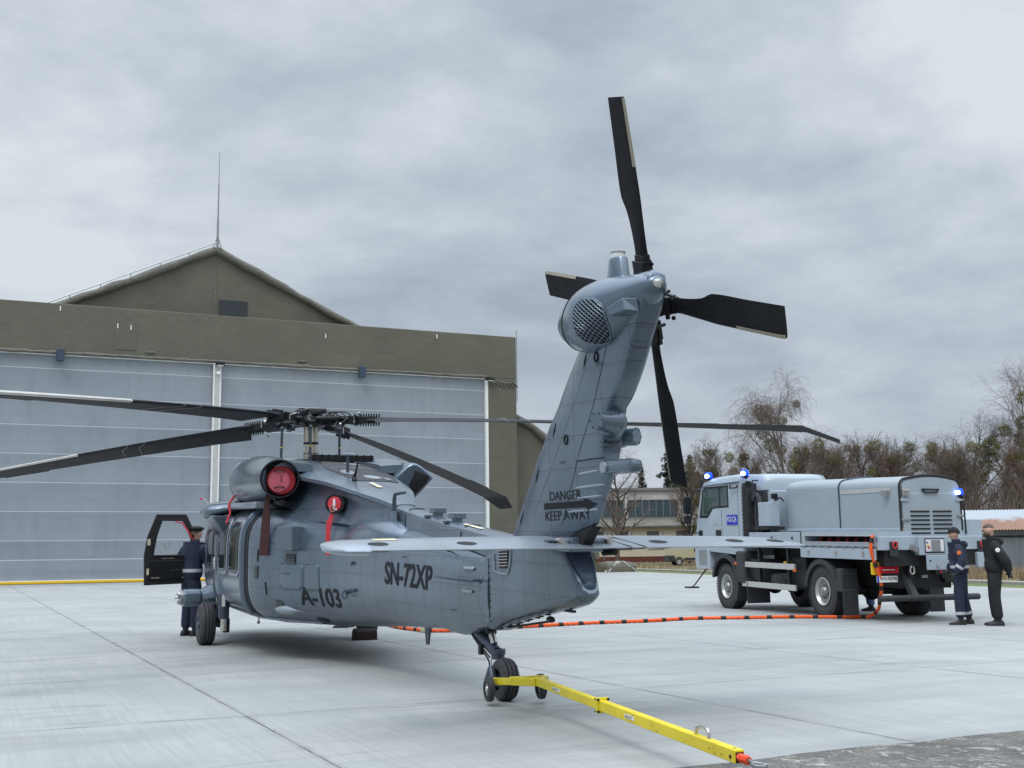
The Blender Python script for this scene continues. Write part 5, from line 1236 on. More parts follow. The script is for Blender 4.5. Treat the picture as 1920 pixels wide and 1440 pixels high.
# ---- stabilator (airfoil across the full span)
mb = MB(); rr = []
SB = [(-2.19, 9.30, 9.52, 0.018), (-2.17, 9.06, 9.53, 0.028), (-2.05, 8.86, 9.55, 0.050), (-1.6, 8.80, 9.55, 0.060), (-0.5, 8.62, 9.55, 0.066), (0.5, 8.62, 9.55, 0.066), (1.6, 8.80, 9.55, 0.060), (1.92, 8.84, 9.55, 0.055)]
def stab_ring(Y):
    xl, xt, th = interp(SB, Y); c_ = xt - xl; up = []; dn = []
    for t_ in (0, 0.02, 0.07, 0.16, 0.3, 0.45, 0.62, 0.8, 1.0):
        k = 2.97 * math.sqrt(t_) - 1.26 * t_ - 3.516 * t_ ** 2 + 2.843 * t_ ** 3 - 1.015 * t_ ** 4
        up.append((xl + c_ * t_, k * th + 0.0)); dn.append((xl + c_ * t_, -k * th * 0.72))
    zt_ = -1.795
    return [hv(x, Y, zt_ + z - 0.02 * (x - 9.1) / 0.5) for x, z in up] + [hv(x, Y, zt_ + z - 0.02 * (x - 9.1) / 0.5 - (0.004 if x == dn[-1][0] else 0)) for x, z in dn[:0:-1]]
Ys = [-2.19, -2.18, -2.165, -2.12, -2.05, -1.9] + [-1.6 + 0.2 * i for i in range(17)] + [1.75, 1.92]
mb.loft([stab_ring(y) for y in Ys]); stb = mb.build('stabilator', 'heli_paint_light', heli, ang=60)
BVS = BVHTree.FromPolygons([Vector(p) for p in mb.v], mb.f)
mb = MB(); mb.v = []; rr = []
for t_ in [i / 12 for i in range(13)]:
    Y = 1.92 + 0.30 * t_; k = math.sqrt(max(0.0, 1 - (t_ * 0.995) ** 2.2)); rr.append([hv(9.19 + 0.36 * k * math.cos(a) * (1 - .1 * t_), Y, -1.800 + 0.060 * k ** .9 * math.sin(a) - 0.02 * math.cos(a)) for a in [6.2832 * q / 20 for q in range(20)]])
mb.loft(rr); mb.build('stabilator_tip', 'heli_paint_light', stb, ang=60)
def ss(X, Y, up=1, off=0.003):
    h = BVS.ray_cast(hv(X, Y, -1.795 + up), Vector((0, 0, -up)))
    return (h[0] if h[0] is not None else hv(X, Y, -1.78)) + Vector((0, 0, up * off))
def stab_disc(X, Y, rx, ry, mat, nm, up=1):
    n = 20; MB().add([ss(X, Y, up)] + [ss(X + rx * math.cos(6.2832 * i / n), Y + ry * math.sin(6.2832 * i / n), up) for i in range(n)], [(0, 1 + i, 1 + (i + 1) % n) for i in range(n)]).build(nm, mat, stb, recalc=False)
for Y in (1.80, 1.05, -0.75, -1.55, -2.0):
    stab_disc(9.33, Y, 0.07, 0.085, 'stencil', 'recessed_panel', 1); stab_disc(9.40, Y, 0.06, 0.085, 'stencil', 'recessed_panel', -1)
n = 8; MB().add([ss(9.05 + 0.13 * (i % 2), 1.78 - 0.20 * (i // 2), 1, 0.004) for i in range(4)], [(0, 1, 3, 2)]).build('yellow_marker', 'pale_label', stb, smooth=False, recalc=False)
mb = MB()
for Y in (1.28,): mb.tube([ss(9.50 - 0.02, Y, -1, 0.0), hv(9.56, Y - .01, -1.83), hv(9.66, Y - .03, -1.86)], [0.006, 0.006, 0.003], n=5)
mb.build('static_wick', 'black_metal', stb)
for Y in (0.22, -0.24):
    mb = MB(); c_ = ss(9.36, Y, 1, 0.02); mb.cyl(c_ + Vector((0.03, 0, 0)), c_ + Vector((-0.03, 0, 0)), 0.028, n=14); mb.cyl(c_ + Vector((-0.03, 0, 0)), c_ + Vector((-0.04, 0, 0)), 0.018, n=12); o_ = mb.build('hinge_pin', 'steel', stb)
    mb = MB(); mb.box(ss(9.30, Y + 0.05, 1, 0.008), (0.10, 0.09, 0.015)); mb.build('hinge_plate', 'navy_strut', stb, smooth=False)
mb = MB(); mb.box(hv(9.15, -0.02, -1.79), (0.50, 0.34, 0.13)); mb.build('hinge_box', 'heli_paint_plain', stb, smooth=False, bevel=0.03)
mb = MB(); mb.cyl(hv(9.28, -0.24, -1.86), hv(9.46, -0.25, -1.85), 0.028, n=12); mb.build('actuator', 'black_metal', stb)
for Y0 in (-0.36, -0.50):
    mb = MB(); mb.tube([ss(8.75, Y0 + .12, 1, 0.002), ss(9.1, Y0 + .06, 1, 0.002), ss(9.53, Y0, 1, 0.002), hv(9.555, Y0, -1.815), ss(9.50, Y0, -1, 0.002), ss(9.1, Y0 + .06, -1, 0.002)], 0.006, n=5); mb.build('root_seam', 'black_metal', stb)

# ---- tail rotor
TRC = (732 - 341.2) * .0254, -14 * .0254, (324.7 - 315) * .0254
TA_, TB_, TN_ = Vector((-1, 0, 0)), Vector((0, math.sin(R(20)), math.cos(R(20)))), Vector((0, -math.cos(R(20)), math.sin(R(20))))
trc = hv(*TRC) + TN_ * (-0.02)
trh = MB(); trh.cyl(trc - TN_ * 0.34, trc + TN_ * 0.05, 0.075, n=20); trh.lathe(trc - TN_ * 0.30, TN_, [(0, 0.14), (0.10, 0.13), (0.2, 0.10), (0.25, 0.08)], n=20); trh.cyl(trc + TN_ * .05, trc + TN_ * .10, 0.11, n=20)
tro = trh.build('tail_rotor_hub', 'black_metal', heli)
r = random.Random(8); mb = MB()
for k in range(26):
    a = r.uniform(0, 6.28); q_ = trc + (TA_ * math.cos(a) + TB_ * math.sin(a)) * r.uniform(0.06, 0.17) + TN_ * r.uniform(-.12, .1); d = Vector((r.gauss(0, 1), r.gauss(0, 1), r.gauss(0, 1))).normalized() * r.uniform(.02, .06); mb.cyl(q_ - d, q_ + d, r.uniform(.007, .02), n=8)
mb.build('pitch_links', 'steel_dull', tro)
mb = MB(); mb.tube([trc - TN_ * .06 + TA_ * -0.05, trc + TA_ * -0.12 + TB_ * .16 - TN_ * .06, trc + TA_ * -.20 + TB_ * .19 - TN_ * .1, trc + TA_ * -.17 + TB_ * .10 - TN_ * .1, trc + TA_ * -.08], 0.004, n=5)
mb.tube(catmull([trc + TA_ * -.06 - TB_ * .17 - TN_ * .1, trc + TA_ * -.14 - TB_ * .30 - TN_ * .1, trc + TA_ * -.26 - TB_ * .27 - TN_ * .08, trc + TA_ * -.24 - TB_ * .14 - TN_ * .1, trc + TA_ * -.10 - TB_ * .12], 5), 0.004, n=5)
mb.tube(catmull([trc + TB_ * .28 - TA_ * -.02 - TN_ * .12, trc + TB_ * .22 + TA_ * .09 - TN_ * .12, trc + TB_ * .12 + TA_ * .07 - TN_ * .1], 5), 0.004, n=5)
mb.build('bonding_wires', 'steel_dull', tro)
mb = MB(); c_ = trc - TN_ * .12 + TA_ * -0.10 + TB_ * .06; mb.lathe(c_, Vector((-.7, .5, .35)), [(0, 0.05), (0.05, 0.035), (0.12, 0.012), (0.17, 0.012)], n=14); mb.cyl(c_ + Vector((-.13, .09, .05)), c_ + Vector((-.10, .14, .10)), 0.012, n=8); mb.build('boot_cone', 'navy_strut', tro)
def tail_blade(k):
    th = R(-17.0) + k * math.pi / 2
    d = TB_ * math.cos(th) - Vector((-1, 0, 0)) * math.sin(th); le = TB_ * math.sin(th) + Vector((-1, 0, 0)) * math.cos(th); nn = TN_
    ST = [(0.20, 0.075, 0.085, 0.040, 0), (0.34, 0.075, 0.085, 0.035, 6), (0.40, 0.068, 0.072, 0.026, 8), (0.62, 0.080, 0.085, 0.020, 6), (0.76, 0.088, 0.110, 0.018, 5), (0.88, 0.095, 0.155, 0.016, 4), (1.30, 0.096, 0.152, 0.013, 1), (1.655, 0.096, 0.150, 0.010, -2), (1.676, 0.085, 0.150, 0.006, -2)]
    mb = MB(); rr = []
    for i in range(34):
        r_ = 0.20 + 1.476 * i / 33; a_, b_, t_, tw_ = interp(ST, r_); ca, sa = math.cos(R(tw_)), math.sin(R(tw_)); e1 = le * ca + nn * sa; e2 = nn * ca - le * sa; c_ = trc + d * r_
        rr.append([c_ + e1 * u + e2 * v for u, v in ((a_, 0), (a_ * .8, t_ * .7), (a_ * .2, t_), (-b_ * .4, t_ * .7), (-b_, 0.002), (-b_, -0.002), (-b_ * .4, -t_ * .6), (a_ * .2, -t_ * .9), (a_ * .8, -t_ * .6))])
    mb.loft(rr); bo_ = mb.build('tail_rotor_blade', 'blade_black', heli, ang=40)
    mb = MB(); rr = []
    for i in range(9):
        r_ = 1.12 + 0.545 * i / 8; a_, b_, t_, tw_ = interp(ST, r_); ca, sa = math.cos(R(tw_)), math.sin(R(tw_)); e1 = le * ca + nn * sa; e2 = nn * ca - le * sa; c_ = trc + d * r_
        rr.append([c_ + e1 * u + e2 * v for u, v in ((a_ + .003, 0), (a_ * .74, t_ * .76 + .003), (a_ * .70, 0), (a_ * .74, -t_ * .70 - .003))])
    mb.loft(rr); mb.build('erosion_strip', 'tan_strip', bo_, smooth=False)
    mb = MB(); rotm_ = Matrix((d, le, nn)).transposed(); mb.box(trc + d * .26 - nn * .01, (0.17, 0.15, 0.10), rotm_); mb.box(trc + d * .36, (0.06, 0.13, 0.07), rotm_)
    for q in (-1, 1): mb.cyl(trc + d * .22 + le * (.085 * q) - nn * .07, trc + d * .22 + le * (.085 * q) + nn * .07, 0.016, n=8); mb.cyl(trc + d * .32 + le * (.10), trc + d * .32 + le * .13 , 0.018, n=8)
    mb.cyl(trc + d * .24 + le * .07, trc + d * .24 + le * .135, 0.02, n=10)
    mb.build('root_cuff', 'black_metal', bo_, smooth=False, bevel=0.008)
for k in range(4): tail_blade(k)

# ---- main rotor
TLT = math.tan(R(3.0))
def mast_pt(X, Y, Z): return hv(X, Y, Z + X * TLT)
mb = MB(); mb.cyl(hv(0.035, 0, -0.66), hv(0.03, 0, -0.50), 0.118, n=28); mb.cyl(hv(0.03, 0, -0.50), hv(0.02, 0, -0.36), 0.088, n=28); mb.cyl(hv(0.02, 0, -0.35), hv(0.0, 0, -0.08), 0.112, n=28)
mso = mb.build('rotor_mast', 'bronze_steel', heli)
mb = MB(); mb.cyl(hv(0.02, 0, -0.345), hv(0.02, 0, -0.375), 0.120, n=28); mb.cyl(hv(0.03, 0, -0.52), hv(0.03, 0, -0.53), 0.122, n=28); mb.build('mast_collar', 'black_metal', mso)
mb = MB(); mb.lathe(hv(0, 0, -0.10), (0, 0, 1), [(0, 0.16), (0.03, 0.25), (0.07, 0.30), (0.14, 0.27), (0.17, 0.16), (0.22, 0.12)], n=28); mb.box(mast_pt(0, 0, -0.02), (0.56, 0.20, 0.12)); mb.box(mast_pt(0, 0, -0.02), (0.20, 0.56, 0.12))
mho = mb.build('main_rotor_hub', 'black_metal', heli, ang=30)
mb = MB(); mb.box(mast_pt(0.02, 0.02, 0.13), (0.42, 0.12, 0.06), (0, R(-4), R(25))); mb.cyl(mast_pt(0.12, -0.22, 0.15), mast_pt(0.04, 0.06, 0.16), 0.045, n=12); mb.box(mast_pt(0, 0, 0.09), (0.22, 0.22, 0.06), (0, 0, R(40))); mb.build('vibration_absorber', 'black_metal', mho, smooth=False, bevel=0.01)
AZ0 = R(314.66); R_T = 8.18
for k in range(4):
    mb = MB(); th = AZ0 + k * math.pi / 2 + R(60); X, Y = 0.45 * math.cos(th), 0.45 * math.sin(th)
    mb.cyl(hv(X, Y, -0.12), hv(X * 1.02, Y * 1.02, -0.66), 0.021, n=10); mb.sphere(hv(X, Y, -0.13), 0.035, n=10, m=6); mb.sphere(hv(X * 1.02, Y * 1.02, -0.60), 0.03, n=10, m=6)
    mb.build('pitch_rod', 'navy_strut', mho)
for k in range(4): mb = MB(); th = AZ0 + k * math.pi / 2 + R(60); X, Y = 0.453 * math.cos(th), 0.453 * math.sin(th); mb.cyl(hv(X, Y, -0.42), hv(X, Y, -0.435), 0.025, n=10); mb.build('rod_band', 'yellow', mho)
mb = MB(); mb.lathe(hv(0.035, 0, -0.70), (0, 0, 1), [(0, 0.34), (0.06, 0.34), (0.08, 0.26)], n=28); mb.box(hv(0.75, -0.18, -0.715), (0.30, 0.55, 0.09)); mb.build('swashplate', 'black_metal', mso)
mb = MB(); mb.box(hv(0.95, -0.25, -0.64), (0.06, 0.95, 0.10)); mb.box(hv(0.72, -0.72, -0.64), (0.5, 0.05, 0.10))
for i in range(9): mb.box(hv(0.985, 0.18 - 0.11 * i, -0.63), (0.02, 0.012, 0.11))
mb.build('mast_fairing_frame', 'black_metal', heli, smooth=False)
def blade_geo(th, droop):
    d = Vector((-math.cos(th), math.sin(th), 0)); le = Vector((-math.sin(th), -math.cos(th), 0)); up = Vector((0, 0, 1)); base = hv(0, 0, 0)
    def frm(r_, tw_):
        c_ = base + d * r_; c_.z += math.cos(th) * r_ * TLT - droop * (r_ / R_T) ** 1.25
        dz = math.cos(th) * TLT - droop * 1.25 * (r_ ** .25) / (R_T ** 1.25); e0 = (d + up * dz).normalized(); n0 = le.cross(e0).normalized(); n0 = n0 if n0.z > 0 else -n0
        ca, sa = math.cos(R(tw_)), math.sin(R(tw_)); return c_, le * ca + n0 * sa, n0 * ca - le * sa, n0
    return frm
BLP = [(1.05, 0.10, 0.10, 0.045, 10), (1.22, 0.12, 0.16, 0.045, 10), (1.32, 0.135, 0.38, 0.036, 10), (1.6, 0.135, 0.395, 0.032, 9), (4.0, 0.135, 0.395, 0.030, 4), (7.0, 0.135, 0.395, 0.028, -3), (7.70, 0.135, 0.395, 0.026, -5)]
AF = [(1, 0), (0.97, .32), (0.80, .72), (0.40, .98), (0.0, 1.0), (-0.35, .80), (-0.70, .45), (-1.0, .05), (-1.0, -.05), (-0.70, -.30), (-0.35, -.5), (0.0, -.62), (0.40, -.68), (0.80, -.55), (0.97, -.28)]
def main_blade(k, droop, parent, ptch=0.0):
    th = AZ0 + k * math.pi / 2; frm0 = blade_geo(th, droop); frm = lambda r_, tw_: frm0(r_, tw_ + ptch); mb = MB(); rr = []
    def ring(r_, sweep=0.0, drop=0.0, shr=1.0, grow=0.0):
        a_, b_, t_, tw_ = interp(BLP, min(r_, 7.70)); c_, e1, e2, n0 = frm(r_, tw_); c_ = c_ - e1 * sweep - n0 * drop
        return [c_ + e1 * ((a_ * u if u > 0 else b_ * u) * shr) + e2 * (v * (t_ + grow)) for u, v in AF]
    for i in range(44): rr.append(ring(1.05 + (7.70 - 1.05) * i / 43))
    for q in (7.82, 7.95, 8.08, 8.17): rr.append(ring(q, 0.30 * (q - 7.70), 0.34 * (q - 7.70), 1 - 0.38 * (q - 7.70) / .47))
    mb.loft(rr); bo_ = mb.build('main_rotor_blade', 'blade_black', parent, ang=35)
    # bright erosion strip on the outer leading edge
    mb = MB(); rr = []
    for i in range(26):
        r_ = 4.5 + 3.15 * i / 25; a_, b_, t_, tw_ = interp(BLP, r_); c_, e1, e2, n0 = frm(r_, tw_)
        rr.append([c_ + e1 * (a_ * u + .003) + e2 * (t_ * v * 1.12) for u, v in ((0.72, .80), (0.97, .34), (1.01, 0), (0.97, -.30), (0.72, -.60), (0.6, 0))])
    mb.loft(rr); mb.build('erosion_strip', 'blade_grey', bo_)
    mb = MB()
    for r_ in (3.1, 3.45):
        a_, b_, t_, tw_ = interp(BLP, r_); c_, e1, e2, n0 = frm(r_, tw_)
        for sg in (1, -1): mb.tube([c_ + e1 * (a_ * u if u > 0 else b_ * u) + e2 * (v * t_ * 1.06 * (1 if sg > 0 else 1)) + frm(r_ + .22 * (1 - u) , tw_)[0] - c_ for u, v in ((AF[:8] if sg > 0 else [AF[0]] + AF[:8:-1]))], 0.005, n=4)
    mb.build('balance_stripe', 'grey_panel', bo_)
    # trim tab
    mb = MB(); vs = []
    for r_ in (5.6, 6.6): a_, b_, t_, tw_ = interp(BLP, r_); c_, e1, e2, n0 = frm(r_, tw_); vs += [c_ - e1 * (b_ - .01) + e2 * .003, c_ - e1 * (b_ + .045) + e2 * .003, c_ - e1 * (b_ + .045) - e2 * .003, c_ - e1 * (b_ - .01) - e2 * .003]
    mb.add(vs, [(0, 1, 5, 4), (1, 2, 6, 5), (2, 3, 7, 6), (3, 0, 4, 7)]); mb.build('trim_tab', 'blade_black', bo_, smooth=False)
    # root hardware: spindle, cuff bolts, damper, horn
    c_, e1, e2, n0 = frm(0.7, 5); dd = (frm(0.9, 5)[0] - frm(0.5, 5)[0]).normalized(); rm = Matrix((dd, e1, n0)).transposed(); mb = MB()
    mb.cyl(frm(0.2, 0)[0], frm(0.58, 0)[0], 0.085, 0.07, n=16); mb.box(frm(0.72, 0)[0], (0.30, 0.20, 0.13), rm); mb.box(frm(0.98, 0)[0], (0.34, 0.13, 0.11), rm); mb.box(frm(0.42, 0)[0], (0.10, 0.26, 0.15), rm)
    for i in range(7):
        for q in (-1, 1): p_ = frm(0.92 + 0.045 * i, 0)[0] + e1 * (0.045 * q); mb.cyl(p_ - n0 * 0.095, p_ + n0 * 0.095, 0.013, n=8)
    o_ = mb.build('blade_cuff', 'black_metal', bo_, smooth=False, bevel=0.008)
    mb = MB(); mb.cyl(frm(0.22, 0)[0] - e1 * .20 + n0 * .03, frm(0.60, 0)[0] - e1 * .15 + n0 * .03, 0.042, n=14); mb.cyl(frm(0.55, 0)[0] - e1 * .15 + n0 * .03, frm(0.72, 0)[0] - e1 * .12 + n0 * .03, 0.02, n=10); mb.build('lead_lag_damper', 'black_metal', bo_)
    mb = MB(); mb.tube([frm(0.62, 0)[0], frm(0.56, 0)[0] + e1 * .16 - n0 * .02, frm(0.46, 0)[0] + e1 * .20 - n0 * .08], [0.04, 0.03, 0.025], n=8); mb.build('pitch_horn', 'black_metal', bo_)
    r = random.Random(k + 20); mb = MB(); mb2 = MB()
    for i in range(20):
        p_ = frm(r.uniform(.25, .9), 0)[0] + e1 * r.uniform(-.17, .17) + n0 * r.uniform(-.09, .11); v_ = Vector((r.gauss(0, 1), r.gauss(0, 1), r.gauss(0, .7))).normalized() * r.uniform(.02, .07); (mb if i % 3 else mb2).cyl(p_ - v_, p_ + v_, r.uniform(.008, .022), n=8)
    for i in range(4): p_ = frm(r.uniform(.2, .4), 0)[0] + e1 * r.uniform(-.2, .2) + n0 * .06; mb.tube(catmull([p_, p_ + dd * .12 + n0 * .07, p_ + dd * .26 + n0 * .06 + e1 * .04, p_ + dd * .38 + n0 * -.01], 4), 0.010, n=6)
    mb.build('hydraulic_lines', 'black_metal', bo_); mb2.build('bolts', 'steel_dull', bo_)
    mb = MB(); p_ = frm(0.84, 0)[0]; mb.tube([p_ + e1 * .12 - n0 * .05, p_ + e1 * .12 + n0 * .06], 0.010, n=6); mb.tube([p_ - e1 * .12 - n0 * .05, p_ - e1 * .12 + n0 * .06], 0.010, n=6); mb.build('clamp', 'steel', bo_)
    return bo_
for k, dr, pt in ((0, 0.70, 0), (1, 0.62, 2), (2, 0.66, 9), (3, 0.85, 3)): main_blade(k, dr, heli, pt)

# ---- main gear (left and right)
def main_gear(s_):
    c_ = hv(-1.24, 1.35 * s_, 0); c_.z = 0; # wheel centre height from the ground in tilted frame
    cz = hv(-1.24, 0, 0); wc = Vector((cz.x, OFF.y + 1.35 * s_, 0.33 + 1.24 * math.tan(TILT) * 0)); wpt = HM @ wc; dz = 0.325 - wpt.z; wc.z += dz
    mb = MB(); y0 = Vector((0, 1, 0))
    prof = [(-0.125, 0.16), (-0.125, 0.24), (-0.115, 0.29), (-0.09, 0.318), (-0.062, 0.326), (-0.059, 0.300), (-0.048, 0.300), (-0.045, 0.330), (-0.012, 0.332), (-0.010, 0.306), (0.001, 0.306), (0.004, 0.332), (0.040, 0.330), (0.045, 0.300), (0.055, 0.300), (0.058, 0.326), (0.09, 0.318), (0.115, 0.29), (0.125, 0.24), (0.125, 0.16)]
    mb.lathe(wc, y0, prof, n=48, cap=False); w_ = mb.build('wheel', 'rubber', heli, ang=30)
    mb = MB(); mb.lathe(wc, y0 * s_, [(0.09, 0.165), (0.128, 0.165), (0.120, 0.15), (0.10, 0.13), (0.105, 0.06), (0.13, 0.055), (0.135, 0.02)], n=32); mb.build('rim', 'navy_strut', w_)
    mb = MB(); fx_ = Vector((1, 0, 0))
    ax0 = wc - y0 * s_ * 0.14; mb.cyl(wc, wc - y0 * s_ * 0.30, 0.05, n=14)
    at = Vector((hv(-2.45, 0, 0).x, OFF.y + 1.08 * s_, hv(0, 0, -2.78).z)); mb.tube([wc - y0 * s_ * 0.22, (wc - y0 * s_ * 0.22) * .5 + at * .5 + Vector((0, 0, 0.03)), at], [0.07, 0.075, 0.10], n=12); mb.build('drag_beam', 'navy_strut', heli)
    top = hv(-1.18, 1.22 * s_, -2.20); bot = wc - y0 * s_ * 0.22 + Vector((-0.02, 0, 0.06)); mid = top.lerp(bot, 0.62)
    mb = MB(); mb.cyl(top, mid, 0.085, 0.075, n=18); mb.cyl(top + (mid - top) * .25, top + (mid - top) * .33, 0.10, n=18); o_ = mb.build('shock_strut', 'navy_strut', heli)
    mb = MB(); mb.cyl(mid, bot, 0.045, n=14); mb.build('piston', 'steel', o_)
    mb = MB(); mb.tube([mid + Vector((-.08, 0, 0)), mid.lerp(bot, .5) + Vector((-.14, 0, 0)), bot + Vector((-.06, 0, 0))], 0.014, n=6); mb.tube([mid + Vector((-.06, 0.03, 0)), mid.lerp(bot, .6) + Vector((-.10, .03, 0)), bot + Vector((-.02, .03, -.05))], 0.010, n=6); mb.build('brake_hose', 'black_metal', o_)
    return wc
wcl = main_gear(1); wcr = main_gear(-1)
# extra visible oleo with light stripe (left)
mb = MB(); a_ = hv(-0.55, 1.20, -2.62); b_ = hv(-0.62, 1.18, -3.10); mb.cyl(a_, b_, 0.095, 0.085, n=20); o_ = mb.build('strut_fairing', 'navy_strut', heli)
mb = MB(); mb.cyl(b_, b_ + Vector((0, 0, -0.20)), 0.05, n=16); mb.build('piston', 'steel', o_)
mb = MB(); q_ = a_.lerp(b_, .05) + Vector((-0.088, 0.02, 0)); mb.box(a_.lerp(b_, .3) + Vector((-0.092, 0.02, 0)), (0.008, 0.05, 0.30)); mb.build('position_strip', 'white_label', o_, smooth=False)
mb = MB(); mb.box(b_ + Vector((0.05, -.05, -.12)), (0.10, 0.10, 0.22)); mb.build('strut_lug', 'black_metal', o_, smooth=False, bevel=.01)
mb = MB(); rr = []
for z, rx, ry in ((-2.22, .05, .03), (-2.30, .13, .09), (-2.45, .17, .12), (-2.62, .16, .12), (-2.72, .14, .10)): rr.append([hv(-0.60 + rx * math.cos(a), 1.20 + ry * math.sin(a), z) for a in [6.2832 * i / 18 for i in range(18)]])
mb.loft(rr); mb.build('strut_cap', 'heli_paint_plain', heli)
# stub with searchlight housing, ahead of the left wheel
mb = MB(); oct_ = [(-.22, -.07), (-.15, -.135), (.15, -.135), (.22, -.07), (.22, .07), (.15, .135), (-.15, .135), (-.22, .07)]
mb.prism(oct_, lambda a, b_, d: hv(-1.75 + a, d, -2.84 + b_), 1.38, 1.66); so = mb.build('equipment_pod', 'heli_paint_plain', heli, smooth=False, bevel=0.02)
mb = MB(); c_ = hv(-1.75, 1.66, -2.84); mb.cyl(c_, c_ + Vector((0, .035, 0)), 0.12, n=24); mb.build('pod_end', 'steel_dull', so)
mb = MB()
for x, z in ((.06, .06), (-.06, .05), (.0, -.07)): mb.cyl(c_ + Vector((x, .03, z)), c_ + Vector((x, .075, z)), 0.035, n=14)
mb.cyl(c_ + Vector((-.05, .03, 0)), c_ + Vector((-.05, .13, 0)), 0.016, n=8); mb.build('lamp', 'steel', so)
mb = MB(); rr = []
for y, rx, rz, zc in ((1.10, .42, .24, -2.76), (1.22, .30, .17, -2.80), (1.40, .18, .12, -2.84)): rr.append([hv(-1.75 + rx * math.cos(a), y, zc + rz * math.sin(a)) for a in [6.2832 * i / 20 for i in range(20)]])
mb.loft(rr); mb.build('pod_stub', 'heli_paint_plain', heli)
# ---- tail gear
tw = hv(-1.24 + 8.83, 0, 0); twc = Vector((tw.x, OFF.y, 0)); twc.x -= 0.12; twc.z += 0.20 - (HM @ twc).z
mb = MB(); rr = []
for X, w, zt, zb in ((6.30, 0.10, -2.66, -2.735), (6.5, 0.16, -2.5, -2.765), (6.8, 0.18, -2.4, -2.765), (7.05, 0.165, -2.4, -2.735), (7.3, 0.145, -2.4, -2.67), (7.62, 0.12, -2.4, -2.60)): rr.append(sect(X, w, zt, zb, (zt + zb) / 2, 2.4, 2.4, 24))
mb.loft(rr); mb.build('tail_gear_fairing', 'heli_paint', heli)
elbow = twc + Vector((0.17, 0.0, 0.07)); arm_top = hv(6.90, 0.0, -2.68)
mb = MB(); mb.cyl(arm_top, elbow + Vector((0.02, 0, 0.16)), 0.062, 0.058, n=16); mb.cyl(elbow + Vector((0.0, 0, -0.02)), elbow + Vector((0, 0, 0.19)), 0.066, n=20); mb.cyl(elbow + Vector((0, 0, .15)), elbow + Vector((0, 0, .20)), 0.074, n=20); tgo = mb.build('tail_gear_arm', 'navy_strut', heli)
mb = MB(); mb.tube([elbow + Vector((0, 0, -.02)), elbow + Vector((0.04, 0.08, -.08)), twc + Vector((0.05, .125, .10)), twc + Vector((0, .125, 0))], [0.06, 0.045, 0.035, 0.035], n=10); mb.tube([elbow + Vector((0, 0, -.02)), elbow + Vector((0.04, -0.08, -.08)), twc + Vector((0.05, -.125, .10)), twc + Vector((0, -.125, 0))], [0.06, 0.045, 0.035, 0.035], n=10); mb.cyl(twc - Vector((0, .13, 0)), twc + Vector((0, .13, 0)), 0.022, n=10); mb.build('wheel_fork', 'navy_strut', tgo)
mb = MB(); st = hv(7.32, 0.0, -2.62); sb_ = elbow + Vector((0.09, 0.0, 0.24)); mb.cyl(st, st.lerp(sb_, .45), 0.055, n=16); o_ = mb.build('tail_shock', 'black_metal', heli)
mb = MB(); mb.cyl(st.lerp(sb_, .42), sb_, 0.034, n=14); mb.build('piston', 'steel', o_)
mb = MB(); r = random.Random(5)
mb.tube(catmull([arm_top + Vector((0, .05, -.02)), arm_top.lerp(elbow, .5) + Vector((.03, .06, .03)), elbow + Vector((.06, .07, .08)), elbow + Vector((.02, .09, -.04)), twc + Vector((.06, .13, .08))], 5), 0.009, n=6)
mb.tube(catmull([arm_top + Vector((-.05, .06, -.03)), arm_top.lerp(elbow, .5) + Vector((-.01, .07, .05)), elbow + Vector((.03, .075, .12))], 5), 0.008, n=6)
mb.box(arm_top.lerp(elbow, .62) + Vector((.02, .07, .04)), (.06, .04, .10)); mb.build('hydraulic_lines', 'black_metal', tgo)
mb = MB(); mb.box(elbow + Vector((-.045, .055, .07)), (.006, .055, .07), (0, 0, R(-50))); mb.box(elbow + Vector((-.064, -.01, .08)), (.006, .055, .07), (0, 0, R(10))); mb.build('placard', 'white_label', tgo, smooth=False)
mb = MB(); prof = [(-0.085, 0.10), (-0.085, 0.155), (-0.07, 0.185), (-0.048, 0.197), (-0.045, 0.180), (-0.037, 0.180), (-0.034, 0.200), (-0.006, 0.202), (-0.004, 0.182), (0.004, 0.182), (0.006, 0.202), (0.034, 0.200), (0.037, 0.180), (0.045, 0.180), (0.048, 0.197), (0.07, 0.185), (0.085, 0.155), (0.085, 0.10)]
mb.lathe(twc, (0, 1, 0), prof, n=40, cap=False); w_ = mb.build('tail_wheel', 'rubber', heli, ang=30)
mb = MB(); mb.cyl(twc - Vector((0, .06, 0)), twc + Vector((0, .06, 0)), 0.10, n=24); mb.build('rim', 'black_metal', w_)
# ---- open cockpit door, black inside
dA, dB = hv(-3.62, 1.16, 0), hv(-3.50, 2.06, 0)
DU = (dB - dA); DU.z = 0; DW = DU.length; DU.normalize(); DN = Vector((DU.y, -DU.x, 0))
def dp(a, z, d=0.0): q = dA + DU * a + DN * d; return Vector((q.x, q.y, OFF.z + z))
outer = [(0.0, -2.70), (DW - .02, -2.72), (DW + .02, -2.15), (DW - .02, -1.85), (DW - 0.16, -1.47), (0.16, -1.47), (0.10, -1.62), (0.0, -1.80)]
outer = [(-.02, -2.70), (DW, -2.72), (DW + .02, -2.20), (DW - .03, -1.86), (DW - .18, -1.465), (0.20, -1.465), (0.15, -1.56), (-.05, -1.98)]
inner = [(0.02, -2.20), (DW - .14, -2.20), (DW - .14, -2.08), (DW - .18, -1.84), (DW - .27, -1.57), (0.27, -1.575), (0.22, -1.64), (0.06, -2.0)]
mb = MB(); n = len(outer)
for d0 in (0.0, 0.06): mb.v += [tuple(dp(a, z, d0)) for a, z in outer] + [tuple(dp(a, z, d0)) for a, z in inner]
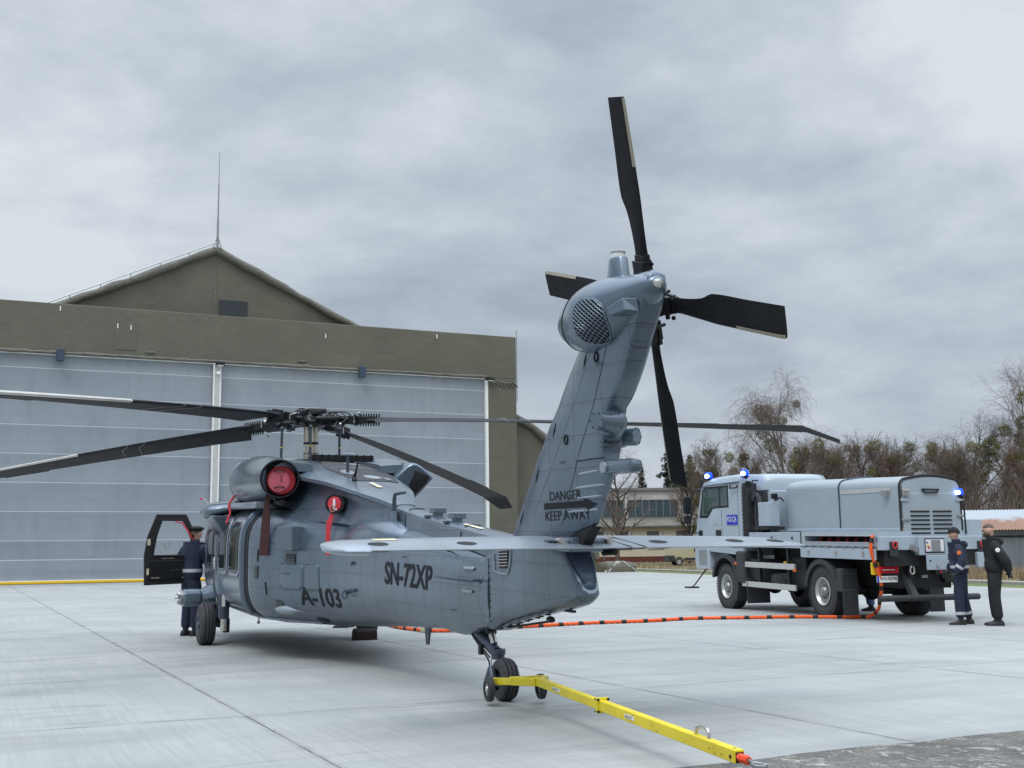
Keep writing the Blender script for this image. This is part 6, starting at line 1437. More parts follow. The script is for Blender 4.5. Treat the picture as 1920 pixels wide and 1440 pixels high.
for k, b0 in ((0, 0), (1, 2 * n)):
    for i in range(n): j = (i + 1) % n; mb.f.append([b0 + i, b0 + j, b0 + n + j, b0 + n + i]); mb.mi.append(0)
for i in range(n): j = (i + 1) % n; mb.f.append([i, j, 2 * n + j, 2 * n + i]); mb.mi.append(0); mb.f.append([n + i, n + j, 3 * n + j, 3 * n + i]); mb.mi.append(0)
cd = mb.build('cockpit_door', 'black_matte', heli, smooth=False, bevel=0.008)
mb = MB(); mb.tube([dp(a, z, -0.012) for a, z in inner + inner[:1]], 0.016, n=6); mb.build('window_seal', 'black_metal', cd)
mb = MB(); mb.box(dp(DW * .5, -2.45, -0.02), (0.04, DW * .86, 0.34), Matrix((DN, DU, Vector((0, 0, 1)))).transposed()); mb.box(dp(DW * .3, -2.52, -0.04), (0.03, DW * .45, 0.14), Matrix((DN, DU, Vector((0, 0, 1)))).transposed()); mb.build('door_pocket', 'black_metal', cd, smooth=False, bevel=0.015)
mb = MB()
for z in (-1.96, -2.48): mb.box(dp(DW - .05, z, -0.012), (0.01, 0.05, 0.11), Matrix((DN, DU, Vector((0, 0, 1)))).transposed())
mb.build('latch_plate', 'pale_label', cd, smooth=False)
mb = MB(); mb.tube([dp(0.40, -1.60, -.02), dp(0.28, -1.62, -.03), dp(0.16, -1.78, -.03), dp(0.04, -2.0, -.03)], 0.014, n=6); mb.build('red_streamer', 'red_strap', cd)
mb = MB(); mb.tube([dp(0.52 + .045 * math.cos(a), -2.02 + .055 * math.sin(a), 0.03) for a in [6.2832 * i / 20 for i in range(21)]], 0.006, n=5); mb.build('vent_ring', 'steel_dull', cd)
for a_, z_ in ((0.62, -2.26), ): text_obj('door_placard', 'PULL TO OPEN', dp(a_, z_, -.012), -DU, (0, 0, 1), 0.018, 0.22, 'pale_label', cd, 0.0)
for a_, z_, t_ in ((0.80, -2.60, 'PUSH'), (0.26, -2.60, 'LIFT')): text_obj('door_placard', t_, dp(a_, z_, -.065 if a_ < .5 else -.045), -DU, (0, 0, 1), 0.022, 0.14, 'pale_label', cd, 0.0)
# windscreen and far cockpit glazing
patch('cockpit_window', 'window_dark', -3.25, -2.60, -2.05, -1.62, off=0.010, rad=0.06, n=10)
patch('cockpit_window', 'window_dark', -3.25, -2.60, -2.05, -1.62, side=-1, off=0.010, rad=0.06, n=10)
for x0, x1 in ((-0.66, 0.02), (0.28, 0.98)): patch('cabin_window', 'window_dark', x0, x1, -2.34, -1.62, side=-1, off=0.010, rad=0.1, n=12)
# probe in front of the cabin roof
mb = MB(); mb.tube([hv(-2.7, 1.0, -1.40), hv(-3.3, 1.12, -1.18)], 0.012, n=6); o_ = mb.build('probe', 'steel_dull', heli)
mb = MB(); mb.tube([hv(-3.3, 1.12, -1.18), hv(-3.36, 1.16, -1.19)], 0.016, n=6); mb.build('probe_tip', 'red_strap', o_)
mb = MB(); mb.tube(catmull([hv(-0.35, 1.12, -1.20), hv(-0.25, 1.22, -1.34), hv(-0.2, 1.20, -1.45), hv(-.12, 1.27, -1.62)], 4), 0.018, n=5); mb.build('red_streamer', 'red_strap', heli)

# ================================================================== COVERS (hang in the exhausts)
def world_thing(name, M_, label, cat, group=None):
    e_ = empty(name); e_.matrix_world = M_; return tag(e_, label, cat, group)
def axis_matrix(c, ax):
    ax = Vector(ax).normalized(); zc = Vector((0, 0, 1)); y = (zc - ax * zc.dot(ax)).normalized(); x = y.cross(ax).normalized()
    m_ = Matrix((x, y, ax)).transposed().to_4x4(); m_.translation = c; return m_     # local z along the axis, y up
def exhaust_cover(c, ax, label, strap):
    cw_ = HM @ c; aw = (HM.to_3x3() @ ax).normalized(); t_ = world_thing('exhaust_cover', axis_matrix(cw_, aw), label, 'exhaust cover')
    mb = MB(); mb.lathe((0, 0, 0.03), (0, 0, 1), [(0, 0.20), (0.08, 0.20), (0.095, 0.19), (0.10, 0.15), (0.105, 0.01)], n=36); mb.xform(lambda p: p + Vector((.022, -.022, 0))); mb.build('plug', 'red_cloth', t_)
    n = 28; mb = MB(); mb.add([(0, 0, .138)] + [(0.145 * math.cos(6.2832 * i / n) - .01, 0.155 * math.sin(6.2832 * i / n) - .03, .138) for i in range(n)], [(0, 1 + i, 1 + (i + 1) % n) for i in range(n)]); fo = mb.build('face', 'red_face', t_)
    for y in (.10, -.13):
        mb = MB(); mb.tube([(-.07, y, .138), (-.065, y + .01, .155), (.0, y + .02, .165), (.065, y + .01, .155), (.07, y, .138)], .010, n=6); mb.build('handle', 'maroon', t_)
    text_obj('cover_lettering', 'ENGINE', (0.035, -.05, .143), (0, 1, 0), (-1, 0, 0), .028, .09, 'maroon', t_, 0.0)
    if strap:
        w0 = Vector((0, 0, .14)); mi = t_.matrix_world.inverted()
        tp = HM @ hv(2.02, 1.10, -1.20); pts_ = [tp, tp + Vector((0, 0, -.05)), tp + Vector((-.02, -.01, -.35)), tp + Vector((-.03, -.02, -.62)), tp + Vector((-.045, -.02, -.86))]
        ws = [.022, .03, .055, .060, .062]; sx_ = Vector((cr.x, cr.y, 0)).normalized(); mb = MB(); vs = []
        for p_, w in zip(pts_, ws): vs += [mi @ (p_ - sx_ * w), mi @ (p_ + sx_ * w), mi @ (p_ + sx_ * w + Vector((0, .03, 0))), mi @ (p_ - sx_ * w + Vector((0, .03, 0)))]
        mb.add(vs, [(4 * i + j, 4 * i + (j + 1) % 4, 4 * i + 4 + (j + 1) % 4, 4 * i + 4 + j) for i in range(4) for j in range(4)] + [(0, 1, 2, 3), (16, 17, 18, 19)]); mb.build('strap', 'maroon', t_, smooth=False)
    return t_
exhaust_cover(exL, axL, 'dark red padded plug with two handles inside the big left engine exhaust', True)
cw_ = HM @ APU_C; aw = (HM.to_3x3() @ APU_AX).normalized(); t_ = world_thing('exhaust_cover', axis_matrix(cw_, aw), 'small bright red round plug with a hanging streamer below the roof edge', 'exhaust cover')
mb = MB(); mb.lathe((0, 0, -.03), (0, 0, 1), [(0, .09), (.08, .093), (.095, .085), (.10, .01)], n=28); mb.build('plug', 'red_strap', t_)
mb = MB(); mb.box((0.0, 0.0, .072), (.028, .13, .004)); mb.box((0.02, -.07, .075), (.03, .03, .004)); mb.build('warning_tag', 'white_label', t_, smooth=False)
mb = MB(); mb.tube([(-.02 + .035 * math.cos(a), -.06 + .04 * math.sin(a), .085) for a in [6.2832 * i / 16 for i in range(17)]], .006, n=6); mb.build('ring', 'steel', t_)
mi = t_.matrix_world.inverted(); tp = t_.matrix_world @ Vector((0, -.09, .08)); sx_ = Vector((cr.x, cr.y, 0)).normalized(); mb = MB(); vs = []
for st3, w, dx in (((3.50, .57, -1.46), .02, 0), ((3.50, .62, -1.60), .035, 0), ((3.50, .635, -1.75), .03, 0), ((3.50, .63, -1.90), .032, 0), ((3.50, .63, -2.02), .030, 0)):
    p_ = HM @ hv(*st3); vs += [mi @ (p_ - sx_ * w), mi @ (p_ + sx_ * w), mi @ (p_ + sx_ * w + Vector((0, .012, 0))), mi @ (p_ - sx_ * w + Vector((0, .012, 0)))]
mb.add(vs, [(4 * i + j, 4 * i + (j + 1) % 4, 4 * i + 4 + (j + 1) % 4, 4 * i + 4 + j) for i in range(4) for j in range(4)]); mb.build('streamer', 'red_strap', t_, smooth=False)

# ================================================================== WHEEL CHOCK
cp = HM @ wcr; ck_ = empty('wheel_chock', (cp.x + 0.02, cp.y - 0.45, 0), (0, 0, PSI)); tag(ck_, 'ribbed black rubber chock behind the far main wheel under the fuselage', 'chock')
mb = MB(); mb.prism([(-.12, 0), (.12, 0), (.11, .12), (.05, .19), (-.05, .19), (-.11, .12)], lambda a, b_, d: (a, d, b_), -.19, .19); mb.build('block', 'black_matte', ck_, smooth=False, bevel=0.012)
mb = MB()
for i in range(5): mb.box((-.125 + .004 * i, 0, .03 + .03 * i), (.016, .36, .008))
mb.build('rib', 'maroon', ck_, smooth=False)

# ================================================================== TOW BAR
tb0 = Vector((twc_w := (HM @ twc)).to_tuple()); nearp = Vector((1.31, 7.05, 0)); hd = Vector((0.0, 11.12, 0)); dirb = (hd - nearp).normalized(); side_ = Vector((dirb.y, -dirb.x, 0)); ang = math.atan2(dirb.y, dirb.x)
LB = (hd - nearp).length
tow = empty('tow_bar', nearp, (0, 0, ang)); tag(tow, 'bright yellow steel tow bar hooked to the tail wheel', 'tow bar')
# local x runs from the near end to the tail wheel, y to the left of that
def beam(mb, a, b_, w, h):
    a = Vector(a); b_ = Vector(b_); ax, u, v = frame_of(b_ - a); sidev = Vector((0, 0, 1)).cross(ax).normalized(); upv = ax.cross(sidev)
    mb.loft([[p + sidev * (sx2 * w / 2) + upv * (sz2 * h / 2) for sx2, sz2 in ((-1, -1), (1, -1), (1, 1), (-1, 1))] for p in (a, b_)])
mb = MB(); beam(mb, (0.0, 0, .20), (LB * .50, 0, .245), .066, .078); mb.build('beam', 'yellow', tow, smooth=False, bevel=0.006)
mb = MB(); beam(mb, (LB * .505, 0, .245), (LB - .62, 0, .275), .060, .072); mb.build('beam', 'yellow', tow, smooth=False, bevel=0.006)
mb = MB(); mb.box((LB * .5, 0, .245), (.035, .100, .115)); fo = mb.build('flange', 'yellow', tow, smooth=False, bevel=0.004)
for y in (-.041, .041):
    for z in (.200, .290): mb = MB(); mb.cyl((LB * .5 - .032, y, z), (LB * .5 + .032, y, z), .010, n=8); mb.build('flange_bolt', 'black_metal', fo)
for s_ in (-1, 1):
    mb = MB(); beam(mb, (LB - .66, 0.02 * s_, .27), (LB - .40, .16 * s_, .26), .048, .070); beam(mb, (LB - .42, .165 * s_, .26), (LB + .06, .19 * s_, .215), .030, .065); mb.build('fork_arm', 'yellow', tow, smooth=False, bevel=0.005)
    mb = MB(); wy = .255 * s_ ; mb.lathe((LB + 0.02, wy - .032, .118 + .035), (0, 1, 0), [(0, .065), (0.0, .095), (.010, .115), (.032, .118), (.054, .115), (.064, .095), (.064, .065)], n=32, cap=False); w_ = mb.build('wheel', 'rubber', tow, ang=35)
    mb = MB(); mb.lathe((LB + 0.02, wy, .153), (0, s_, 0), [(-.01, .07), (.02, .07), (.014, .05), (.02, .03), (.032, .026)], n=24); mb.build('rim', 'aluminium', w_)
    mb = MB(); mb.cyl((LB + .02, .12 * s_, .20), (LB + .02, .235 * s_, .19), .020, n=12); mb.cyl((LB + .12, .15 * s_, .225), (LB + .12, .27 * s_, .225), .022, n=12); mb.build('pin', 'steel_dull', tow)
mb = MB(); beam(mb, (LB - .36, -.17, .265), (LB - .36, .17, .265), .05, .06); mb.build('cross_member', 'yellow', tow, smooth=False, bevel=0.004)
mb = MB(); mb.tube(catmull([(.38, 0, .24), (.39, 0, .290), (.43, 0, .305), (.50, 0, .302), (.55, 0, .285), (.565, 0, .242)], 4), .011, n=8); mb.lathe((.36, 0, .236), (0, 0, 1), [(0, .03), (.006, .028)], n=12); mb.lathe((.565, 0, .238), (0, 0, 1), [(0, .03), (.006, .028)], n=12); mb.build('handle', 'steel', tow)
mb = MB(); mb.tube([(-.004 - .0035 * i, .020 * math.cos(i * .9), .195 + .020 * math.sin(i * .9)) for i in range(30)], .009, n=6); mb.cyl((0.01, 0, .195), (-.11, 0, .195), .022, n=14); mb.build('grip', 'grip_orange', tow)
mb = MB(); mb.tube([(-.11, 0, .195), (-.16, 0, .19), (-.20, .03, .188), (-.25, .03, .186), (-.28, 0, .186), (-.25, -.03, .186), (-.20, -.03, .188), (-.16, 0, .19)], .012, n=8); mb.build('towing_eye', 'steel_dull', tow)
mb = MB(); mb.box((-.0015, 0, .195), (.003, .052, .062)); mb.build('end_opening', 'black_matte', tow, smooth=False)
mb = MB(); mb.cyl((.06, 0, .234), (.06, 0, .241), .012, n=8); mb.cyl((.05, .033, .195), (.05, .038, .195), .012, n=8); mb.build('bolt', 'black_metal', tow)
for xx, nm in ((LB * .36, 0), (LB * .72, 1)):
    zc_ = .20 + .09 * xx / LB
    mb = MB(); mb.box((xx, .0350 if nm == 0 else .0320, zc_), (.16, .003, .028), (0, R(-1.1), 0)); po = mb.build('label_plate', 'white_label', tow, smooth=False)
    text_obj('plate_lettering', 'BROCKETT', (xx + .065, (.0350 if nm == 0 else .0320) + .0025, zc_ - .009), (-1, 0, 0), (0, 0, 1), .017, .12, 'stencil', po, 0.01)
mb = MB(); r = random.Random(4)
for i in range(26): xx = r.uniform(.1, LB - .8); mb.box((xx, .0337 if xx < LB * .5 else .0307, .20 + .075 * xx / LB + r.uniform(-.028, .028)), (r.uniform(.004, .018), .0012, r.uniform(.002, .006)))
mb.build('paint_chips', 'black_metal', tow, smooth=False)

# ================================================================== ORANGE HOSE
HPTS = [(-2.5, 23.2, .035), (-2.26, 22.5, .04), (-1.88, 21.75, .035), (-1.5, 21.25, .035), (-1.0, 21.3, .035), (-.3, 21.8, .035), (.6, 22.4, .035), (1.5, 22.95, .035), (2.6, 23.35, .035), (3.6, 24.0, .035), (4.6, 24.02, .035), (5.6, 24.08, .035), (6.4, 23.86, .035), (6.90, 23.72, .04), (7.10, 23.55, .06), (7.13, 23.1, .22), (7.06, 22.75, .42), (7.03, 22.5, .62), (6.98, 22.42, .85), (6.90, 22.38, 1.10), (6.83, 22.36, 1.32), (6.83, 22.36, 1.48), (6.88, 22.40, 1.62), (6.99, 22.50, 1.66), (7.12, 22.62, 1.64)]
hose = empty('power_cable', (HPTS[0][0], HPTS[0][1], 0)); tag(hose, 'thick orange cable with black bands lying on the concrete from helicopter to truck', 'cable')
hb = Vector(hose.location); path = catmull(HPTS, 8); L_ = [0.0]
for a, b_ in zip(path, path[1:]): L_.append(L_[-1] + (b_ - a).length)
def at(s_):
    for i in range(len(L_) - 1):
        if L_[i] <= s_ <= L_[i + 1]:
            t_ = (s_ - L_[i]) / max(1e-6, L_[i + 1] - L_[i]); return path[i].lerp(path[i + 1], t_), (path[i + 1] - path[i]).normalized()
    return path[-1], (path[-1] - path[-2]).normalized()
mb = MB(); NS = 460
for st_ in range(4):
    pts_ = []
    for i in range(NS + 1):
        s_ = L_[-1] * i / NS; p_, d = at(s_); _, u, v = frame_of(d); a = s_ * 13 + st_ * math.pi / 2; pts_.append(p_ - hb + u * (.019 * math.cos(a)) + v * (.019 * math.sin(a)))
    mb.tube(pts_, .016, n=6)
mb.build('strands', 'orange', hose)
s_ = .25
while s_ < L_[-1] - .1:
    a, _ = at(s_); b_, _ = at(s_ + .10); mb = MB(); mb.cyl(a - hb, b_ - hb, .038, n=12); mb.build('tie_band', 'black_matte', hose); s_ += .47
mb = MB(); mb.box(Vector((-1.62, 21.35, .07)) - hb, (.18, .14, .12)); mb.build('connector', 'pale_label', hose, smooth=False, bevel=.01)

# ================================================================== TRUCK
TRH = R(105.99); truck = empty('airfield_truck', (6.358, 24.256, 0), (0, 0, TRH)); tag(truck, 'pale blue four wheel drive police truck carrying a ground power container with blue lights on', 'truck')
# local: x forward from the rear axle, y = -lateral (0 at the left tyre wall), z up
TP = 0.020
def tv(s_, lat, z): return Vector((s_, -lat, z + TP * s_))        # body sits slightly nose up
def tbox(mb, s0, s1, l0, l1, z0, z1):
    vs = [tv(s_, l_, z) for s_ in (s0, s1) for l_ in (l0, l1) for z in (z0, z1)]
    return mb.add(vs, [(0, 1, 3, 2), (4, 6, 7, 5), (0, 4, 5, 1), (2, 3, 7, 6), (0, 2, 6, 4), (1, 5, 7, 3)])
def tb(name, mat, par, *a, bev=0.0, **k):
    mb = MB(); tbox(mb, *a); return mb.build(name, mat, par, smooth=False, bevel=bev)
def truck_wheel(s_, lat_out, sg, nm='wheel'):
    c_ = Vector((s_, -lat_out, .53)); ax = Vector((0, sg, 0)); mb = MB()
    prof = [(-.36, .30), (-.365, .40), (-.35, .49), (-.32, .53), (-.31, .535), (-.05, .535), (-.03, .53), (-.005, .49), (0.0, .42), (-.01, .33), (-.03, .285)]
    mb.lathe(c_, ax, prof, n=56, cap=False); 
    for i in range(56):
        a = 6.2832 * i / 56; q_ = c_ - ax * .045 + Vector((math.cos(a) * .532, 0, math.sin(a) * .532)); mb.box(q_, (.026, .10, .036), Matrix(((math.cos(a), 0, -math.sin(a)), (0, 1, 0), (math.sin(a), 0, math.cos(a)))).to_3x3())
        a += .05; q_ = c_ - ax * .18 + Vector((math.cos(a) * .534, 0, math.sin(a) * .534)); mb.box(q_, (.024, .14, .034), Matrix(((math.cos(a), 0, -math.sin(a)), (0, 1, 0), (math.sin(a), 0, math.cos(a)))).to_3x3())
    w_ = mb.build(nm, 'rubber', truck, smooth=True, ang=30)
    mb = MB(); mb.lathe(c_, ax, [(-.02, .285), (-.002, .290), (.004, .278), (-.02, .262), (-.06, .245), (-.06, .235)], n=36, cap=False); rm_ = mb.build('rim', 'rim_steel', w_, ang=30)
    mb = MB(); mb.lathe(c_ - ax * .06, ax, [(0, .24), (-.03, .215), (-.035, .17), (0.0, .15), (0.0, .01)], n=32); mb.build('rim_dish', 'grey_panel', w_)
    mb = MB(); mb.lathe(c_, ax, [(-.08, .11), (-.02, .10), (.005, .085), (.01, .05), (.03, .045), (.035, .01)], n=24)
    for i in range(10): a = 6.2832 * i / 10; q_ = c_ - ax * .065 + Vector((math.cos(a) * .135, 0, math.sin(a) * .145)); mb.cyl(q_, q_ + ax * .03, .016, n=6)
    mb.build('hub', 'steel_dull', w_)
    mb = MB()
    for i in range(10): a = 6.2832 * (i + .5) / 10; q_ = c_ - ax * .094 + Vector((math.cos(a) * .195, 0, math.sin(a) * .215)); mb.cyl(q_, q_ + ax * .01, .022, n=10)
    mb.build('vent_hole', 'black_matte', w_)
    return w_
WB = 4.40
truck_wheel(0.0, 0.0, 1); truck_wheel(WB, 0.0, 1); truck_wheel(0.0, 2.30, -1); truck_wheel(WB, 2.30, -1)
tb('chassis_rails', 'chassis', truck, -2.0, 5.4, .70, .80, .78, 1.05); tb('chassis_rails', 'chassis', truck, -2.0, 5.4, 1.50, 1.60, .78, 1.05)
mb = MB(); mb.cyl((0, -.3, .53), (0, -2.0, .53), .09, n=14); mb.cyl((WB, -.3, .53), (WB, -2.0, .53), .09, n=14); mb.sphere((0, -1.15, .53), .22, .2, .2); mb.sphere((WB, -1.3, .53), .2, .2, .2); mb.build('axles', 'chassis', truck)
tb('underbody_box', 'chassis', truck, .95, 3.35, .75, 1.65, .45, 1.55); tb('rear_underbody', 'chassis', truck, -1.9, .6, .62, 1.7, .66, 1.35)
tb('battery_case', 'truck_plastic', truck, 2.75, 3.45, .12, .70, .62, 1.12, bev=.03); tb('fuel_tank', 'chassis', truck, .9, 1.5, .15, .8, .55, 1.2, bev=.05)
mb = MB(); c_ = Vector((2.05, -.55, .72)); mb.lathe(c_ - Vector((0, 0, .15)), (0, 0, 1), [(0, .2), (0, .45), (.05, .52), (.25, .52), (.30, .45), (.30, .2)], n=48)
for i in range(44): a = 6.2832 * i / 44; mb.box(c_ + Vector((math.cos(a) * .52, math.sin(a) * .52, .03 * (-1) ** i)), (.03, .04, .13), (0, 0, a))
mb.build('spare_tyre', 'rubber', truck, ang=30)
mb = MB(); tbox(mb, 1.5, 1.8, .12, .55, .93, 1.1); mb.build('warning_box', 'yellow_orange', truck, smooth=False, bevel=.01)
# side guard rails
for z in (.935, .485):
    mb = MB(); tbox(mb, 1.08, 3.55, -.02, .03, z, z + .125); mb.build('side_rail', 'aluminium', truck, smooth=False, bevel=.008)
for s_ in (1.42, 2.75):
    mb = MB(); tbox(mb, s_, s_ + .07, .035, .10, .45, 1.45)
    for i in range(9): tbox(mb, s_ - .01, s_ + .08, .03, .035, .5 + .1 * i, .53 + .1 * i)
    mb.build('rail_post', 'chassis', truck, smooth=False)
# fenders and flaps
def fender(sc, r_, w0, w1, a0, a1, nm='fender'):
    mb = MB(); rr = []
    for i in range(21):
        a = a0 + (a1 - a0) * i / 20; rr.append([tv(sc + math.cos(a) * q, l_, .53 + math.sin(a) * q) for q, l_ in ((r_, w0), (r_, w1), (r_ - .035, w1), (r_ - .035, w0 + .03), (r_ - .10, w0 + .03), (r_ - .10, w0))])
    mb.loft(rr); return mb.build(nm, 'truck_plastic', truck, ang=50)
fender(0, .66, -.04, .48, R(8), R(176)); fender(0, .66, 1.84, 2.34, R(8), R(176)); 
fender(WB, .70, -.05, .48, R(10), R(215)); fender(WB, .70, 1.84, 2.34, R(10), R(215))
tb('mudguard', 'truck_plastic', truck, 3.36, 3.80, -.05, .48, .55, 1.30, bev=.05)
for s0, l0, l1, z0, z1 in ((3.28, -.03, .56, .10, .70), (-.84, -.04, .30, .10, .62), (-.84, 1.95, 2.30, .12, .62)):
    mb = MB(); tbox(mb, s0, s0 + .02, l0, l1, z0, z1); o_ = mb.build('mud_flap', 'truck_plastic', truck, smooth=False)
tb('rear_fender_skirt', 'truck_plastic', truck, -.82, -.62, -.05, .33, .55, 1.02, bev=.03); tb('rear_fender_skirt', 'truck_plastic', truck, -.82, -.62, 1.84, 2.32, .55, 1.02, bev=.03)
mb = MB(); 
for i in range(4): mb.sphere(tv(-.845, .02 + .08 * i, .60), .008, n=8, m=6); mb.sphere(tv(-.825, .02 + .08 * i, .92), .008, n=8, m=6)
mb.build('flap_bolts', 'steel_dull', truck)
for s_, z in ((3.72, .98), (.98, .90)): tb('side_marker', 'amber', truck, s_, s_ + .08, -.07, -.02, z, z + .06, bev=.005)
# cab
cabp = [(6.02, .84), (6.10, 1.0), (6.12, 1.62), (6.02, 1.95), (5.72, 2.86), (5.58, 2.99), (5.0, 3.07), (3.9, 3.08), (3.18, 3.06), (3.10, 2.98), (3.10, 1.18), (3.75, 1.18), (5.12, 1.30), (5.30, .84)]
cabp = [(6.02, 1.30), (6.12, 1.62), (6.02, 1.95), (5.74, 2.88), (5.60, 3.02), (5.0, 3.11), (3.9, 3.13), (3.50, 3.12), (3.46, 3.04), (3.46, 1.20)]
mb = MB(); rr = []
for lat, ins in ((0.0, .10), (.05, .03), (.16, 0.0), (2.14, 0.0), (2.25, .03), (2.30, .10)):
    rr.append([tv(s_ - ins * .7 if s_ > 5 else s_, lat, z - (ins * .9 if z > 2.6 else 0)) for s_, z in cabp])
mb.loft(rr); cab = mb.build('cab', 'truck_paint', truck, ang=40)
mb = MB(); rr = []
for s_, zt, ins in ((3.44, 3.12, 0), (3.25, 3.12, .01), (3.06, 3.10, .03), (2.92, 3.06, .07), (2.86, 2.98, .12)): rr.append([tv(s_, l_, z) for l_, z in ((.30 + ins, 2.62 + .5 * ins), (.30 + ins, zt - .14), (.36 + ins, zt - .04), (.5 + ins, zt), (1.8 - ins, zt), (1.94 - ins, zt - .04), (2.0 - ins, zt - .14), (2.0 - ins, 2.62 + .5 * ins))])
mb.loft(rr); mb.build('roof_extension', 'truck_paint', cab, ang=40)
mb = MB(); rr = []
for s_ in (3.44, 2.62): rr.append([tv(s_, l_, z) for l_, z in ((.34, 1.55), (.34, 2.70), (1.96, 2.70), (1.96, 1.55))])
mb.loft(rr); mb.build('rear_wall', 'truck_paint', cab, smooth=False, bevel=.02)
mb = MB(); rr = []
for lat in (-.02, .42): rr.append([tv(s_, lat, z) for s_, z in ((6.05, .80), (6.12, 1.0), (6.12, 1.58), (5.42, 1.58), (5.30, 1.30), (5.24, .84))])
mb.loft(rr); bo_ = mb.build('bumper_corner', 'truck_paint', cab, smooth=False, bevel=.03)
tb('bumper', 'truck_paint', cab, 5.7, 6.10, .42, 2.32, .82, 1.55, bev=.04)
tb('bumper_step', 'grey_panel', bo_, 5.40, 5.85, -.026, -.018, .92, 1.30)
tb('indicator', 'amber', bo_, 5.36, 5.46, -.05, -.02, 1.38, 1.48, bev=.01)
mb = MB(); mb.tube([tv(5.85, .2, .85), tv(6.0, -.10, .42), tv(6.02, -.15, .37)], .02, n=6); mb.box(tv(6.02, -.18, .35), (.32, .26, .04)); mb.build('boarding_step', 'truck_plastic', cab, smooth=False)
# glass: side window with its stepped sill, windscreen
def cabpoly(name, mat, pts_, lat, par, t=.012):
    mb = MB(); mb.prism(pts_, lambda a, b_, d: tv(a, d, b_), lat - t, lat + t); return mb.build(name, mat, par, smooth=False)
wf = cabpoly('window_frame', 'black_matte', [(5.58, 2.80), (5.80, 2.10), (5.30, 2.10), (5.0, 2.32), (4.12, 2.34), (4.12, 2.88), (5.45, 2.88)], .030, cab, .030)
cabpoly('side_window', 'cab_glass', [(5.50, 2.78), (5.68, 2.16), (5.32, 2.16), (5.02, 2.38), (4.18, 2.39), (4.18, 2.83), (5.42, 2.83)], -.006, wf, .004)
mb = MB(); tbox(mb, 4.55, 4.62, -.013, -.008, 2.38, 2.84); mb.build('quarter_bar', 'black_matte', wf, smooth=False)
mb = MB(); mb.add([tv(6.035, .15, 2.0), tv(6.035, 2.15, 2.0), tv(5.78, 2.12, 2.80), tv(5.78, .18, 2.80)], [(0, 1, 2, 3)]); mb.build('windscreen', 'window_dark', cab, smooth=False)
mb = MB(); mb.tube([tv(5.75, .15, 2.86), tv(5.82, .0, 2.84), tv(5.75, -.05, 2.82), tv(5.2, -.05, 2.90), tv(4.0, -.02, 2.93), tv(3.52, .0, 2.93)], .018, n=6); mb.build('rain_gutter', 'heli_dark_blue', cab)
for s_ in (4.52, 3.62):
    mb = MB(); tbox(mb, s_, s_ + .012, -.003, .02, 1.35, 2.30 if s_ > 4 else 2.85); mb.build('door_gap', 'black_matte', cab, smooth=False)
tb('door_handle', 'black_matte', cab, 4.58, 4.86, -.02, .005, 1.66, 1.80, bev=.01)
mb = MB(); mb.tube([tv(3.98, -.02, 2.87), tv(3.95, -.05, 2.80), tv(3.60, -.05, 2.80), tv(3.58, -.02, 2.87)], .018, n=6); mb.build('grab_handle', 'black_matte', cab)
sg = tb('police_sign', 'sign_blue', cab, 3.68, 4.24, -.012, .0, 1.92, 2.16)
text_obj('police_lettering', 'POLICJA', tv(4.20, -.016, 1.955), (-1, 0, -TP), (0, 0, 1), .165, .48, 'white', sg, 0.0)
mb = MB(); mb.box(tv(5.25, -.004, 1.80), (.02, .004, .02)); text_obj('cab_badge', 'TGM 18.290', tv(5.02, -.006, 1.90), (-1, 0, 0), (0, 0, 1), .04, .30, 'grey_panel', cab, 0.0)
# air intake panel and dark bay behind the cab
mb = MB(); tbox(mb, 3.26, 3.46, .03, .40, 1.40, 2.90)
mb.build('cab_corner_duct', 'truck_plastic', truck, smooth=False, bevel=.02)
mb = MB()
for i in range(15): tbox(mb, 3.28, 3.44, .012, .03, 1.50 + .09 * i, 1.545 + .09 * i)
mb.build('duct_louvres', 'chassis', truck, smooth=False)
mb = MB(); rr = []
for i in range(25): a = 6.2832 * i / 24; rr.append(tv(2.98 + .16 * math.cos(a), .22, 2.10 + .45 * math.sin(a)))
mb.tube(rr, .055, n=8); tbox(mb, 2.78, 3.24, .26, .40, 1.4, 2.72); mb.tube(catmull([tv(3.20, .2, 2.72), tv(3.15, .16, 2.5), tv(2.95, .14, 2.62), tv(2.82, .18, 2.3), tv(2.85, .18, 1.6)], 5), .05, n=8); mb.build('air_filter_ducting', 'truck_plastic', truck)
# spot lamp on the cab corner
mb = MB(); mb.lathe(tv(3.06, .05, 2.88), (-.5, .8, -.2), [(0, .03), (.03, .07), (.12, .085), (.13, .08)], n=18); mb.tube([tv(3.06, .25, 2.95), tv(3.06, .12, 2.95), tv(3.06, .08, 2.84)], .018, n=6); o_ = mb.build('work_lamp', 'black_metal', truck)
# beacons: glowing cores inside blue housings
def beacon(p_, s_=1.0, par=None):
    mb = MB(); mb.lathe(p_ - Vector((0, 0, .085 * s_)), (0, 0, 1), [(0, .05 * s_), (.02 * s_, .085 * s_), (.04 * s_, .085 * s_)], n=20); o_ = mb.build('beacon_base', 'black_metal', par or truck)
    mb = MB(); mb.lathe(p_ - Vector((0, 0, .045 * s_)), (0, 0, 1), [(0, .082 * s_), (.10 * s_, .076 * s_), (.13 * s_, .05 * s_), (.135 * s_, .01)], n=20); mb.build('blue_lens', 'blue_lamp', o_)
    mb = MB(); mb.sphere(p_ + Vector((-.035 * s_, .055 * s_, .0)), .055 * s_, .055 * s_, .05 * s_); mb.build('flash_tube', 'blue_core', o_)
    return o_
beacon(tv(5.30, .06, 3.15), 1.15, cab); beacon(tv(3.30, .04, 3.12), 1.15, cab)
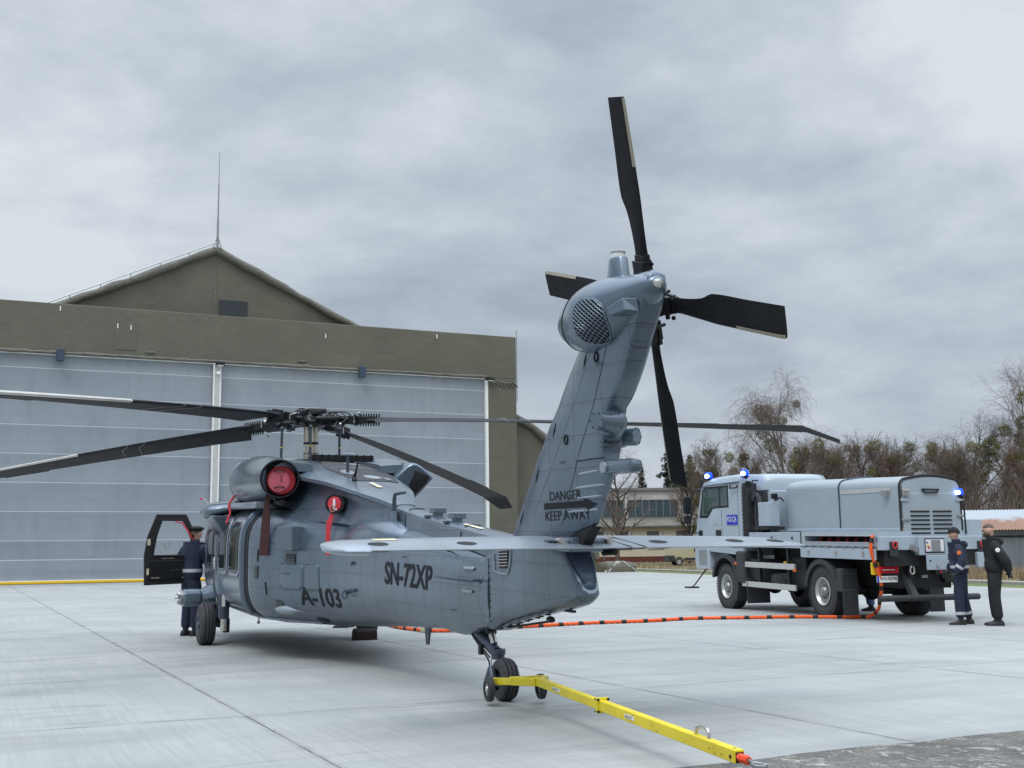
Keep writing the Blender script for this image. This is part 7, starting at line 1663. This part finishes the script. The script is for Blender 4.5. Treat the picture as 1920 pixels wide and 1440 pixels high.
mb = MB(); mb.tube([tv(5.65, .03, 2.8), tv(5.60, .0, 3.06), tv(5.35, .03, 3.10)], .03, n=6); mb.tube([tv(3.35, .10, 3.02), tv(3.30, .06, 3.06)], .035, n=6); mb.build('beacon_bracket', 'truck_plastic', cab)
# mirrors
mb = MB(); mb.tube(catmull([tv(5.70, .0, 2.80), tv(5.76, -.16, 2.82), tv(5.84, -.27, 2.78), tv(5.86, -.30, 2.62)], 4), .016, n=6); mb.tube(catmull([tv(5.86, -.30, 2.0), tv(5.85, -.30, 1.82), tv(5.83, -.22, 1.74), tv(5.75, 0, 1.72)], 4), .016, n=6); mb.cyl(tv(5.86, -.30, 2.7), tv(5.86, -.30, 1.9), .014, n=6); mb.box(tv(5.72, .02, 1.72), (.14, .12, .14)); mo = mb.build('mirror_arm', 'black_metal', cab)
for z, h, w in ((2.43, .44, .20), (2.06, .20, .20)):
    mb = MB(); mb.box(tv(5.88, -.30, z), (.10, w, h), (0, 0, R(12))); h_ = mb.build('mirror_housing', 'black_metal', mo, smooth=False, bevel=.03)
    mb = MB(); mb.box(tv(5.822, -.30, z), (.006, w - .05, h - .07), (0, 0, R(12))); mb.build('mirror_glass', 'glass_van', h_, smooth=False)
tb('kerb_mirror', 'black_metal', cab, 6.0, 6.25, -.15, .1, 1.48, 1.60, bev=.03)
# container with rounded shoulders
def cont_ring(s_, ins=0.0, zb=1.80):
    hw_ = .68 - ins; out = [(-hw_, zb), (-hw_, 2.56)]
    for i in range(7): a = R(15 * i); out.append((-hw_ + .16 * (1 - math.cos(a)), 2.56 + .16 * math.sin(a) - ins))
    for t_ in (-.7, -.35, 0, .35, .7): out.append((t_ * (hw_ - .16), 2.72 - ins + .06 * (1 - t_ * t_)))
    for i in range(6, -1, -1): a = R(15 * i); out.append((hw_ - .16 * (1 - math.cos(a)), 2.56 + .16 * math.sin(a) - ins))
    out += [(hw_, 2.56), (hw_, zb)]
    return [tv(s_, 1.25 + a, z + ((.055 + .022 * (s_ + 2.0)) if z > 2.2 else 0)) for a, z in out]
mb = MB(); mb.loft([cont_ring(2.42, .10), cont_ring(2.36, .03), cont_ring(2.28, 0.0)] + [cont_ring(2.0 - .35 * i) for i in range(12)] + [cont_ring(-2.02)]); cont = mb.build('power_container', 'tank_paint', truck, ang=35)
mb = MB(); mb.tube(cont_ring(.10, -.012, 1.82), .016, n=6); mb.build('cover_seam', 'heli_dark_blue', cont)
mb = MB(); mb.tube(cont_ring(-2.035, -.004, 1.66), .022, n=6); mb.build('rear_door_seal', 'black_matte', cont)
mb = MB(); tbox(mb, -1.75, .06, .560, .568, 2.53, 2.61); mb.build('pale_stripe', 'aluminium', cont, smooth=False)
tb('container_sill', 'truck_paint', cont, -2.02, 2.30, .53, .57, 1.76, 1.82, bev=.01)
rd = tb('rear_door', 'tank_paint', cont, -2.075, -2.03, .60, 1.90, 1.62, 2.50, bev=.02)
mb = MB(); pts_ = []
ringp = [(p.y, p.z) for p in cont_ring(-2.05, .035, 1.60)]
mb.prism([(-(y), z) for y, z in ringp], lambda a, b_, d: Vector((d, -a, b_)), -2.07, -2.03); mb.build('rear_panel', 'tank_paint', cont, smooth=False)
# louvre slots: dark rounded slots let into the door
mb = MB()
for col_ in (0, 1):
    for i in range(6):
        l0 = .76 + .50 * col_; z = 2.135 - .083 * i; mb.box(tv(-2.082, l0 + .21, z), (.012, .40, .032)); mb.cyl(tv(-2.076, l0 + .01, z), tv(-2.088, l0 + .01, z), .016, n=10); mb.cyl(tv(-2.076, l0 + .41, z), tv(-2.088, l0 + .41, z), .016, n=10)
mb.build('louvres', 'black_matte', rd, smooth=False)
mb = MB(); mb.tube([tv(-2.09, 1.04, 2.56), tv(-2.10, 1.10, 2.50), tv(-2.10, 1.36, 2.50), tv(-2.09, 1.42, 2.56), tv(-2.09, 1.04, 2.565)], .016, n=6); mb.build('handle_recess', 'black_metal', rd)
for l_ in (.60, 1.93):
    for z in (2.36, 2.05 if l_ > 1 else 1.98):
        mb = MB(); mb.box(tv(-2.09, l_ + (.04 if l_ < 1 else -.04), z), (.03, .17, .045)); mb.build('hinge', 'steel_dull' if z < 2.1 else 'truck_paint', rd, smooth=False, bevel=.006)
mb = MB(); mb.tube([tv(-2.09, 1.93, 2.55), tv(-2.10, 1.96, 2.2), tv(-2.10, 1.97, 1.7)], .018, n=6); mb.build('rear_conduit', 'black_matte', cont)
o_ = beacon(tv(-2.06, 1.90, 2.50), .95, cont)
for s_, l_ in ((-1.62, .53), (-2.10, .66)):
    mb = MB(); mb.box(tv(s_, l_, 2.50), (.17, .10, .13) if s_ > -2 else (.08, .14, .12)); h_ = mb.build('work_lamp', 'steel', cont, smooth=False, bevel=.01)
    mb = MB(); mb.box(tv(s_, l_ - .055, 2.50) if s_ > -2 else tv(s_ - .045, l_, 2.50), (.13, .005, .09) if s_ > -2 else (.005, .10, .08)); mb.build('lens', 'grey_panel', h_, smooth=False)
# bins beside the container
b1 = tb('locker', 'truck_paint', truck, 2.36, 2.84, .10, .40, 1.88, 2.43, bev=.012)
tb('locker_base', 'black_matte', truck, 2.34, 3.05, .06, .50, 1.80, 1.87)
mb = MB(); mb.add([tv(2.30, .58, 2.50), tv(1.55, .58, 2.55), tv(1.55, .58, 1.85), tv(2.30, .58, 1.85), tv(2.30, .66, 2.50), tv(1.55, .66, 2.55), tv(1.55, .66, 1.85), tv(2.30, .66, 1.85)], [(0, 1, 2, 3), (4, 7, 6, 5), (0, 4, 5, 1), (3, 2, 6, 7), (0, 3, 7, 4), (1, 5, 6, 2)]); mb.build('gusset', 'truck_paint', truck, smooth=False)
mb = MB(); mb.box(tv(2.40, .30, 2.56), (.10, .12, .12)); mb.tube(catmull([tv(2.40, .30, 2.5), tv(2.3, .28, 2.47), tv(2.1, .28, 2.52), tv(1.98, .3, 2.44)], 4), .02, n=6); mb.build('flood_lamp', 'black_metal', truck, smooth=False)
for z in (2.30, 2.14, 1.98): mb = MB(); mb.box(tv(2.84, .088, z), (.04, .02, .07)); mb.build('latch', 'black_matte', b1, smooth=False)
# deck, drawer opening, side flaps
tb('front_tray', 'truck_paint', truck, .78, 3.10, -.02, 2.30, 1.40, 1.74, bev=.01)
mb = MB(); tbox(mb, -2.08, .76, .0, 2.30, 1.68, 1.76); tbox(mb, -2.08, .76, .0, 2.30, 1.44, 1.54); tbox(mb, .60, .76, .0, 2.30, 1.54, 1.68); tbox(mb, -2.08, -2.0, .0, 2.30, 1.54, 1.68); mb.build('deck', 'truck_paint', truck, smooth=False)
tb('drawer_recess', 'black_matte', truck, -1.98, .60, .42, .46, 1.54, 1.68)
mb = MB(); tbox(mb, -1.99, .61, -.012, .0, 1.665, 1.685); tbox(mb, -1.99, .61, -.012, .0, 1.535, 1.550); tbox(mb, -1.99, -1.975, -.012, 0, 1.55, 1.665); tbox(mb, .595, .61, -.012, 0, 1.55, 1.665); mb.build('drawer_trim', 'aluminium', truck, smooth=False)
mb = MB(); r = random.Random(3)
for i in range(7): mb.tube([tv(-1.8 + .33 * i, .12, 1.57), tv(-1.7 + .33 * i, .25, 1.60), tv(-1.55 + .33 * i, .3, 1.65)], .03, n=6)
mb.build('drawer_contents', 'red_cloth', truck)
fl = tb('drop_side', 'truck_paint', truck, -2.02, .76, -.035, .0, 1.215, 1.43, bev=.008)
mb = MB(); tbox(mb, -2.05, .76, -.025, .01, 1.455, 1.475)
for i in range(9): mb.box(tv(-1.9 + .31 * i, -.03, 1.45), (.10, .03, .035))
mb.build('hinge_strip', 'steel_dull', fl, smooth=False)
for s_ in (.42, -.65, -1.62): mb = MB(); mb.box(tv(s_, -.045, 1.33), (.07, .02, .09)); mb.build('latch', 'steel', fl, smooth=False, bevel=.008)
mb = MB()
for s_ in (2.85, 2.0, 1.1): mb.cyl(tv(s_, -.02, 1.62), tv(s_, -.045, 1.62), .035, n=3)
mb.build('tray_latch', 'black_matte', truck)
tb('tray_gap', 'black_matte', truck, .755, .785, -.01, .3, 1.2, 1.76)
# rear frame
tb('rear_beam', 'truck_paint', truck, -2.16, -2.0, .0, 2.28, 1.40, 1.66, bev=.012)
tb('rear_cross_member', 'chassis', truck, -2.12, -1.9, .12, 2.2, 1.10, 1.40)
for l_ in (.28, 2.24):
    mb = MB(); mb.box(tv(-2.17, l_, 1.42), (.05, .17, .28)); p_ = mb.build('twist_lock_plate', 'truck_plastic', truck, smooth=False, bevel=.006)
    mb = MB(); c_ = tv(-2.22, l_ + .0, 1.50); mb.tube([c_ + Vector((0, .045 * math.cos(a), .06 * math.sin(a))) for a in [6.2832 * i / 16 for i in range(17)]], .015, n=6); mb.build('red_shackle', 'red_strap', p_)
tb('side_lug', 'truck_paint', truck, -2.14, -1.7, 2.20, 2.42, 1.30, 1.60, bev=.02)
tb('side_cabinet', 'truck_paint', truck, -2.0, -1.2, 1.95, 2.42, 1.62, 1.98, bev=.01)
tb('flap_panel', 'truck_paint', truck, -2.2, -2.1, 2.12, 2.34, 1.05, 1.35, bev=.02)
cp_ = tb('control_panel', 'truck_paint', truck, -2.26, -2.08, .78, 1.42, 1.30, 1.66, bev=.012)
tb('panel_recess', 'black_matte', cp_, -2.266, -2.26, .90, 1.34, 1.34, 1.62, bev=.003)
tb('panel_face', 'white_label', cp_, -2.272, -2.266, .92, 1.32, 1.37, 1.60); tb('panel_display', 'grey_panel', cp_, -2.278, -2.272, 1.04, 1.24, 1.38, 1.59)
tb('push_button', 'sign_blue', cp_, -2.285, -2.272, .935, .965, 1.53, 1.555); tb('push_button', 'red_strap', cp_, -2.290, -2.272, .96, 1.00, 1.43, 1.465); tb('key_plate', 'yellow_orange', cp_, -2.277, -2.272, .935, .99, 1.465, 1.49)
fl2 = tb('drop_flap', 'truck_paint', cp_, -2.30, -2.27, .90, 1.38, 1.02, 1.30, bev=.02)
mb = MB(); mb.box(tv(-2.31, 1.14, 1.10), (.02, .05, .07)); mb.build('flap_latch', 'steel', fl2, smooth=False, bevel=.006); mb = MB(); mb.cyl(tv(-2.30, .98, 1.20), tv(-2.306, .98, 1.20), .018, n=10); mb.build('key_hole', 'black_matte', fl2)
mb = MB(); mb.box(tv(-2.20, .70, 1.42), (.10, .16, .10), (.5, 0, 0)); mb.cyl(tv(-2.22, .62, 1.44), tv(-2.22, .74, 1.38), .035, n=10); mb.build('rear_work_lamp', 'steel_dull', truck, smooth=False)
mb = MB(); c_ = tv(-2.14, .68, 1.02); mb.tube([c_ + Vector((0, .045 * math.cos(a), .075 * math.sin(a))) for a in [R(20 + 14 * i) * -1 + R(90) for i in range(24)]], .014, n=6); mb.build('tow_shackle', 'steel', truck)
lt = tb('tail_light', 'red_light', truck, -1.98, -1.90, .06, .50, .96, 1.10, bev=.02)
tb('reflector', 'white', lt, -1.985, -1.98, .14, .40, 1.02, 1.035)
tb('rear_light_bracket', 'yellow_orange', truck, -1.90, -1.84, -.04, .16, .93, 1.17, bev=.02)
pl_ = tb('number_plate', 'white', truck, -1.96, -1.945, .02, .47, .79, .91); tb('country_band', 'sign_blue', pl_, -1.965, -1.96, .02, .06, .79, .91)
text_obj('plate_number', 'WU 0374J', tv(-1.966, .08, .815), (0, -1, 0), (0, 0, 1), .075, .37, 'stencil', pl_, 0.01)
mb = MB(); mb.tube([tv(-2.20, -.12, .50), tv(-2.20, 2.08, .50)], .06, n=12); bb = mb.build('underrun_bar', 'truck_plastic', truck)
for l_ in (.62, 1.72): mb = MB(); mb.add([tv(-1.85, l_, 1.05), tv(-1.70, l_, 1.05), tv(-2.10, l_, .50), tv(-2.24, l_, .50), tv(-1.85, l_ + .10, 1.05), tv(-1.70, l_ + .10, 1.05), tv(-2.10, l_ + .14, .50), tv(-2.24, l_ + .14, .50)], [(0, 1, 2, 3), (4, 7, 6, 5), (0, 4, 5, 1), (3, 2, 6, 7), (0, 3, 7, 4), (1, 5, 6, 2)]); mb.build('bar_strut', 'truck_plastic', bb, smooth=False)
tb('right_tail_light_guard', 'truck_plastic', truck, -2.0, -1.9, 1.30, 1.85, .92, 1.12, bev=.01); tb('red_reflector', 'red_light', truck, -2.01, -2.0, 1.38, 1.44, .95, 1.06)
tb('coupling', 'steel_dull', truck, -2.0, -1.9, .98, 1.12, .86, .92, bev=.01)

# ================================================================== PEOPLE
def skin_chain(name, mat, parent, verts, edges, radii, sub=2, root=0, smooth=True):
    """one continuous surface grown round a skeleton"""
    me = bpy.data.meshes.new(name); me.from_pydata([tuple(v) for v in verts], edges, []); me.update()
    o = bpy.data.objects.new(name, me); COL.objects.link(o); o.parent = parent
    sk_ = o.modifiers.new('skin', 'SKIN'); sk_.use_smooth_shade = True; sk_.branch_smoothing = 0.4
    lay = me.skin_vertices[0].data
    for i, r_ in enumerate(radii):
        lay[i].radius = (r_, r_) if isinstance(r_, (int, float)) else r_
        lay[i].use_root = (i == root)
    sb = o.modifiers.new('sub', 'SUBSURF'); sb.levels = sub; sb.render_levels = sub
    dg = bpy.context.evaluated_depsgraph_get(); ev = o.evaluated_get(dg); m2 = bpy.data.meshes.new_from_object(ev)
    o.modifiers.clear(); o.data = m2; m2.materials.clear(); m2.materials.append(MATS[mat]); m2.polygons.foreach_set('use_smooth', [True] * len(m2.polygons))
    return o
def person(label, x, y, yaw, H=1.80, pose=None, top='navy_cloth', legs='navy_cloth', head='hair', hat=None, bands=False, beard=False, hood=False, badge=None, visible='all'):
    """local frame: facing +x, left is +y"""
    P_ = dict(lean=0.0, headyaw=0.0, headpitch=0.0, handL=None, handR=None, elbL=None, elbR=None, footL=(0.0, .10), footR=(0.0, -.10), hipshift=0.0)
    if pose: P_.update(pose)
    k = H / 1.80; root = empty('person', (x, y, 0), (0, 0, yaw)); tag(root, label, 'person')
    V3 = lambda a, b_, c_: Vector((a * k, b_ * k, c_ * k))
    ln = P_['lean']
    def up(z): return ln * max(0, (z - .95)) / .55         # torso leaning forward
    fL, fR = P_['footL'], P_['footR']
    aL, aR = V3(fL[0], fL[1], .09), V3(fR[0], fR[1], .09)
    hipL, hipR = V3(P_['hipshift'], .095, .93), V3(P_['hipshift'], -.095, .93)
    kL = (hipL + aL) / 2 + V3(.035, .005, .01); kR = (hipR + aR) / 2 + V3(.035, -.005, .01)
    pel = V3(P_['hipshift'], 0, .98); wai = V3(P_['hipshift'] * .7 + up(1.12), 0, 1.12); che = V3(up(1.32), 0, 1.32); nb = V3(up(1.47) - .01, 0, 1.47); nk = V3(up(1.54) + .005, 0, 1.545)
    shL, shR = V3(up(1.43) - .01, .185, 1.425), V3(up(1.43) - .01, -.185, 1.425)
    hL = V3(*P_['handL']) if P_['handL'] else V3(.03, .25, .80); hR = V3(*P_['handR']) if P_['handR'] else V3(.03, -.25, .80)
    eL = V3(*P_['elbL']) if P_['elbL'] else (shL + hL) / 2 + V3(-.04, .02, 0); eR = V3(*P_['elbR']) if P_['elbR'] else (shR + hR) / 2 + V3(-.04, -.02, 0)
    hc = V3(up(1.60) + .02, 0, 1.665)
    hy, hp_ = P_['headyaw'], P_['headpitch']; hm = Matrix.Translation(hc) @ Euler((0, hp_, hy)).to_matrix().to_4x4()
    # body: one continuous mesh (torso, limbs, neck); head joined on the same skeleton
    verts = [pel, wai, che, nb, nk, shL, eL, hL, shR, eR, hR, hipL, kL, aL, hipR, kR, aR]
    edges = [(0, 1), (1, 2), (2, 3), (3, 4), (3, 5), (5, 6), (6, 7), (3, 8), (8, 9), (9, 10), (0, 11), (11, 12), (12, 13), (0, 14), (14, 15), (15, 16)]
    rad = [.080, .080, .10, .07, .056, .05, .038, .028, .05, .038, .028, .070, .050, .036, .070, .050, .036]
    base = len(verts)
    head_v = [hm @ V3(-.005, 0, -.06), hm @ V3(.0, 0, .0), hm @ V3(-.005, 0, .075)]
    verts += head_v; edges += [(4, base), (base, base + 1), (base + 1, base + 2)]; rad += [.072, .096, .082]
    # hands: palm, four fingers and a thumb on each
    for (hh, ee, sd, wi) in (() if P_.get('gloves') else ((hL, eL, 1, 7), (hR, eR, -1, 10))):
        d = (hh - ee).normalized(); acr = Vector((1, 0, 0)) - d * d.x; acr = acr.normalized() if acr.length > .2 else Vector((0, 1, 0)); b0 = len(verts)
        palm = hh + d * .06 * k; verts.append(palm); edges.append((wi, b0)); rad.append((.030, .016))
        for f_ in range(4):
            q0 = palm + acr * (.024 - .016 * f_) * k + d * .03 * k; L_f = (.032, .037, .034, .026)[f_] * k; inn = Vector((0, -sd, 0)); q1 = q0 + d * L_f + inn * .006 * k; q2 = q1 + (d * .8 + inn * .6).normalized() * L_f * .8
            i0 = len(verts); verts.extend([q0, q1, q2]); edges.extend([(b0, i0), (i0, i0 + 1), (i0 + 1, i0 + 2)]); rad.extend([.0095, .009, .008])
        i0 = len(verts); t0 = palm + acr * .034 * k - d * .01 * k; t1 = t0 + (d * .6 + acr * .5).normalized() * .035 * k; verts.extend([t0, t1]); edges.extend([(b0, i0), (i0, i0 + 1)]); rad.extend([.011, .009])
    rad = [r_ * k if isinstance(r_, (int, float)) else (r_[0] * k, r_[1] * k) for r_ in rad]
    gl = P_.get('gloves')
    body = skin_chain('body', 'skin', root, verts, edges, rad, 2)
    # face, ears
    def hpnt(a, b_, c_): return hm @ V3(a, b_, c_)
    mb = MB(); mb.lathe(hpnt(.072, 0, .0), (hm.to_3x3() @ Vector((.6, 0, -.8))), [(0, .006 * k), (.02 * k, .012 * k), (.036 * k, .015 * k), (.042 * k, .006 * k)], n=10)
    for sd in (1, -1): mb.sphere(hpnt(-.005, .080 * sd, -.005), .018 * k, .008 * k, .030 * k, n=10, m=8)
    mb.build('nose_and_ears', 'skin', body)
    mb = MB()
    for sd in (1, -1): mb.sphere(hpnt(.074, .030 * sd, .012), .010 * k, .013 * k, .008 * k, n=8, m=6)
    mb.build('eyes', 'black_matte', body)
    mb = MB(); mb.sphere(hpnt(.078, 0, -.052), .008 * k, .022 * k, .006 * k, n=8, m=6); mb.build('mouth', 'red_face', body)
    # trousers
    tr_v = [pel + V3(0, 0, -.02), wai + V3(0, 0, -.03), hipL, kL, aL + V3(0, 0, .02), hipR, kR, aR + V3(0, 0, .02), hipL.lerp(kL, .5), kL.lerp(aL, .5), hipR.lerp(kR, .5), kR.lerp(aR, .5)]
    tr_e = [(0, 1), (0, 2), (2, 8), (8, 3), (3, 9), (9, 4), (0, 5), (5, 10), (10, 6), (6, 11), (11, 7)]
    tr_r = [(.185, .150), (.18, .14), .132, .098, .086, .132, .098, .086, .118, .094, .118, .094]
    skin_chain('trousers', legs, root, tr_v, tr_e, [(r_ * k if isinstance(r_, (int, float)) else (r_[0] * k, r_[1] * k)) for r_ in tr_r], 2)
    # boots
    for a_, sd in ((aL, 1), (aR, -1)):
        fy = P_.get('toeL', 0.0) if sd > 0 else P_.get('toeR', 0.0); c_, s_ = math.cos(fy), math.sin(fy); g_ = Vector((a_.x, a_.y, 0)); mb = MB(); rr = []
        for t_, w, h in ((-.085, .030, .05), (-.07, .040, .085), (-.02, .043, .10), (.05, .046, .085), (.11, .052, .062), (.16, .050, .052), (.20, .036, .040), (.212, .020, .028)):
            rr.append([g_ + Vector(((t_ * c_ - y * s_) * k, (t_ * s_ + y * c_) * k, z * k)) for y, z in ((-w, .0), (-w, h * .55), (-w * .6, h), (w * .6, h), (w, h * .55), (w, .0))])
        mb.loft(rr); mb.cyl(a_ + V3(0, 0, -.03), a_ + V3(0, 0, .05), .048 * k, n=12); mb.build('boot', 'boots', root, ang=50)
    # jacket with collar
    jv = [pel + V3(0, 0, -.12), wai, che, nb + V3(0, 0, -.02), shL, shL.lerp(eL, .5), eL, eL.lerp(hL, .55), hL - (hL - eL).normalized() * .005, shR, shR.lerp(eR, .5), eR, eR.lerp(hR, .55), hR - (hR - eR).normalized() * .005, nk + V3(-.01, 0, -.01)]
    je = [(0, 1), (1, 2), (2, 3), (3, 4), (4, 5), (5, 6), (6, 7), (7, 8), (3, 9), (9, 10), (10, 11), (11, 12), (12, 13), (3, 14)]
    jr_ = [(.225, .185), (.215, .175), (.225, .180), (.150, .13), .112, .095, .084, .076, .066, .112, .095, .084, .076, .066, .09]
    jk = skin_chain('jacket', top, root, jv, je, [(r_ * k if isinstance(r_, (int, float)) else (r_[0] * k, r_[1] * k)) for r_ in jr_], 2, root=2)
    mb = MB(); mb.lathe(nk + V3(-.015, 0, -.055), Vector((ln * .4, 0, 1)), [(0, .088 * k), (.03 * k, .084 * k), (.075 * k, .078 * k), (.085 * k, .073 * k), (.075 * k, .066 * k), (.01, .06 * k)], n=22, cap=False); mb.build('collar', top, jk)
    if hood:
        mb = MB(); mb.sphere(nb + V3(-.115, 0, .0), .085 * k, .13 * k, .075 * k, n=18, m=12); mb.build('hood', top, jk)
    if P_.get('gloves'):
        for hh, ee in ((hL, eL), (hR, eR)):
            d = (hh - ee).normalized(); acr = Vector((1, 0, 0)) - d * d.x; acr.normalize(); vv = [hh - d * .01, hh + d * .06 * k]; ev_ = [(0, 1)]; rv = [.046 * k, (.050 * k, .034 * k)]
            for f_ in range(4): q0 = hh + d * .085 * k + acr * (.026 - .017 * f_) * k; i0 = len(vv); vv += [q0, q0 + d * .04 * k, q0 + d * .065 * k + Vector((0, 0, -.01))]; ev_ += [(1, i0), (i0, i0 + 1), (i0 + 1, i0 + 2)]; rv += [.016 * k, .015 * k, .013 * k]
            q0 = hh + d * .04 * k + acr * .04 * k; i0 = len(vv); vv += [q0, q0 + (d + acr * .6).normalized() * .04 * k]; ev_ += [(1, i0), (i0, i0 + 1)]; rv += [.018 * k, .015 * k]
            skin_chain('glove', 'boots', root, vv, ev_, rv, 1)
    if bands:
        def band(nm, a, b_, r1, r2, par, w=.05):
            ax, u, v = frame_of(b_ - a); mb = MB(); mb.loft([[a + u * (rx * math.cos(q)) + v * (ry * math.sin(q)) for q in [6.2832 * i / 28 for i in range(28)]] for rx, ry, a in ((r1, r2, a), (r1, r2, b_))], cap=False); o_ = mb.build(nm, 'reflective', par); sd_ = o_.modifiers.new('s', 'SOLIDIFY'); sd_.thickness = .004
        ax, u, v = frame_of(V3(0, 0, 1)); 
        def hband(z, rx, ry, cx_, par):
            mb = MB(); mb.loft([[Vector((cx_ + rx * math.cos(q), ry * math.sin(q), zz_)) for q in [6.2832 * i / 32 for i in range(32)]] for zz_ in (z, z + .055 * k)], cap=False); o_ = mb.build('reflective_band', 'reflective', par); sd_ = o_.modifiers.new('s', 'SOLIDIFY'); sd_.thickness = .004
        BV_ = BVHTree.FromPolygons([v_.co.copy() for v_ in jk.data.vertices], [list(p_.vertices) for p_ in jk.data.polygons])
        def wrap(cpt, ax_, wid, par, BV__, nm='reflective_band'):
            ax_, u_, v_ = frame_of(ax_); mb = MB(); rr = []
            for t_ in (-.5, 0, .5):
                row = []; c0_ = cpt + ax_ * (wid * t_)
                for i in range(36):
                    a = 6.2832 * i / 36; d_ = u_ * math.cos(a) + v_ * math.sin(a); h_ = BV__.ray_cast(c0_, d_); q_ = (h_[0] if (h_[0] is not None and (h_[0] - c0_).length < .3 * k) else c0_ + d_ * .1 * k); row.append(q_ + d_ * .006)
                rr.append(row)
            mb.loft(rr, cap=False); mb.build(nm, 'reflective', par)
        wrap(wai + V3(0, 0, -.06), Vector((0, 0, 1)), .055 * k, jk, BV_)
        for ee, hh in ((eL, hL), (eR, hR)): wrap(ee.lerp(hh, .35), (hh - ee), .05 * k, jk, BV_)
        tro_ = [c_ for c_ in root.children if c_.name.startswith('trousers')][0]
        BT_ = BVHTree.FromPolygons([v_.co.copy() for v_ in tro_.data.vertices], [list(p_.vertices) for p_ in tro_.data.polygons])
        for kk, aa in (((kL, aL), (kR, aR)) if bands != 'top' else ()): wrap(kk.lerp(aa, .72), (aa - kk), .055 * k, tro_, BT_)
    if badge:
        mat_, s_ = badge; a = shL.lerp(eL, .35); nn = Vector((0, 1, 0)); n = 18
        c0_ = a + Vector((0, .108 * k, 0)); mb = MB(); mb.add([c0_ + Vector((0, .008, 0))] + [c0_ + Vector((s_ * math.cos(6.2832 * i / n), 0, s_ * math.sin(6.2832 * i / n))) for i in range(n)], [(0, 1 + i, 1 + (i + 1) % n) for i in range(n)]); mb.build('sleeve_badge', mat_, jk)
    # hair / hats
    def cap_shell(z0, grow, mat_, nm, back=0.0, top_=.0):
        mb = MB(); rr = []
        for t_ in [i / 9 for i in range(10)]:
            z = z0 + (.125 + top_ - z0) * math.sin(t_ * math.pi / 2); q = math.sqrt(max(0.0, 1 - ((z - z0) / (.126 + top_ - z0)) ** 2.6)); rr.append([hpnt(-.008 - back + (.100 + grow) * q * math.cos(a), (.082 + grow) * q * math.sin(a), z - (.03 if math.cos(a) < -.2 else 0) * (1 - t_)) for a in [6.2832 * i / 22 for i in range(22)]])
        mb.loft(rr); return mb.build(nm, mat_, body)
    if hat == 'beanie': cap_shell(.030, .012, 'black_cloth', 'knitted_cap', .005, .012)
    elif hat == 'beret':
        mb = MB(); mb.sphere(hpnt(-.02, 0, .085), .135 * k, .125 * k, .045 * k, n=20, m=10); mb.lathe(hpnt(-.01, 0, .04), (hm.to_3x3() @ Vector((-.15, 0, 1))), [(0, .092 * k), (.035 * k, .096 * k), (.05 * k, .09 * k)], n=20); mb.build('beret', 'black_cloth', body)
        cap_shell(.005, .002, 'hair', 'hair', .012)
    else: cap_shell(.055, -.008, 'hair', 'hair', .012, -.004)
    if beard:
        mb = MB(); rr = []
        for z, r_ in ((-.045, .078), (-.065, .076), (-.09, .068), (-.108, .045)): rr.append([hpnt(.004 + (r_ + .004) * math.cos(a), r_ * .92 * math.sin(a), z) for a in [R(-84 + 12 * i) for i in range(15)]])
        mb.loft(rr, cap=False, close=False); o_ = mb.build('beard', 'beard', body); sd_ = o_.modifiers.new('s', 'SOLIDIFY'); sd_.thickness = .01
    return root
# two people watching by the rear of the truck (both look left, seen from their left-rear)
person('person in navy jacket with reflective bands and a black knitted cap, standing behind the truck', 8.20, 21.55, R(160), 1.77, dict(lean=.05, headyaw=R(18), headpitch=R(4), footL=(.05, .13), footR=(-.10, -.20), handL=(.10, .27, .93), elbL=(-.04, .29, 1.13), handR=(.22, -.24, .98), gloves=True, toeL=R(5), toeR=R(-25)), hat='beanie', bands=True, hood=True, badge=('amber', .038))
person('bearded bareheaded person in black hooded jacket, hands clasped behind the back', 8.70, 21.15, R(160), 1.83, dict(lean=.06, headyaw=R(10), headpitch=R(14), footL=(.02, .09), footR=(.05, -.09), handL=(-.20, .05, .93), elbL=(-.16, .27, 1.12), handR=(-.20, -.04, .93), elbR=(-.16, -.27, 1.12), gloves=True, toeL=R(4), toeR=R(-6), hipshift=.03), top='black_cloth', legs='black_cloth', beard=True, hood=True, badge=('white', .040))
person('person in navy uniform and dark beret leaning into the open cockpit door', -5.86, 21.20, R(52), 1.97, dict(lean=.07, headyaw=R(-10), headpitch=R(4), footL=(.0, .10), footR=(.05, -.08), handR=(.28, -.16, 1.12), handL=(.10, .24, 1.02), elbL=(-.10, .26, 1.18)), hat='beret', bands='top')
person('person in black trousers standing beyond the helicopter, only the shoes in view', -3.30, 23.1, R(185), 1.80, dict(footL=(.05, .10), footR=(-.06, -.14)), top='navy_cloth', legs='black_cloth')
person('person in blue jeans and trainers mostly hidden behind the rear wheel of the truck', 8.05, 26.6, R(170), 1.78, dict(), top='black_cloth', legs='denim')
